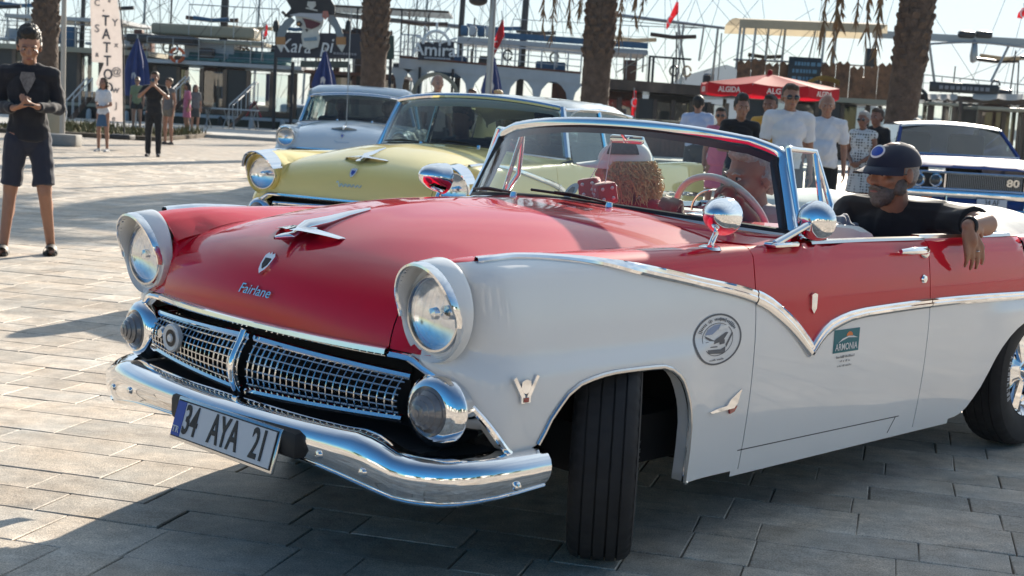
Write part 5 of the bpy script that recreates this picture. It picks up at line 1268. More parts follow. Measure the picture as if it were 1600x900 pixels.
MB().tube([rM @ Vector((.072, -.05, .0)), rM @ Vector((.078, .01, .0))], .003, 6).build('temple_arm', SHADES, rm)
mbw = MB(); mbw.tube([Vector((-2.013, .953, 1.055)) + Vector((.004 * math.cos(a), .033 * math.cos(a), .033 * math.sin(a))) for a in LS(0, 2 * math.pi, 21)[:-1]], .008, 8, closed=True); mbw.build('wrist_watch', BLKPAINT, rm)
mbr = MB(); mbr.tube([Vector((-2.035, .985, .955)) + Vector((.010 * math.cos(a), .010 * math.sin(a), .0)) for a in LS(0, 2 * math.pi, 13)[:-1]], .002, 6, closed=True); mbr.build('ring', DULLCHROME, rm)
mbs = MB(); mbs.ell((-1.98, .36, .955), (.15, .09, .075)); mbs.ell((-1.86, .44, .95), (.09, .07, .06)); mbs.ell((-2.08, .30, .95), (.09, .08, .06))
sb = remesh(mbs, 'folded_jacket', cloth('blue grey knit', (.16, .18, .22), noise=.25, nscale=30), None, .009, 2, .022, 22, 3); tag(sb, 'crumpled blue grey jacket on the lap of the rear passenger', 'jacket'); sb.location = (CARX, CARY, 0); sb.rotation_euler = (0, 0, CARR)
# figures inside the closed cars
def sitter(label, carobj, x, y, topm, seed, hairc='black'):
    e = carobj.rotation_euler.z; sc = carobj.scale[0]
    r_, M_ = rider(label, (x - .05, y, .68), (x, y, 1.0), (x + .01, y, 1.11), (x + .05, y, 1.26), (1, 0, 0), ((x, y + .18, 1.05), (x, y - .18, 1.05)), ((x + .1, y + .24, .84), (x + .1, y - .24, .84)), ((x + .28, y + .12, .95), (x + .28, y - .12, .95)), ((1, 0, .2), (1, 0, .2)), ((0, 0, -1), (0, 0, -1)), ((x + .4, y + .1, .70), (x + .4, y - .1, .70)), ((x + .6, y + .1, .46), (x + .6, y - .1, .46)), 2, topm, OLIVE, 1.0, .014, seed, rotz=e, base=tuple(carobj.location))
    r_.scale = (sc, sc, sc); hair_short(r_, M_, hairc, .014, seed); return r_
sitter('driver in dark top inside the yellow hardtop', yc, -1.5, .38, GREYC, 41); sitter('front passenger inside the yellow hardtop', yc, -1.5, -.36, BLK, 42)
sitter('driver in dark top inside the pale blue sedan', bc, -1.5, .38, BLK, 43); sitter('dark haired front passenger inside the pale blue sedan', bc, -1.45, -.30, BLK, 44)
flush()
# ---------------------------------------------------------------- palms
BARK = mat('palm bark', (.105, .075, .058), .95, noise=.45, nscale=7, bump=1.0, bscale=16, dist=.05)
FROND = mat('palm leaf', (.055, .085, .03), .6, noise=.3, nscale=2); DRYF = mat('dry palm leaf', (.20, .13, .07), .85, noise=.35, nscale=3)
def frond(m, base, az, el, L, droop, n=22, w=.42, wid=.030, seed=0):
    r_ = random.Random(seed); pts = []; p = Vector(base); a = el
    for i in range(n + 1):
        pts.append(p.copy()); d = Vector((math.cos(az) * math.cos(a), math.sin(az) * math.cos(a), math.sin(a))); p = p + d * (L / n); a -= droop / n * (1 + i / n)
    m.tube(pts, [.035 * (1 - .85 * i / n) for i in range(n + 1)], 5)
    for i in range(3, n):
        t = (pts[i + 1] - pts[i]).normalized(); sd_ = t.cross(Vector((0, 0, 1)))
        sd_ = sd_.normalized() if sd_.length > 1e-3 else Vector((1, 0, 0)); up_ = sd_.cross(t)
        ll = w * math.sin(math.pi * (i / n) ** .7) * 1.0 + .12
        for s in (-1, 1):
            for q in (0, .5):
                b = pts[i].lerp(pts[i + 1], q); dd = (sd_ * s * .8 + t * .55 + up_ * .12 + Vector((0, 0, -.42)) + Vector((r_.uniform(-.2, .2), r_.uniform(-.2, .2), r_.uniform(-.2, .1)))).normalized()
                e = b + dd * ll * r_.uniform(.75, 1.1); k = t * wid
                m.add([b - k, b + k, b.lerp(e, .6) + k * .9, e, b.lerp(e, .6) - k * .9], [(0, 1, 2, 3, 4)])
crown_m = MB(); rq = random.Random(11)
for i in range(44):
    az = i * 2.39996; el = lerp(1.35, -.45, i / 43); frond(crown_m, (.12 * math.cos(az), .12 * math.sin(az), -.1 * i / 43), az, el, rq.uniform(2.5, 3.2), rq.uniform(1.0, 1.5), seed=i)
crown_me = crown_m.mesh('crown', FROND, 0)
def palm(u, Y, r, h, lean, label, seed, dry=()):
    x = GX(u, Y); root = thing('palm_tree', label, 'palm', (x, Y, 0), 0, 'palms along the quay'); r_ = random.Random(seed)
    n, k = 40, int(h / .035); g = []
    for j in range(k + 1):
        z = h * j / k; row = []
        for i in range(n):
            a = 2 * math.pi * i / n
            c = 2 * math.pi * (i / n * 9 + z / .30); q = abs(math.sin(c / 2 + z * 9)) ** .7 * abs(math.sin(-i / n * 9 * math.pi + z * 10.5)) ** .7      # overlapping leaf-base scars
            rough = .055 * q + .012 * math.sin(7 * a + 13 * z) + .02 * r_.random()
            rr_ = r * (1.0 + .12 * math.exp(-z / .5)) - .03 + (rough * .7 if z > 2.8 + .3 * math.sin(3 * a) else rough * .25)
            row.append(Vector((rr_ * math.cos(a) + lean * z, rr_ * math.sin(a), z)))
        g.append(row)
    MB().grid(g, cv=True).build('trunk', BARK, root, 45)
    lb = MB(); row_ = 0; z = 2.8
    while z < 5.2:
        for i in range(9):
            a = 2 * math.pi * (i + .5 * (row_ % 2)) / 9 + r_.uniform(-.1, .1); o_ = r + r_.uniform(-.01, .03); hh = r_.uniform(.10, .17); pr_ = r_.uniform(.0, .05)
            T_ = Matrix.Translation((lean * z, 0, z + r_.uniform(-.03, .03))) @ Matrix.Rotation(a, 4, 'Z')
            lb.add([(o_ - .06, -.10, -hh), (o_ - .06, .10, -hh), (o_ + pr_, -.055, hh * .3), (o_ + pr_, .055, hh * .3), (o_ + pr_ * .6, -.06, hh * .7), (o_ + pr_ * .6, .06, hh * .7), (o_ - .08, -.07, hh * .7), (o_ - .08, .07, hh * .7)], [(0, 1, 3, 2), (2, 3, 5, 4), (4, 5, 7, 6), (0, 2, 4, 6), (1, 7, 5, 3)], 0, T_)
        z += .17; row_ += 1
    lb.build('leaf_bases', BARK, root, 25, kind='stuff')
    link('crown', crown_me, root, (lean * h, 0, h), (0, 0, seed))
    for (uu, vv0, vv1) in dry:
        m = MB(); p1 = P(uu, vv1, Y - .3) - Vector((x, Y, 0)); p0 = Vector((lean * h * .9 + (.2 if p1.x > 0 else -.2), -.1, h - .4)); L = []
        mid = Vector((p1.x * 1.0, p1.y, p0.z - .2)); pts = [((1 - t) ** 2) * p0 + 2 * t * (1 - t) * mid + t * t * p1 for t in LS(0, 1, 26)]
        m.tube(pts, [.03 * (1 - .8 * i / 25) + .004 for i in range(26)], 5)
        for i in range(6, 25):
            for q in range(7):
                b = pts[i].lerp(pts[i + 1], r_.random()); e = b + Vector((r_.uniform(-.13, .13), r_.uniform(-.13, .13), -r_.uniform(.15, .42))); kk = Vector((r_.uniform(-1, 1), r_.uniform(-1, 1), 0)).normalized() * .016
                m.add([b - kk, b + kk, b.lerp(e, .5) + kk * 1.3, e, b.lerp(e, .5) - kk * 1.3], [(0, 1, 2, 3, 4)])
        m.build('dry_frond', DRYF, root, 0)
palm(72, 38, .33, 8.2, -.012, 'palm trunk at far left behind the young man', 1)
palm(577, 36, .335, 8.0, .004, 'palm trunk above the pale blue sedan', 2)
palm(920, 32, .335, 7.6, .012, 'palm trunk with tan dry fronds above the yellow hardtop', 3, ((848, -150, 40), (862, -150, 62), (888, -150, 45), (905, -120, 25), (968, -150, 60), (992, -150, 30), (1004, -150, 12)))
palm(1388, 28, .33, 7.2, .058, 'palm trunk with leafy hanging strands beside the blue car', 4, ((1284, -150, 60), (1300, -150, 88), (1312, -150, 40), (1338, -150, 35), (1352, -150, 60), (1366, -150, 100), (1375, -150, 20)))
# ---------------------------------------------------------------- boats moored along the quay
DWOOD = mat('dark varnished wood', (.055, .026, .016), .45, noise=.35, nscale=4, coat=.3); RWOOD = mat('red brown wood', (.13, .045, .025), .5, noise=.4, nscale=5); BWHITE = mat('boat white paint', (.46, .47, .48), .45, noise=.1, nscale=2); BDARK = mat('boat dark hull', (.014, .016, .02), .4, noise=.3, nscale=2); BGREEN = mat('boat green hull', (.015, .035, .03), .4, noise=.3, nscale=2)
RAILM = mat('boat rail metal', (.34, .35, .36), .35, metal=.6); CUSH = mat('teal cushion', (.06, .17, .17), .8, noise=.2, nscale=3); CUSHW = mat('white cushion', (.50, .52, .54), .8); CUSHB = mat('blue cushion', (.04, .12, .22), .8, noise=.2, nscale=4); CANVAS = thin(mat('cream canvas', (.50, .44, .33), .8, noise=.1, nscale=2), .4); MASTM = mat('dark mast', (.035, .033, .035), .5); CREAM = mat('cream paint', (.36, .32, .23), .5)
def zz_(u, v, Y): return P(u, v, Y).z
class Boat:
    def __init__(s, label, u0, u1, Y, name='tour_boat'):
        s.u0, s.u1, s.Y = u0, u1, Y; s.x0, s.x1 = P(u0, 150, Y).x, P(u1, 150, Y).x; s.cx = (s.x0 + s.x1) / 2; s.W = s.x1 - s.x0
        s.o = thing(name, label, 'boat', (s.cx, Y, -1.1), 0, 'tour boats moored at the quay'); s.T = Matrix.Translation((-s.cx, -Y, 1.1))
    def part(s, name, mb, m, smooth=38):
        mb.v = [s.T @ p for p in mb.v]; return mb.build(name, m, s.o, smooth)
    def hull(s, z, m, L=9, rub=None):
        g = []
        for t in LS(0, 1, 9):
            y = s.Y + L * t; w = s.W / 2 * (1 - .5 * t ** 3); up_ = z + .5 * t * t
            g.append([Vector((s.cx - w * .80, y, -1.6)), Vector((s.cx - w * .95, y - .15 * (t == 0), -.6)), Vector((s.cx - w, y - .3 * (t == 0), up_)), Vector((s.cx - w + .12, y, up_)), Vector((s.cx - w + .14, y, up_ - .5)), Vector((s.cx + w - .14, y, up_ - .5)), Vector((s.cx + w - .12, y, up_)), Vector((s.cx + w, y - .3 * (t == 0), up_)), Vector((s.cx + w * .95, y - .15 * (t == 0), -.6)), Vector((s.cx + w * .80, y, -1.6))])
        mb = MB().grid(g); 
        mb.add([(s.cx - s.W * .40, s.Y, -1.6), (s.cx + s.W * .40, s.Y, -1.6), (s.cx + s.W * .475, s.Y - .15, -.6), (s.cx + s.W / 2, s.Y - .3, z), (s.cx - s.W / 2, s.Y - .3, z), (s.cx - s.W * .475, s.Y - .15, -.6)], [(0, 1, 2, 3, 4, 5)])
        s.part('hull', mb, m)
        if rub: s.part('rubbing_strake', MB().box((s.cx, s.Y - .33, z - .12), (s.W * 1.0, .08, .14)), rub)
    def slab(s, z, th, m, dx=0, y0=-.2, L=8, name='upper_deck', tilt=0.0, um=None):
        a, b = s.x0 - dx, s.x1 + dx; y0 += s.Y
        mb = MB().add([(a, y0, z), (b, y0, z + tilt), (b, y0 + L, z + tilt), (a, y0 + L, z), (a, y0, z - th), (b, y0, z + tilt - th), (b, y0 + L, z + tilt - th), (a, y0 + L, z - th)], [(0, 1, 2, 3), (7, 6, 5, 4), (0, 4, 5, 1), (1, 5, 6, 2), (2, 6, 7, 3), (3, 7, 4, 0)]); s.part(name, mb, m, 0)
    def posts(s, xs, z0, z1, w, m, ys=(0.0, 5.0), name='post'):
        for y in ys:
            for x in xs: s.part(name, MB().box((x, s.Y + y, (z0 + z1) / 2), (w, w, z1 - z0)), m)
    def rail(s, z, h, y=0.0, m=None, x0=None, x1=None, n=None, wires=2, r=.022, ret=0.0, tilt=0.0):
        x0 = s.x0 if x0 is None else x0; x1 = s.x1 if x1 is None else x1; n = n or max(int((x1 - x0) / 1.0), 2); mb = MB(); zt = lambda x: z + tilt * (x - x0) / (x1 - x0)
        for k in range(wires + 1): hh = h * (1 - k / (wires + 1)); mb.tube([(x0, s.Y + y, zt(x0) + hh), (x1, s.Y + y, zt(x1) + hh)], r if k == 0 else r * .55, 5)
        for i in range(n + 1):
            x = lerp(x0, x1, i / n); mb.tube([(x, s.Y + y, zt(x)), (x, s.Y + y, zt(x) + h)], r * .9, 5)
        if ret:
            for x in (x0, x1): mb.tube([(x, s.Y + y, zt(x) + h), (x, s.Y + y + ret, zt(x) + h)], r, 5)
        s.part('railing', mb, m or RAILM)
    def mast(s, u, r, top, y=2.5, m=None, stays=True):
        x = P(u, 100, s.Y + y).x; s.part('mast', MB().tube([(x, s.Y + y, -.5), (x + .02 * top, s.Y + y, top)], [r, r * .7], 8), m or MASTM)
        if stays:
            mb = MB()
            for dx, dy in ((-4.5, -1), (-2.2, .5), (2.4, .5), (4.8, -1), (-7, 1), (7.5, 1)): mb.tube([(x + .02 * top, s.Y + y, top), (x + dx, s.Y + y + dy, 1.4)], .010, 4)
            mb.tube([(x - 1.0, s.Y + y, top * .62), (x + 1.1, s.Y + y, top * .62)], .04, 5); s.part('rigging', mb, MASTM)
    def saloon(s, z0, z1, n, m, wall=None, pw=.16, sill=.45, depth=5.0, panes=True):
        xs = [lerp(s.x0 + .3, s.x1 - .3, i / n) for i in range(n + 1)]; s.posts(xs, z0, z1, pw, m, (.3, depth), 'cabin_post')
        s.part('cabin_side', MB().box((s.cx, s.Y + .3, z0 + sill / 2), (s.W - .5, .07, sill)), wall or m); s.part('cabin_side', MB().box((s.cx, s.Y + depth, z0 + sill / 2), (s.W - .5, .07, sill)), wall or m)
        for i in range(n):
            a, b = xs[i] + pw / 2, xs[i + 1] - pw / 2
            if (i * 7 + n) % 3 == 0: s.part('cabin_door', MB().box(((a + b) / 2, s.Y + .33, (z0 + z1) / 2), (b - a, .05, z1 - z0)), BDARK)
            else:
                f = s.part('window_frame', MB().tube([(a, s.Y + .3, z0 + sill), (b, s.Y + .3, z0 + sill), (b, s.Y + .3, z1 - .1), (a, s.Y + .3, z1 - .1)], .035, 4, closed=True), m)
                s.part('pane', MB().add([(a, s.Y + .31, z0 + sill), (b, s.Y + .31, z0 + sill), (b, s.Y + .31, z1 - .1), (a, s.Y + .31, z1 - .1)], [(0, 1, 2, 3)]), GLASS)
        r_ = random.Random(n)
        for i in range(n):
            x = lerp(s.x0 + .8, s.x1 - .8, (i + .5) / n); t = s.part('saloon_table', MB().box((x, s.Y + 2.2, z0 + .42), (.8, .8, .06)).box((x, s.Y + 2.2, z0 + .2), (.1, .1, .4)), DWOOD, 0)
            if r_.random() < .8: s.part('saloon_bench', MB().box((x + .6, s.Y + 3.2, z0 + .35), (.9, .5, .7), ch=.05), r_.choice((BDARK, CUSHW, RWOOD)))
    def clutter(s, z0, z1, n, seed):
        """dark back wall, deck gear, hanging ropes and awning lines"""
        r5 = random.Random(seed)
        x = s.x0 + .3
        while x < s.x1 - .6:
            l = r5.uniform(.7, 2.2)
            if r5.random() < .42: s.part('cabin_back', MB().box((min(x + l / 2, s.x1 - .4), s.Y + 4.6, (.1 + z0) / 2), (l, .06, z0 - .1)), r5.choice((RWOOD, DWOOD, RWOOD, BDARK)), 0)
            x += l + r5.uniform(0, .6)
        for k in range(n):
            x = r5.uniform(s.x0 + .4, s.x1 - .4); y = s.Y + r5.uniform(.4, 3.5); w_ = r5.uniform(.25, .8); h = r5.uniform(.3, 1.0); kd = k % 4
            if kd == 0: s.part('deck_locker', MB().box((x, y, z0 + h / 2), (w_, w_, h), ch=.04), r5.choice((BDARK, DWOOD, CUSHB, RWOOD)))
            elif kd == 1: s.part('coiled_rope', MB().tube([(x + .18 * math.cos(a), y, z0 + .55 + .22 * math.sin(a)) for a in LS(0, 6.0, 12)], .045, 5), r5.choice((CANVAS, BDARK)))
            elif kd == 2: s.part('furled_awning', MB().tube([(x - w_ * 1.6, y, z0 + 1.5 + h * .5), (x, y, z0 + 1.42 + h * .5), (x + w_ * 1.6, y, z0 + 1.5 + h * .5)], .09, 7), r5.choice((BDARK, CUSHB, CANVAS, DWOOD)))
            else: s.part('stanchion', MB().tube([(x, y, z0), (x + r5.uniform(-.1, .1), y, z0 + r5.uniform(1.4, 2.4))], .035, 5), r5.choice((MASTM, RAILM)))
        m = MB()
        for k in range(n + 4):
            x = r5.uniform(s.x0, s.x1); a = Vector((x, s.Y + r5.uniform(0, 4), z0 + r5.uniform(.5, 1.2))); b = a + Vector((r5.uniform(-5, 5), 0, r5.uniform(2.5, 8))); c = a.lerp(b, .5) - Vector((0, 0, r5.uniform(0, .5))); m.tube([a, c, b], .010, 4)
        s.part('rope_lines', m, MASTM)['kind'] = 'stuff'
        for k in range(5):
            x = lerp(s.x0, s.x1, (k + .5) / 5); s.part('fender_buoy', MB().lathe([(.01, .32), (.10, .25), (.13, 0), (.10, -.25), (.01, -.32)], 10, 0, Matrix.Translation((x, s.Y - .48, .15))), r5.choice((BDARK, CUSHW, BDARK)))
    def sunbeds(s, z, us, m, y=1.2):
        for u in us:
            x = P(u, 100, s.Y + y).x
            mb = MB().box((x, s.Y + y, z + .22), (.62, 1.3, .12), ch=.03).add([(x - .31, s.Y + y + .5, z + .25), (x + .31, s.Y + y + .5, z + .25), (x + .31, s.Y + y + 1.0, z + .75), (x - .31, s.Y + y + 1.0, z + .75), (x - .31, s.Y + y + .6, z + .2), (x + .31, s.Y + y + .6, z + .2), (x + .31, s.Y + y + 1.1, z + .7), (x - .31, s.Y + y + 1.1, z + .7)], [(0, 1, 2, 3), (4, 7, 6, 5), (0, 4, 5, 1), (2, 6, 7, 3), (1, 5, 6, 2), (0, 3, 7, 4)]); s.part('sunbed', mb, m, 0)
# boat at the far left edge
b1 = Boat('dark wooden boat with cream upper deck behind the tattoo banner', -60, 232, 63)
z = zz_(120, 74, 63); b1.hull(.75, BDARK, rub=CREAM); b1.slab(z, .22, CREAM); b1.saloon(.5, z - .2, 8, DWOOD); b1.rail(z, 1.0, 0, wires=2); b1.rail(z, 1.0, 5); b1.mast(55, .11, 12); b1.mast(125, .12, 12.5)
z2 = zz_(60, 22, 63); b1.slab(z2, .16, BWHITE, dx=-1.5, y0=1.0, L=5, name='sun_awning'); b1.posts([lerp(b1.x0 + 1.6, b1.x1 - 1.6, i / 5) for i in range(6)], z, z2, .06, RAILM, (1.1, 5.5), 'awning_post')
b1.sunbeds(z, (10, 40, 80, 150, 185, 215), CUSHW)
# gulet with green cushions
b2_ = Boat('gulet with teal sunbeds and brass railed deck left of the pirate sign', 228, 470, 62)
z = zz_(240, 92, 62); zt = zz_(470, 104, 62) - z; b2_.hull(.55, BGREEN, rub=BWHITE); b2_.slab(z, .16, BWHITE, tilt=zt); b2_.saloon(.3, z - .28, 6, DWOOD, panes=True); b2_.rail(z, .95, 0, tilt=zt, wires=3); b2_.rail(z, .95, 6, tilt=zt)
b2_.sunbeds(z - .12, (300, 318, 336, 362, 380, 398, 420, 440), CUSH, .8); b2_.mast(345, .20, 14); b2_.mast(262, .05, 9, stays=False)
z3 = zz_(310, 62, 62); b2_.part('wheelhouse_roof', MB().box((P(320, 60, 64).x, 64.5, z3), (5.6, 2.4, .14)).box((P(320, 60, 64).x, 64.5, z3 + .45), (4.6, 2.0, .5), ch=.1), CREAM, 0); b2_.part('wheelhouse', MB().box((P(330, 70, 64).x, 64.5, (z + z3) / 2), (2.2, 1.8, z3 - z)), BWHITE, 0)
b2_.part('bow_cabin', MB().box((P(245, 60, 62).x, 63.2, zz_(245, 60, 62)), (3.0, 1.4, .35), ch=.1), BDARK); b2_.rail(zz_(300, 62, 62) + .2, 1.35, .8, x0=P(288, 50, 62).x, x1=P(430, 50, 62).x, n=4, wires=1)
# boat under the pirate sign
b3 = Boat('dark boat with red brown cabin behind the pirate sign', 475, 628, 62.5)
z = zz_(540, 112, 62); b3.hull(.6, BDARK); b3.slab(z, .14, RWOOD); b3.saloon(.4, z - .15, 4, RWOOD); b3.rail(z, 1.0); b3.rail(z, 1.0, 5); z3 = zz_(560, 22, 63); b3.part('boom', MB().tube([P(470, 18, 64), P(720, 42, 64)], .10, 8), RAILM); b3.mast(600, .05, 10)
b3.part('top_awning', MB().box(((b3.x0 + b3.x1) / 2 + 1, 65, z3 + .3), (6, 4, .1)), DWOOD, 0); b3.posts([b3.x0 + .4, b3.cx, b3.x1 - .2], z, z3 + .3, .07, MASTM, (.5, 4.5), 'awning_post')
# white arched boat
b4 = Boat('white boat with arched saloon openings and blue sun deck', 622, 905, 60.5)
z = zz_(640, 92, 60.5); zt = zz_(900, 116, 60.5) - z; b4.hull(.5, BWHITE, rub=DWOOD); b4.slab(z, .10, BWHITE, tilt=zt)
g = []
b4.part('bulwark', MB().add([(b4.x0, 60.2, z + .02), (b4.x1, 60.2, z + zt + .02), (b4.x1, 60.2, z + zt - .42), (b4.x0, 60.2, z - .42), (b4.x0, 60.32, z + .02), (b4.x1, 60.32, z + zt + .02), (b4.x1, 60.32, z + zt - .42), (b4.x0, 60.32, z - .42)], [(0, 3, 2, 1), (4, 5, 6, 7), (0, 1, 5, 4), (3, 7, 6, 2)]), BWHITE, 0)
b4.part('cap_rail', MB().tube([(b4.x0, 60.2, z + .06), (b4.x1, 60.2, z + zt + .06)], .05, 6), RWOOD)
for u in (625, 652, 735, 792, 840, 893):
    p = P(u, 118, 60.4); zb = z - .40 + zt * (u - 622) / 283
    b4.part('arch_post', MB().prism([(-.13, -1.6), (.13, -1.6), (.13, -.75), (.2, -.4), (.42, -.12), (.62, 0), (-.62, 0), (-.42, -.12), (-.2, -.4), (-.13, -.75)], .1, 0, Matrix.Translation((p.x, 60.35, zb)) @ Matrix.Rotation(R(90), 4, 'X')), BWHITE, 0)
b4.part('saloon_back', MB().box((b4.cx, 64.5, .8), (b4.W - 1, .1, 1.0)), RWOOD); b4.part('life_boat_arch', MB().tube([P(660, 145, 60) + Vector((.95 * math.cos(a), 0, 1.0 * math.sin(a) - .2)) + Vector((.55, 0, 0)) for a in LS(0, math.pi, 14)], .09, 8), CANVAS)
b4.rail(z, .85, 0, x0=P(660, 90, 60.5).x, x1=b4.x1, n=12, tilt=zt * .85, m=BWHITE, r=.035); b4.rail(z + .1, .9, 0, x0=b4.x0, x1=P(656, 90, 60.5).x, n=5, m=BWHITE, r=.03)
zs1 = zz_(720, 57, 61); zs2 = zz_(1010, 78, 61); xa, xb = P(715, 57, 61).x, P(1012, 78, 61).x
b4.part('sun_deck', MB().add([(xa, 61, zs1), (xb, 61, zs2), (xb, 66, zs2), (xa, 66, zs1), (xa, 61, zs1 - .2), (xb, 61, zs2 - .2), (xb, 66, zs2 - .2), (xa, 66, zs1 - .2)], [(0, 1, 2, 3), (7, 6, 5, 4), (0, 4, 5, 1), (1, 5, 6, 2), (3, 7, 4, 0)]), BWHITE, 0)
b4.part('deck_stripe', MB().add([(P(780, 60, 61).x, 60.97, lerp(zs1, zs2, .22) + .30), (xb, 60.97, zs2 + .30), (xb, 60.97, zs2 + .04), (P(780, 60, 61).x, 60.97, lerp(zs1, zs2, .22) + .04)], [(0, 1, 2, 3)]).add([(P(780, 60, 61).x, 61.1, lerp(zs1, zs2, .22) + .30), (xb, 61.1, zs2 + .30), (xb, 60.97, zs2 + .30), (P(780, 60, 61).x, 60.97, lerp(zs1, zs2, .22) + .30)], [(0, 1, 2, 3)]), CUSHB, 0)
for i, u in enumerate((725, 738, 751, 764, 777)): b4.part('deck_cushion', MB().box((P(u, 48, 61).x, 61.6, zs1 + .28), (.30, 1.0, .42), ch=.05), (CUSHB, CUSHW)[i % 2])
b4.posts([P(u, 100, 61).x for u in (730, 812, 870, 985, 1005)], z, zs2 - .2, .07, RAILM, (.6, 4.5), 'deck_post'); b4.rail(zs2 + .1, .9, .8, x0=P(800, 60, 61).x, x1=xb, n=7, wires=1, r=.016); b4.mast(812, .17, 14, 1.5); b4.mast(714, .14, 13, 2.0)
for u in (690, 715, 850, 872): b4.part('deck_chair', MB().box((P(u, 100, 61).x, 62, z - .2), (.7, .8, .9), ch=.08), CUSHB)
# low brown boat
b5 = Boat('low brown wooden boat with long flat roof left of the red umbrella', 930, 1150, 60)
z = zz_(940, 122, 60); zt = zz_(1150, 138, 60) - z; b5.hull(.35, RWOOD, rub=DWOOD); b5.slab(z, .42, DWOOD, tilt=zt); b5.saloon(.2, z - .75, 7, DWOOD, RWOOD, sill=.75)
b5.posts([P(u, 110, 60).x for u in (1016, 1022, 1054)], z - .2, z + 1.0, .10, MASTM, (.6,), 'roof_post'); b5.part('top_rail', MB().tube([P(1014, 88, 60.6), P(1080, 93, 60.6)], .05, 6), MASTM)
b5.part('pulley_boom', MB().tube([P(950, 22, 62), P(1132, 44, 62)], [.09, .06], 8), RAILM); b5.part('boom_props', MB().tube([P(1060, 38, 62), P(1072, 125, 62)], .05, 6).tube([P(1068, 38, 62), P(1058, 125, 62)], .05, 6).tube([P(1100, 41, 62), P(1092, 95, 62)], .045, 6).tube([P(1122, 43, 62), P(1112, 128, 62)], .055, 6), RAILM)
b5.part('boom_stays', MB().tube([P(945, 30, 62), P(1100, 44, 62)], .018, 4).tube([P(940, 38, 62), P(1090, 44, 62)], .018, 4), RAILM); b5.rail(z + .02, 1.2, .5, x0=P(948, 110, 60).x, x1=P(1012, 110, 60).x, n=4, wires=1, r=.018)
b5.part('stair_rail', MB().tube([P(962, 114, 60.5), P(1010, 86, 60.5)], .025, 5).tube([P(985, 114, 60.5), P(1012, 100, 60.5)], .02, 5), CANVAS)
# boat with carved bulwark and canopy
b6 = Boat('wooden boat with carved orange brown bulwark and cream canopy', 1148, 1412, 60)
CARV = mat('carved wood', (.20, .085, .035), .7, noise=.75, nscale=2.6, bump=.8, bscale=3, dist=.1)
z0_ = zz_(1270, 152, 60); z1_ = zz_(1270, 103, 60); b6.hull(.4, DWOOD); tl = zz_(1412, 106, 60) - zz_(1148, 97, 60)
b6.slab(z0_ + .05, .2, CREAM, tilt=.0); n_ = 12
for i in range(n_):
    a, b = lerp(b6.x0, b6.x1, i / n_), lerp(b6.x0, b6.x1, (i + 1) / n_); hz_ = zz_(lerp(1148, 1412, (i + .5) / n_), lerp(97, 107, i / n_), 60) + .1 * math.sin(i * 2.1)
    b6.part('carved_panel', MB().prism([(0, 0), (b - a - .03, 0), (b - a - .03, hz_ - z0_), ((b - a) * .75, hz_ - z0_ + .12), ((b - a) * .5, hz_ - z0_ - .05), ((b - a) * .25, hz_ - z0_ + .10), (0, hz_ - z0_)], .08, 0, Matrix.Translation((a, 59.9, z0_)) @ Matrix.Rotation(R(90), 4, 'X')), CARV, 0)
b6.saloon(.2, z0_ - .2, 6, DWOOD, BDARK, sill=.5); zc = zz_(1280, 33, 60); zc2 = zz_(1280, 48, 60)
b6.part('canopy', MB().grid([[Vector((x, 59.7 + 4.5 * t, lerp(zz_(1160, 31, 60), zz_(1400, 40, 60), (x - b6.x0) / b6.W) + .18 * math.sin(math.pi * t) - (.35 if t in (0, 1) else 0))) for t in (0, 0.02, .25, .5, .75, .98, 1)] for x in LS(P(1155, 30, 60).x, P(1385, 40, 60).x, 9)]), CANVAS, 60)
for u in (1152, 1158, 1176, 1196, 1222, 1284, 1302, 1365): b6.part('canopy_post', MB().tube([P(u + 6, 34 + (u - 1150) * .04, 60.1 + (u % 3)), P(u - 2, 108 + (u - 1150) * .04, 60.1 + (u % 3))], .055, 6), STEEL)
b6.part('canopy_brace', MB().tube([P(1275, 45, 61), P(1262, 100, 61)], .035, 5), STEEL); b6.part('canopy_brace', MB().tube([P(1222, 45, 61), P(1210, 95, 61)], .03, 5), STEEL); b6.part('top_rail', MB().tube([P(1146, 93, 60), P(1292, 99, 60)], .045, 6).tube([P(1300, 100, 60), P(1400, 106, 60)], .035, 6), STEEL)
sg = b6.part('blue_board', MB().box(P(1256, 117, 59.6), (1.35, .06, 1.45), ch=.02), BDARK); 
def board_marks(parent, c, w_, h, rows, m, seed):
    """unreadable painted lines of letters on a far board"""
    r5 = random.Random(seed); mb = MB()
    for k in range(rows):
        z_ = c.z + h * (.5 - (k + .5) / rows); x = c.x - w_ / 2 * r5.uniform(.7, 1)
        while x < c.x + w_ / 2 * .9:
            l = r5.uniform(.3, .9) * h / rows; mb.box((x + l / 2, c.y, z_), (l * .7, .01, h / rows * .5)); x += l
    return mb.build('painted_letters', m, parent, 0, kind='stuff')
board_marks(sg, b6.T @ P(1256, 117, 59.55), 1.1, 1.2, 4, mat('faded blue print', (.12, .25, .35), .6), 4)
b6.part('loudspeaker', MB().box(P(1360, 90, 60), (.42, .4, .75), ch=.03), BDARK); b6.part('speaker_cable', MB().tube([P(1358, 50, 60), P(1360, 78, 60)], .03, 5), BDARK)
b6.part('small_awning', MB().grid([[P(lerp(1262, 1312, t) , 126 - 8 * math.sin(math.pi * t) + 8 * q, 58.8 + q) for t in LS(0, 1, 9)] for q in (0, .5, 1)]), mat('yellow stripe canvas', (.55, .35, .08), .8, noise=.4, nscale=8), 60)
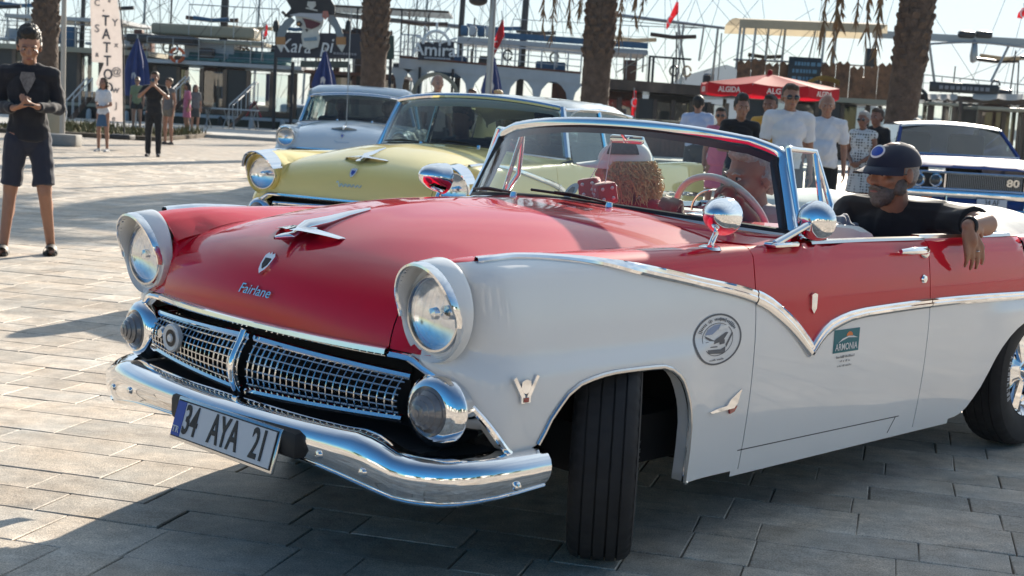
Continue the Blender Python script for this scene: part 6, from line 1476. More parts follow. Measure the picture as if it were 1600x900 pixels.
# boat at the right edge
b7 = Boat('boat with tubular deck frame and white scalloped awnings at right edge', 1412, 1700, 60.5)
z = zz_(1500, 150, 60.5); b7.hull(.3, DWOOD); b7.slab(z, .25, DWOOD); b7.saloon(.1, z - .3, 7, DWOOD, sill=.5); b7.rail(zz_(1430, 140, 60.5), .68, 0, m=STEEL, n=10, wires=1, tilt=-.35)
b7.part('cross_beam', MB().box((P(1540, 62, 60.5).x, 60.5, P(1540, 63, 60.5).z), (9.5, .25, .30)), STEEL, 0)
b7.part('lamp_pods', MB().box(P(1510, 54, 60.4), (.7, .35, .3), ch=.1).box(P(1537, 54, 60.4), (.7, .35, .3), ch=.1), BDARK); b7.part('hanging_buoy', MB().lathe([(.01, .5), (.10, .4), (.14, .1), (.17, -.2), (.12, -.45), (.01, -.5)], 12, 0, Matrix.Translation(P(1522, 80, 60.3))), STEEL)
for u0, u1 in ((1432, 1422), (1452, 1460), (1438, 1434), (1578, 1548)): b7.part('frame_tube', MB().tube([P(u0, 68, 60.5), P(u1, 128, 60.5)], .055, 6), STEEL)
b7.part('frame_hoop', MB().tube(catmull([P(1424, 125, 60.2), P(1430, 74, 60.2), P(1440, 70, 60.2), P(1520, 66, 60.2), P(1600, 74, 60.2), P(1680, 84, 60.2)], 4), .05, 6), STEEL)
for ua, ub in ((1450, 1496), (1520, 1640)): b7.part('awning_valance', MB().grid([[P(lerp(ua, ub, t), 147 + 7 * q + 3 * q * abs(math.sin(t * 9.4)), 60 - .6 * q) for t in LS(0, 1, 31)] for q in (0, .5, 1)]), thin(mat('awning white', (.75, .74, .70), .7), .5), 60)
b7.part('name_board', MB().box(P(1506, 138, 60.0), (2.9, .06, .42), ch=.02), BDARK)
board_marks(b7.o, b7.T @ P(1506, 138, 59.94), 2.4, .3, 1, mat('faded grey print', (.25, .25, .27), .6), 5)
b7.part('round_arch', MB().tube([P(1433, 158, 60) + Vector((.42 * math.cos(a), 0, .5 * math.sin(a))) for a in LS(0, math.pi, 12)], .08, 6), BDARK); b7.mast(1490, .04, 4.4, stays=False); b7.part('cream_roof', MB().box(P(1565, 171, 59), (2.6, 2.0, .14), ch=.03).box(P(1470, 163, 59), (1.2, 1.0, .12), ch=.03), CREAM)
b7.posts([P(u, 170, 59).x for u in (1452, 1475, 1490, 1500, 1530, 1600)], .1, zz_(1500, 158, 59), .12, DWOOD, (-1.5,), 'awning_post')
for k_, (b_, zz0, n_) in enumerate(((b1, zz_(120, 74, 63), 20), (b2_, zz_(300, 95, 62), 18), (b3, zz_(540, 112, 62), 12), (b4, zz_(760, 104, 60.5), 12), (b5, zz_(1040, 128, 60), 9), (b6, zz_(1270, 152, 60), 6), (b7, zz_(1500, 150, 60.5), 12))): b_.clutter(zz0, zz0, n_, 50 + k_)
# far masts of yachts beyond
for i, (u, Y, h) in enumerate(((212, 84, 17), (392, 90, 18), (470, 88, 16), (655, 86, 17), (760, 95, 19), (1065, 92, 5.5), (640, 110, 20), (30, 90, 17))):
    t = thing('yacht', ['white yacht mast showing between left railings', 'tall yacht mast left of the pirate sign', 'thin yacht mast behind the pirate hat', 'pale yacht mast left of the wheel sign', 'farthest tall yacht mast near the grey pole', 'short yacht mast above the low brown boat', 'slim yacht mast beyond the arched boat', 'yacht mast above the young man at left'][i], 'yacht', (P(u, 100, Y).x, Y, -1.1))
    MB().grid([[Vector((s * w_, y, zz1)) for s, zz1 in ((-1, 1.5), (-.7, 0), (.7, 0), (1, 1.5))] for y, w_ in ((-4, 1.3), (0, 1.7), (4, 1.2), (7, .1))]).build('hull', BWHITE, t); MB().box((0, 0, 1.8), (1.8, 4, .7), ch=.2).build('cabin', BWHITE, t); MB().tube([(0, 1, 1), (.03 * h, 1, h)], [.09, .06], 6).build('mast', RAILM, t)
    m = MB(); 
    for dx, dy in ((-1.5, 0), (1.5, 0), (0, 7), (0, -4), (-1.2, 2), (1.2, 2)): m.tube([(.03 * h, 1, h), (dx, dy, 1.5)], .010, 4)
    m.build('rigging', MASTM, t)
# ---------------------------------------------------------------- signs, flags and umbrellas on the quay
SIGNB = mat('sign navy', (.012, .014, .03), .5); BONE = mat('bone paint', (.58, .56, .50), .6, noise=.15, nscale=3); BANDR = mat('bandana red', (.10, .012, .022), .6); HATC = mat('hat black', (.016, .015, .018), .6); HAIRP = mat('braid grey', (.20, .24, .26), .6); GOLDP = mat('cuff orange', (.42, .20, .07), .6)
YS = 58.6
def flat(name, poly, m, parent, T, y=0.0, t=.06):
    """cut-out board from photo outline, facing the plaza"""
    pts = [P(u, v, YS) for u, v in poly]; c = [(p.x, p.z) for p in pts]
    mb = MB().prism(c, t, 0, Matrix.Rotation(R(90), 4, 'X')); mb.v = [p + Vector((0, YS - y, 0)) for p in mb.v]; mb.v = [T @ p for p in mb.v]
    o = mb.build(name, m, parent, 0); return o
pb = P(520, 150, YS); ps_ = thing('pirate_sign', 'large cut-out skull sign with pirate hat on dark board', 'sign', (pb.x, YS, 0)); T = Matrix.Translation((-pb.x, -YS, 0))
flat('sign_board', [(430, 50), (612, 54), (612, 93), (430, 90)], SIGNB, ps_, T); flat('board_wing', [(600, 54), (616, 56), (616, 92), (600, 92)], mat('board green', (.02, .05, .035), .6), ps_, T, .02)
flat('hat', [(452, -30), (448, 0), (456, 14), (444, 26), (452, 28), (470, 22), (500, 22), (524, 24), (524, 10), (518, 0), (520, -30)], HATC, ps_, T, .10)
flat('braid', [(455, 26), (462, 32), (450, 46), (444, 62), (432, 62), (436, 46), (446, 32)], HAIRP, ps_, T, .08); flat('braid', [(516, 22), (526, 28), (534, 44), (538, 58), (528, 60), (522, 44), (512, 32)], HAIRP, ps_, T, .08)
flat('cuff', [(432, 58), (447, 58), (447, 70), (432, 70)], GOLDP, ps_, T, .12); flat('cuff', [(526, 58), (541, 58), (541, 70), (526, 70)], GOLDP, ps_, T, .12); flat('tassel', [(433, 70), (446, 70), (440, 82)], BONE, ps_, T, .11); flat('tassel', [(527, 70), (541, 70), (535, 82)], BONE, ps_, T, .11)
flat('skull', [(462, 24), (464, 34), (468, 42), (474, 46), (472, 58), (475, 74), (486, 77), (498, 74), (501, 60), (499, 48), (505, 42), (507, 32), (500, 24), (480, 22)], BONE, ps_, T, .16)
flat('hat_band', [(454, 24), (470, 21), (505, 22), (510, 26), (504, 35), (480, 28), (462, 26)], mat('hat band white', (.45, .45, .47), .6), ps_, T, .24)
flat('eye_patch', [(474, 29), (488, 32), (503, 37), (498, 42), (488, 46), (480, 44), (478, 36)], BANDR, ps_, T, .22)
flat('eye_socket', [(464, 35), (470, 33), (474, 38), (471, 43), (465, 41)], HATC, ps_, T, .22); flat('eye_ring', [(467, 36), (470, 36), (471, 39), (468, 41), (466, 39)], GOLDP, ps_, T, .27); flat('nose_hole', [(478, 46), (483, 46), (481, 51)], HATC, ps_, T, .22); flat('teeth_gap', [(476, 60), (496, 58), (497, 64), (477, 65)], mat('tooth blue', (.20, .28, .34), .6), ps_, T, .22)
flat('small_skull', [(482, 3), (494, 3), (495, 9), (490, 14), (486, 14), (481, 9)], BONE, ps_, T, .17); flat('crossbone', [(479, 12), (497, 16), (497, 18), (479, 14)], BONE, ps_, T, .17); flat('hat_bead', [(506, 18), (514, 18), (516, 26), (510, 32), (505, 27)], REDLENS, ps_, T, .26); flat('hook', [(440, 20), (443, 17), (447, 20), (450, 26), (446, 25)], HATC, ps_, T, .12)
def sign_text(txt, u, v, size, m, parent, T, y=.15, **k): return place(text_mesh(txt, size, m, .02, **k), 'lettering', T @ Matrix.Translation(P(u, v, YS) + Vector((0, -y, 0))) @ Matrix.Rotation(R(90), 4, 'X'), parent)
sign_text('Kara', 462, 73, .80, WHITEPRINT, ps_, T, sx=.85, shear=.2); sign_text('pi', 511, 72, .85, WHITEPRINT, ps_, T, sx=.85, shear=.2); board_marks(ps_, T @ P(538, 84, YS - .15), 1.0, .18, 1, mat('faded grey print', (.25, .25, .27), .6), 6)
for u in (430, 457, 545, 610): MB().box(T @ Vector((P(u, 100, YS).x, YS + .06, 1.6)), (.12, .12, 3.4 if u in (430, 610) else 2.6)).build('post', HATC, ps_)
for u in (431, 544): MB().lathe([(.01, .0), (.12, .02), (.14, .2), (.10, .42), (.02, .5), (.02, .6)], 10, 0, Matrix.Translation(T @ (P(u, 50, YS)))).build('lantern', HATC, ps_)
flat('lower_board', [(470, 95), (545, 96), (545, 106), (470, 105)], mat('menu board', (.08, .09, .07), .7, noise=.5, nscale=8), ps_, T)
YS = 60.0
pa = P(682, 150, YS); am = thing('wheel_sign', 'dark boat name sign topped by a white ship wheel', 'sign', (pa.x, YS, 0)); T = Matrix.Translation((-pa.x, -YS, 0))
flat('sign_board', [(653, 66), (710, 66), (710, 94), (653, 94)], SIGNB, am, T, .1)
cx_ = P(682, 70, YS); m = MB().tube([T @ (cx_ + Vector((.55 * math.cos(a), -.22, .55 * math.sin(a)))) for a in LS(0, math.pi, 16)], .07, 6); m.build('wheel_rim', WHITEPRINT, am)
for a in (20, 55, 90, 125, 160): MB().tube([T @ (cx_ + Vector((q * math.cos(R(a)), -.22, q * math.sin(R(a))))) for q in (.12, .62, .80, .92)], [.035, .035, .06, .03], 6).build('wheel_spoke', WHITEPRINT, am)
sign_text('Amiral', 682, 79, .74, WHITEPRINT, am, T, .24, bold=.01); board_marks(am, T @ P(682, 91, YS - .24), 1.3, .14, 1, SILVERP, 7)
for u in (656, 708): MB().box(T @ Vector((P(u, 100, YS).x, YS + .1, 1.5)), (.10, .10, 3.0)).build('post', HATC, am)
# feather banner with TATTOO
YF = 33.5; fb = P(186, 213, YF); fl = thing('feather_banner', 'white feather banner lettered TATTOO on black pole', 'banner', (fb.x, YF, 0)); T = Matrix.Translation((-fb.x, -YF, 0)); YS = YF
cl_ = thin(cloth('banner cloth', (.74, .70, .68), noise=.05), .6)
pol = [(140, -70), (166, -60), (180, -20), (187, 20), (191, 70), (192, 191), (171, 189), (168, 162), (150, 130), (163, 98), (144, 97), (141, 10)]
pts = [P(u, v, YF) for u, v in pol]; mb = MB(); mb.prism([(p.x, p.z) for p in pts], .012, 0, Matrix.Rotation(R(90), 4, 'X')); mb.v = [T @ (p + Vector((0, YF, 0))) for p in mb.v]; mb.build('banner_cloth', cl_, fl, 0)
MB().tube([T @ P(u, v, YF) for u, v in ((194, 214), (193, 70), (189, 20), (181, -22), (166, -62), (140, -72))], [.022, .02, .016, .014, .012, .01], 6).build('pole', HATC, fl); MB().box(T @ P(191, 214, YF), (.5, .5, .12), ch=.03).build('base', HATC, fl)
for i, ch in enumerate('TATTOO'): sign_text(ch, 165.5 + .9 * i, 33 + 21 * i, .34, GREYPRINT, fl, T, .02, sx=.8, bold=.004)
for k, (u, v, s_) in enumerate(((152, 5, .20), (171, 4, .16), (162, 17, .10), (180, 36, .24), (152, 45, .26), (182, 70, .2), (152, 86, .14), (182, 112, .24), (181, 140, .24), (182, 165, .2), (178, 185, .18))): sign_text('C*+YSx&@wJe'[k], u, v, s_, mat('grey motif print', (.30, .28, .28), .6), fl, T, .02)
# closed blue umbrellas
UBLUE = mat('umbrella blue', (.012, .035, .16), .7, noise=.2, nscale=3)
def closed_umbrella(u, Y, v0, v1, w, label):
    a, b = P(u, v0, Y), P(u, v1, Y); t = thing('closed_umbrella', label, 'umbrella', (GX(u, Y), Y, 0), 0, 'closed blue umbrellas'); h = a.z; g = []
    for z, r_ in ((h + .05, .01), (h - .05, .05), (h - .3, .12 * w), (h * .75, .26 * w), (lerp(b.z, h, .25), .33 * w), (b.z, .27 * w)):
        g.append([Vector((r_ * (1 + .22 * math.cos(8 * q)) * math.cos(q), r_ * (1 + .22 * math.cos(8 * q)) * math.sin(q), z)) for q in [2 * math.pi * i / 48 for i in range(48)]])
    MB().grid(g, cv=True).build('folded_canopy', UBLUE, t); MB().tube([(0, 0, 0), (0, 0, h + .12)], .03, 8).build('pole', STEEL, t); MB().lathe([(.001, .1), (.2, .09), (.28, .02), (.28, 0)], 16).build('base', STEEL, t)
    MB().prism([(-.07, -.1), (.05, -.12), (.09, .02), (.02, .12), (-.06, .08)], .01, 0, Matrix.Translation((0, -.36 * w, lerp(b.z, h, .35))) @ Matrix.Rotation(R(90), 4, 'X')).build('logo_print', SILVERP, t, 0)
closed_umbrella(212, 50, 60, 150, 1.2, 'closed blue umbrella right of the tattoo banner'); closed_umbrella(503, 45, 80, 150, 1.0, 'closed blue umbrella under the pirate sign'); closed_umbrella(763, 48, 87, 160, .9, 'closed dark blue umbrella behind the grey pole')
# open red umbrella
YU = 33; uc = P(1203, 118, YU); um = thing('open_umbrella', 'open red umbrella with lettered valance behind the crowd', 'umbrella', (uc.x, YU, 0)); UR = thin(mat('umbrella red', (.42, .010, .025), .7, noise=.06, nscale=3), .45)
zt_, ze_, zv_ = P(1203, 116, YU).z, P(1203, 134, YU).z, P(1203, 150, YU).z; Ru = 1.62
for i in range(8):
    a, b = R(45 * i + 22.5), R(45 * i + 67.5); A_ = Vector((Ru * math.cos(a), Ru * math.sin(a), ze_)); B_ = Vector((Ru * math.cos(b), Ru * math.sin(b), ze_)); t0 = Vector((0, 0, zt_)); m = MB()
    m.grid([[t0.lerp(A_, q).lerp(t0.lerp(B_, q), s_) - Vector((0, 0, .05 * math.sin(math.pi * s_) * q)) for s_ in LS(0, 1, 7)] for q in LS(.03, 1, 6)]); pn = m.build('canopy_panel', UR, um, 80)
    MB().grid([[A_.lerp(B_, s_) - Vector((0, 0, .05 * math.sin(math.pi * s_) + q)) * 1.0 for s_ in LS(0, 1, 7)] for q in (.0, .12, .24)]).build('valance', UR, pn, 80)
    c_ = (A_ + B_) / 2; n_ = Vector((c_.x, c_.y, 0)).normalized(); place(text_mesh('ALGIDA', .17, WHITEPRINT, .002, bold=.003), 'lettering', basis(c_ + n_ * .012 - Vector((0, 0, .16)), n_.cross(Vector((0, 0, -1))), (0, 0, 1)), pn); MB().tube([(0, 0, zt_ - .35), A_ - Vector((0, 0, .03))], .012, 5).build('rib', STEEL, um)
MB().tube([(0, 0, 0), (0, 0, zt_ + .08)], .03, 8).build('pole', BWHITE, um); MB().lathe([(.001, .16), (.05, .14), (.07, .0)], 12, 0, Matrix.Translation((0, 0, zt_ - .05))).build('finial', UR, um); MB().box((0, 0, .05), (.6, .6, .1), ch=.03).build('base', STEEL, um)
# poles
def post(name, label, cat, u, Y, r, h, m):
    t = thing(name, label, cat, (GX(u, Y), Y, 0)); MB().tube([(0, 0, 0), (0, 0, h)], [r * 1.1, r * .9], 12).build('pole', m, t); MB().box((0, 0, .02), (r * 4, r * 4, .04), ch=.01).build('base_plate', m, t); return t
lp = post('lamp_post', 'pale lamp post right of the left palm', 'lamp post', 97, 36, .062, 7.0, mat('pole cream', (.42, .40, .36), .5)); MB().tube([(0, 0, 6.9), (.5, 0, 7.3), (1.1, 0, 7.2)], .04, 8).build('lamp_arm', STEEL, lp); MB().ell((1.2, 0, 7.15), (.3, .12, .08)).build('lamp_head', STEEL, lp)
gp_ = post('lamp_post', 'grey lamp post with floodlight behind the yellow car roof', 'lamp post', 757, 33, .075, 6.2, STEEL); MB().tube(catmull([(0, 0, 3.9), (-.2, -.1, 4.0), (-.32, -.15, 3.92)], 4), .035, 6).build('lamp_arm', STEEL, gp_); MB().ell((-.34, -.2, 3.86), (.22, .14, .13)).build('lamp_head', BDARK, gp_)
bd = thing('notice_board', 'cream notice board beside the left palm trunk', 'board', (GX(82, 37.4), 37.4, 0)); MB().box((0, 0, .72), (.55, .05, 1.25), ch=.01).build('panel', CREAM, bd); MB().box((-.2, .04, .4), (.05, .05, .8)).build('leg', STEEL, bd); MB().box((.2, .04, .4), (.05, .05, .8)).build('leg', STEEL, bd)
# flags on staffs
FLAG = thin(mat('flag red', (.5, .012, .02), .75, noise=.1, nscale=5), .5)
def flag(u0, v0, pts_, Y, label, staff):
    b = P(staff[0], staff[1], Y); t = thing('flag', label, 'flag', (b.x, Y, b.z), 0, 'red flags on boats'); off = Vector((b.x, Y, b.z)); MB().tube([P(*staff, Y) - off, P(u0, v0 - 3, Y) - off], .022, 5).build('staff', RAILM, t)
    L = [P(u, v, Y) - off for u, v in pts_[0]]; Rr = [P(u, v, Y) - off for u, v in pts_[1]]
    fc = MB().grid([[l.lerp(r, q) + Vector((0, .10 * math.sin(5 * q + i), 0)) for q in LS(0, 1, 7)] for i, (l, r) in enumerate(zip(L, Rr))]).build('flag_cloth', FLAG, t, 80)
    c_ = (L[len(L) // 2] + Rr[len(L) // 2]) / 2; MB().tube([c_ + Vector((.12 * math.cos(a), -.14, .16 * math.sin(a))) for a in LS(.8, 5.5, 12)], [.004 + .028 * math.sin(math.pi * i / 11) for i in range(12)], 5).build('crescent', WHITEPRINT, fc)
flag(1058, 0, ([(1057, 2), (1050, 18), (1042, 34), (1041, 46)], [(1060, 4), (1060, 20), (1052, 30), (1043, 46)]), 61, 'red flag flying highest above the low brown boat', (1062, 125))
flag(784, 20, ([(784, 30), (776, 52), (770, 70), (768, 86)], [(787, 32), (788, 56), (780, 72), (772, 88)]), 59.5, 'red flag hanging by the blue sun deck', (791, 95))
flag(416, 36, ([(416, 38), (412, 50), (410, 60)], [(419, 40), (418, 54), (414, 62)]), 61, 'small red flag left of the pirate sign', (408, 95))
flag(1600, 8, ([(1598, 12), (1592, 20), (1590, 28)], [(1604, 12), (1603, 22), (1597, 30)]), 60, 'red flag tip at the right edge of the picture', (1606, 60))
flag(991, 140, ([(989, 142), (988, 160), (986, 182)], [(994, 142), (995, 160), (992, 182)]), 55, 'red flag hanging in front of the low brown boat', (993, 205))
# quay furniture
def gangway(u0, v0, u1, v1, Y, label):
    a, b = P(u0, v0, Y), P(u1, v1, Y + 2.5); t = thing('gangway', label, 'gangway', (a.x, a.y, 0), 0, 'gangways to the boats'); o_ = Vector((a.x, a.y, 0)); a, b = a - o_, b - o_; sd_ = Vector((0, .35, 0))
    MB().add([a - sd_, b - sd_, b + sd_, a + sd_, a - sd_ - Vector((0, 0, .08)), b - sd_ - Vector((0, 0, .08)), b + sd_ - Vector((0, 0, .08)), a + sd_ - Vector((0, 0, .08))], [(0, 1, 2, 3), (7, 6, 5, 4), (0, 4, 5, 1), (2, 6, 7, 3)]).build('plank', DWOOD, t, 0)
    for s in (-1, 1):
        m = MB().tube([a + sd_ * s + Vector((0, 0, .8)), b + sd_ * s + Vector((0, 0, .8))], .028, 6)
        for q in (0, .33, .66, 1): m.tube([a.lerp(b, q) + sd_ * s, a.lerp(b, q) + sd_ * s + Vector((0, 0, .8))], .022, 5)
        m.build('handrail', BWHITE, t)
gangway(250, 192, 292, 150, 57, 'white railed gangway left of the boat benches'); gangway(360, 196, 400, 158, 57, 'white railed gangway by the small red flag'); gangway(108, 188, 140, 152, 57, 'white railed gangway behind the tattoo banner')
for i, u in enumerate((310, 338, 380)):
    t = thing('quay_table', ['white topped table behind the woman in pink', 'white topped table in the middle of the quay', 'white topped table right, near the pale blue sedan'][i], 'table', (GX(u, 55.5, .09), 55.5, .09), 0, 'tables on the quay'); MB().box((0, 0, .76), (1.1, .7, .05), ch=.01).build('table_top', BWHITE, t)
    for sx in (-1, 1): MB().tube([(sx * .3, -.25, 0), (sx * .45, .1, .74)], .02, 6).tube([(sx * .45, .25, 0), (sx * .3, -.1, .74)], .02, 6).build('leg', RAILM, t)
t = thing('bicycle_sign', 'red triangular stand leaning by the boats', 'stand', (P(397, 165, 56).x, 56, .09)); MB().tube([(-.3, 0, .5), (0, 0, 1.15), (.3, 0, .5)], .03, 6).build('frame', REDLENS, t); MB().tube([(-.2, 0, 0), (-.1, .1, .8)], .02, 5).build('leg', RAILM, t); MB().tube([(.2, 0, 0), (.1, .1, .8)], .02, 5).build('leg', RAILM, t)
t = thing('life_ring', 'orange life ring on the railing of the left boat', 'life ring', P(277, 86, 61.6)); MB().tube([(.28 * math.cos(a), 0, .28 * math.sin(a)) for a in LS(0, 2 * math.pi, 25)[:-1]], .07, 8, closed=True).build('ring', mat('life ring orange', (.6, .12, .03), .6), t)
for q in range(4): MB().tube([(.28 * math.cos(a), 0, .28 * math.sin(a)) for a in LS(q * 1.57 - .15, q * 1.57 + .15, 4)], .074, 8).build('band', WHITEPRINT, t)
# counters with menu boards by the low brown boat
for i, (u, w_) in enumerate(((955, 1.0), (1000, 1.2), (1050, 1.3))):
    t = thing('sales_counter', ['red brown counter nearest the middle palm', 'red brown counter behind hanging red flag', 'red brown counter left of the man in pale blue shirt'][i], 'counter', (GX(u, 50), 50, 0), 0, 'counters in front of the boats'); MB().box((0, 0, .65), (w_, .6, 1.3), ch=.02).build('body', RWOOD, t); MB().box((0, 0, 1.33), (w_ + .15, .75, .06), ch=.01).build('top', CREAM, t)
    for k in range(int(w_ / .16)): MB().box((-w_ / 2 + .1 + k * .16, -.31, .65), (.13, .03, 1.2)).build('board', RWOOD, t)
# planting strip with dry ground cover
KERB = mat('kerb stone', (.30, .29, .27), .85, noise=.15, nscale=6)
sx0, sx1 = P(60, 215, 40).x, P(215, 215, 40).x
MB().box(((sx0 + sx1) / 2 - 1, 44.0, .03), (sx1 - sx0 + 3, 7.0, .14), ch=.02).build('planting_bed', mat('bed soil', (.10, .075, .05), .95, noise=.4, nscale=3), None, kind='structure')
kb = MB().box((P(88, 218, 34).x, 34.0, .12), (1.1, .5, .28), ch=.03).build('stone_block', KERB); tag(kb, 'low grey stone block in front of the left palm', 'stone block')
m = MB(); r_ = random.Random(5)
for i in range(2600):
    x = r_.uniform(sx0 - 2, sx1 + .4); y = r_.uniform(40.8, 47.2); h = r_.uniform(.05, .26) * (1.3 if math.sin(x * 1.7) > 0 else .7); a = r_.uniform(0, 6.28); d = Vector((math.cos(a), math.sin(a), 0)); k = Vector((-d.y, d.x, 0)) * .03
    b = Vector((x, y, .1)); e = b + d * h * .6 + Vector((0, 0, h)); m.add([b - k, b + k, e], [(0, 1, 2)])
m.build('ground_cover_plants', mat('dry ground cover', (.12, .11, .035), .85, noise=.5, nscale=1.5), None, 0, kind='stuff', label='low dry green and yellow ground cover in the bed', category='ground cover')
# ---------------------------------------------------------------- blue saloon at the right
YB = 19.4; xb_ = GX(1531, YB)
bs = thing('saloon_car', 'dark blue 1970s saloon with four round headlights at right', 'car', (xb_, YB, 0), R(-4), sc=1.12); GRL = mat('grille black', (.012, .012, .014), .5)
def sec(y, w, z0, zsh, zt_, cr): return [Vector((-w * .96, y, z0)), Vector((-w, y, lerp(z0, zsh, .5))), Vector((-w * .99, y, zsh)), Vector((-w * .93, y, zt_ - .02)), Vector((-w * .80, y, zt_)), Vector((-w * .4, y, zt_ + cr * .8)), Vector((0, y, zt_ + cr)), Vector((w * .4, y, zt_ + cr * .8)), Vector((w * .80, y, zt_)), Vector((w * .93, y, zt_ - .02)), Vector((w * .99, y, zsh)), Vector((w, y, lerp(z0, zsh, .5))), Vector((w * .96, y, z0))]
g = [sec(y, w_, z0, zs, zt_, cr) for y, w_, z0, zs, zt_, cr in ((.02, .94, .62, .80, .86, .0), (.10, .955, .30, .82, .895, .01), (.6, .965, .28, .86, .94, .015), (1.35, .965, .28, .88, .975, .02), (1.5, .96, .28, .90, .985, .02), (3.4, .96, .28, .90, .985, .02), (4.6, .94, .30, .88, .94, .02), (4.75, .90, .4, .8, .85, .0))]
MB().grid(g).build('body', NAVYPAINT, bs, 40); MB().box((0, .08, .70), (1.86, .06, .22), ch=.01).build('nose_panel', GRL, bs)
MB().tube([(-.92, .02, .80), (.92, .02, .80), (.92, .02, .60), (-.92, .02, .60)], .018, 6, closed=True).build('grille_surround', CHROME, bs)
for k in range(40):
    x = -.44 + .88 * k / 39; MB().box((x, .035, .70), (.007, .02, .17)).build('grille_slat', STEEL, bs)
for s in (-1, 1):
    MB().box((s * .48, .03, .70), (.02, .03, .19)).build('lamp_divider', CHROME, bs)
    for x in (.59, .80):
        l = MB().lathe([(.082, .05), (.088, .02), (.094, .0), (.094, -.03)], 24, 0, Matrix.Translation((s * x, .05, .70)) @ Matrix.Rotation(R(90), 4, 'X')).build('headlight_ring', CHROME, bs)
        MB().lathe([(.001, .045), (.05, .038), (.082, .02)], 24, 0, Matrix.Translation((s * x, .05, .70)) @ Matrix.Rotation(R(90), 4, 'X')).build('lens', LENS, l); MB().lathe([(.001, -.02), (.05, -.01), (.082, .018)], 24, 0, Matrix.Translation((s * x, .05, .70)) @ Matrix.Rotation(R(90), 4, 'X')).build('reflector', REFLECTOR, l)
    MB().box((s * .70, -.06, .50), (.13, .03, .05), ch=.01).build('turn_signal', AMBER, bs)
MB().box((0, -.03, .545), (1.92, .12, .10), ch=.03).build('bumper_bar', CHROME, bs); MB().box((0, -.02, .44), (1.88, .10, .13), ch=.03).build('bumper_valance', NAVYPAINT, bs); MB().tube(catmull([(-.48, -.09, .52), (-.47, -.10, .40), (-.40, -.10, .375), (.40, -.10, .375), (.47, -.10, .40), (.48, -.09, .52)], 4), .016, 6).build('lower_trim', CHROME, bs)
pt_ = MB().box((.07, -.115, .425), (.36, .012, .17), ch=.003).build('licence_plate', mat('plate white', (.62, .63, .66), .35), bs)
place(text_mesh('34 AF', .095, BLKPAINT, .001, sx=.8), 'lettering', Matrix.Translation((.07, -.123, .465)) @ Matrix.Rotation(R(90), 4, 'X'), pt_); place(text_mesh('172', .095, BLKPAINT, .001, sx=.8), 'lettering', Matrix.Translation((.10, -.123, .385)) @ Matrix.Rotation(R(90), 4, 'X'), pt_)
place(text_mesh('80', .125, DULLCHROME, .006, bold=.004, sx=1.25), 'number_badge', Matrix.Translation((.33, .0, .705)) @ Matrix.Rotation(R(90), 4, 'X'), bs)
WT = [Vector((x * .66, 2.02 + .10 * (x) ** 2, 1.375 - .02 * x * x)) for x in LS(-1, 1, 13)]; WBm = [Vector((x * .80, 1.42 + .14 * x * x, .995)) for x in LS(-1, 1, 13)]
MB().grid([[a.lerp(b, q) for q in (0, .5, 1)] for a, b in zip(WBm, WT)]).build('windshield', GLASSD, bs, 80); MB().tube(WBm, .018, 6).build('windshield_trim', CHROME, bs)
rfm = MB().grid([[Vector((x * w_, y, z_ - .05 * x * x)) for x in LS(-1, 1, 13)] for y, w_, z_ in ((2.04, .67, 1.385), (2.1, .68, 1.415), (2.5, .70, 1.44), (3.1, .69, 1.43), (3.5, .66, 1.39), (4.1, .74, 1.0))]).build('roof', mat('vinyl roof white', (.60, .60, .58), .5), bs, 60)
for s in (-1, 1):
    MB().tube([WBm[0 if s < 0 else -1], WT[0 if s < 0 else -1]], .025, 6).build('front_pillar', NAVYPAINT, bs); MB().add([(s * .82, 1.7, 1.0), (s * .68, 2.15, 1.36), (s * .68, 3.3, 1.36), (s * .80, 3.7, 1.0)], [(0, 1, 2, 3)]).build('side_glass', GLASSD, bs)
    for y in (.85, 3.75): MB().lathe([(.001, .07), (.17, .07), (.19, .1), (.30, .1), (.32, .08), (.33, 0), (.33, -.1), (.2, -.1)], 28, 0, Matrix.Translation((s * .83, y, .33)) @ Matrix.Rotation(R(90) * s, 4, 'Y')).build('wheel', TYRE, bs)
MB().box((0, 1.75, .90), (1.5, .3, .16), ch=.05).build('dashboard', GRL, bs)
for s in (-1, 1): MB().box((s * .37, 2.7, .95), (.5, .16, .65), ch=.06).build('seat', GRL, bs)
# ---------------------------------------------------------------- town behind the photographer, mirrored in the chrome
PLAST = mat('white plaster', (.62, .60, .56), .9, noise=.06, nscale=1); TILE = mat('roof tile red', (.26, .09, .05), .8, noise=.3, nscale=6); PANE = mat('window dark', (.03, .04, .05), .15, coat=1); SHUT = mat('shutter blue', (.05, .12, .25), .6)
def house(x, y, w_, h, label):
    t = thing('house', label, 'house', (x, y, 0), 0, 'white houses behind the photographer'); MB().box((0, 0, h / 2), (w_, 8, h), ch=.05).build('wall', PLAST, t, 0); MB().box((0, 0, h + .2), (w_ + .4, 8.4, .4), ch=.05).build('roof', PLAST, t, 0)
    for fz in range(int(h / 3)):
        for k in range(int(w_ / 2.6)):
            xx = -w_ / 2 + 1.5 + k * 2.6; f = MB().box((xx, 4.02, 1.6 + 3 * fz), (1.1, .08, 1.4)).build('window', SHUT, t, 0); MB().box((xx, 4.05, 1.6 + 3 * fz), (.9, .06, 1.2)).build('pane', PANE, f, 0)
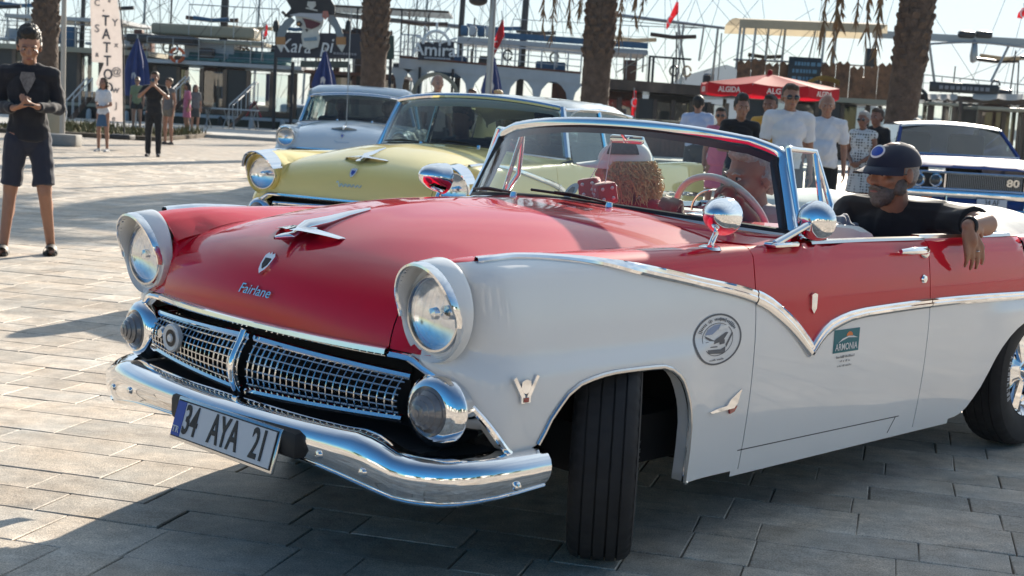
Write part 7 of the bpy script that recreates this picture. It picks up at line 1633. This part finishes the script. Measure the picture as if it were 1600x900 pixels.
for i, (x, y, w_, h) in enumerate(((-34, -52, 14, 6.5), (-17, -58, 12, 9), (-2, -60, 13, 6.2), (14, -56, 12, 9), (30, -54, 14, 6.4), (46, -44, 13, 9), (62, -34, 14, 6.2), (-52, -40, 14, 6.4))):
    house(x, y, w_, h, ['white house seen first from the left in the bumper reflection', 'tall white house second in the reflected row', 'low white house in the middle of the reflected row', 'tall white house right of the reflected middle', 'low white house fifth in the reflected row', 'tall white house near the reflected right end', 'low white house at the reflected right end', 'white house at the reflected left end'][i])
LEAF = mat('tree leaf', (.035, .065, .02), .7, noise=.4, nscale=.8); WOOD = mat('tree wood', (.07, .05, .035), .9, noise=.3, nscale=5)
m = MB(); r_ = random.Random(9)
for i in range(900):
    a, b, q = r_.uniform(0, 6.28), r_.uniform(-1, 1), r_.uniform(.5, 1) ; c = math.sqrt(1 - b * b); p = Vector((c * math.cos(a) * 2.3, c * math.sin(a) * 2.3, b * 1.7)) * q * (1 + .25 * math.sin(3 * a + 4 * b)) + Vector((0, 0, 4.2)); k1 = Vector((r_.uniform(-1, 1), r_.uniform(-1, 1), r_.uniform(-1, 1))).normalized() * .3; k2 = Vector((r_.uniform(-1, 1), r_.uniform(-1, 1), r_.uniform(-1, 1))).normalized() * .2
    m.add([p - k1, p - k2, p + k1, p + k2], [(0, 1, 2, 3)])
crown2 = m.mesh('crown', LEAF, 0); trunk2 = MB().tube(catmull([(0, 0, 0), (.1, 0, 1.2), (0, .1, 2.4), (.1, 0, 3.8)], 4), [.22 - .012 * i for i in range(13)], 8).tube([(.05, .05, 2.2), (.9, .3, 3.6)], [.1, .04], 6).tube([(.05, .05, 2.4), (-.8, -.3, 3.8)], [.1, .04], 6).mesh('trunk', WOOD)
for i, (x, y, s_) in enumerate(((-26, -44, 1.3), (-12, -47, 1.0), (-5, -42, 1.5), (5, -46, 1.2), (10, -40, 1.0), (20, -44, 1.4), (27, -38, 1.1), (36, -40, 1.5), (42, -32, 1.2), (52, -28, 1.4), (60, -20, 1.2), (-40, -34, 1.4), (-48, -22, 1.2))):
    t = thing('broadleaf_tree', '%s round leafy tree in the reflected row behind the photographer' % 'first second third fourth fifth sixth seventh eighth ninth tenth eleventh twelfth thirteenth'.split()[i], 'tree', (x, y, 0), i, 'trees behind the photographer', s_); link('crown', crown2, t); link('trunk', trunk2, t)
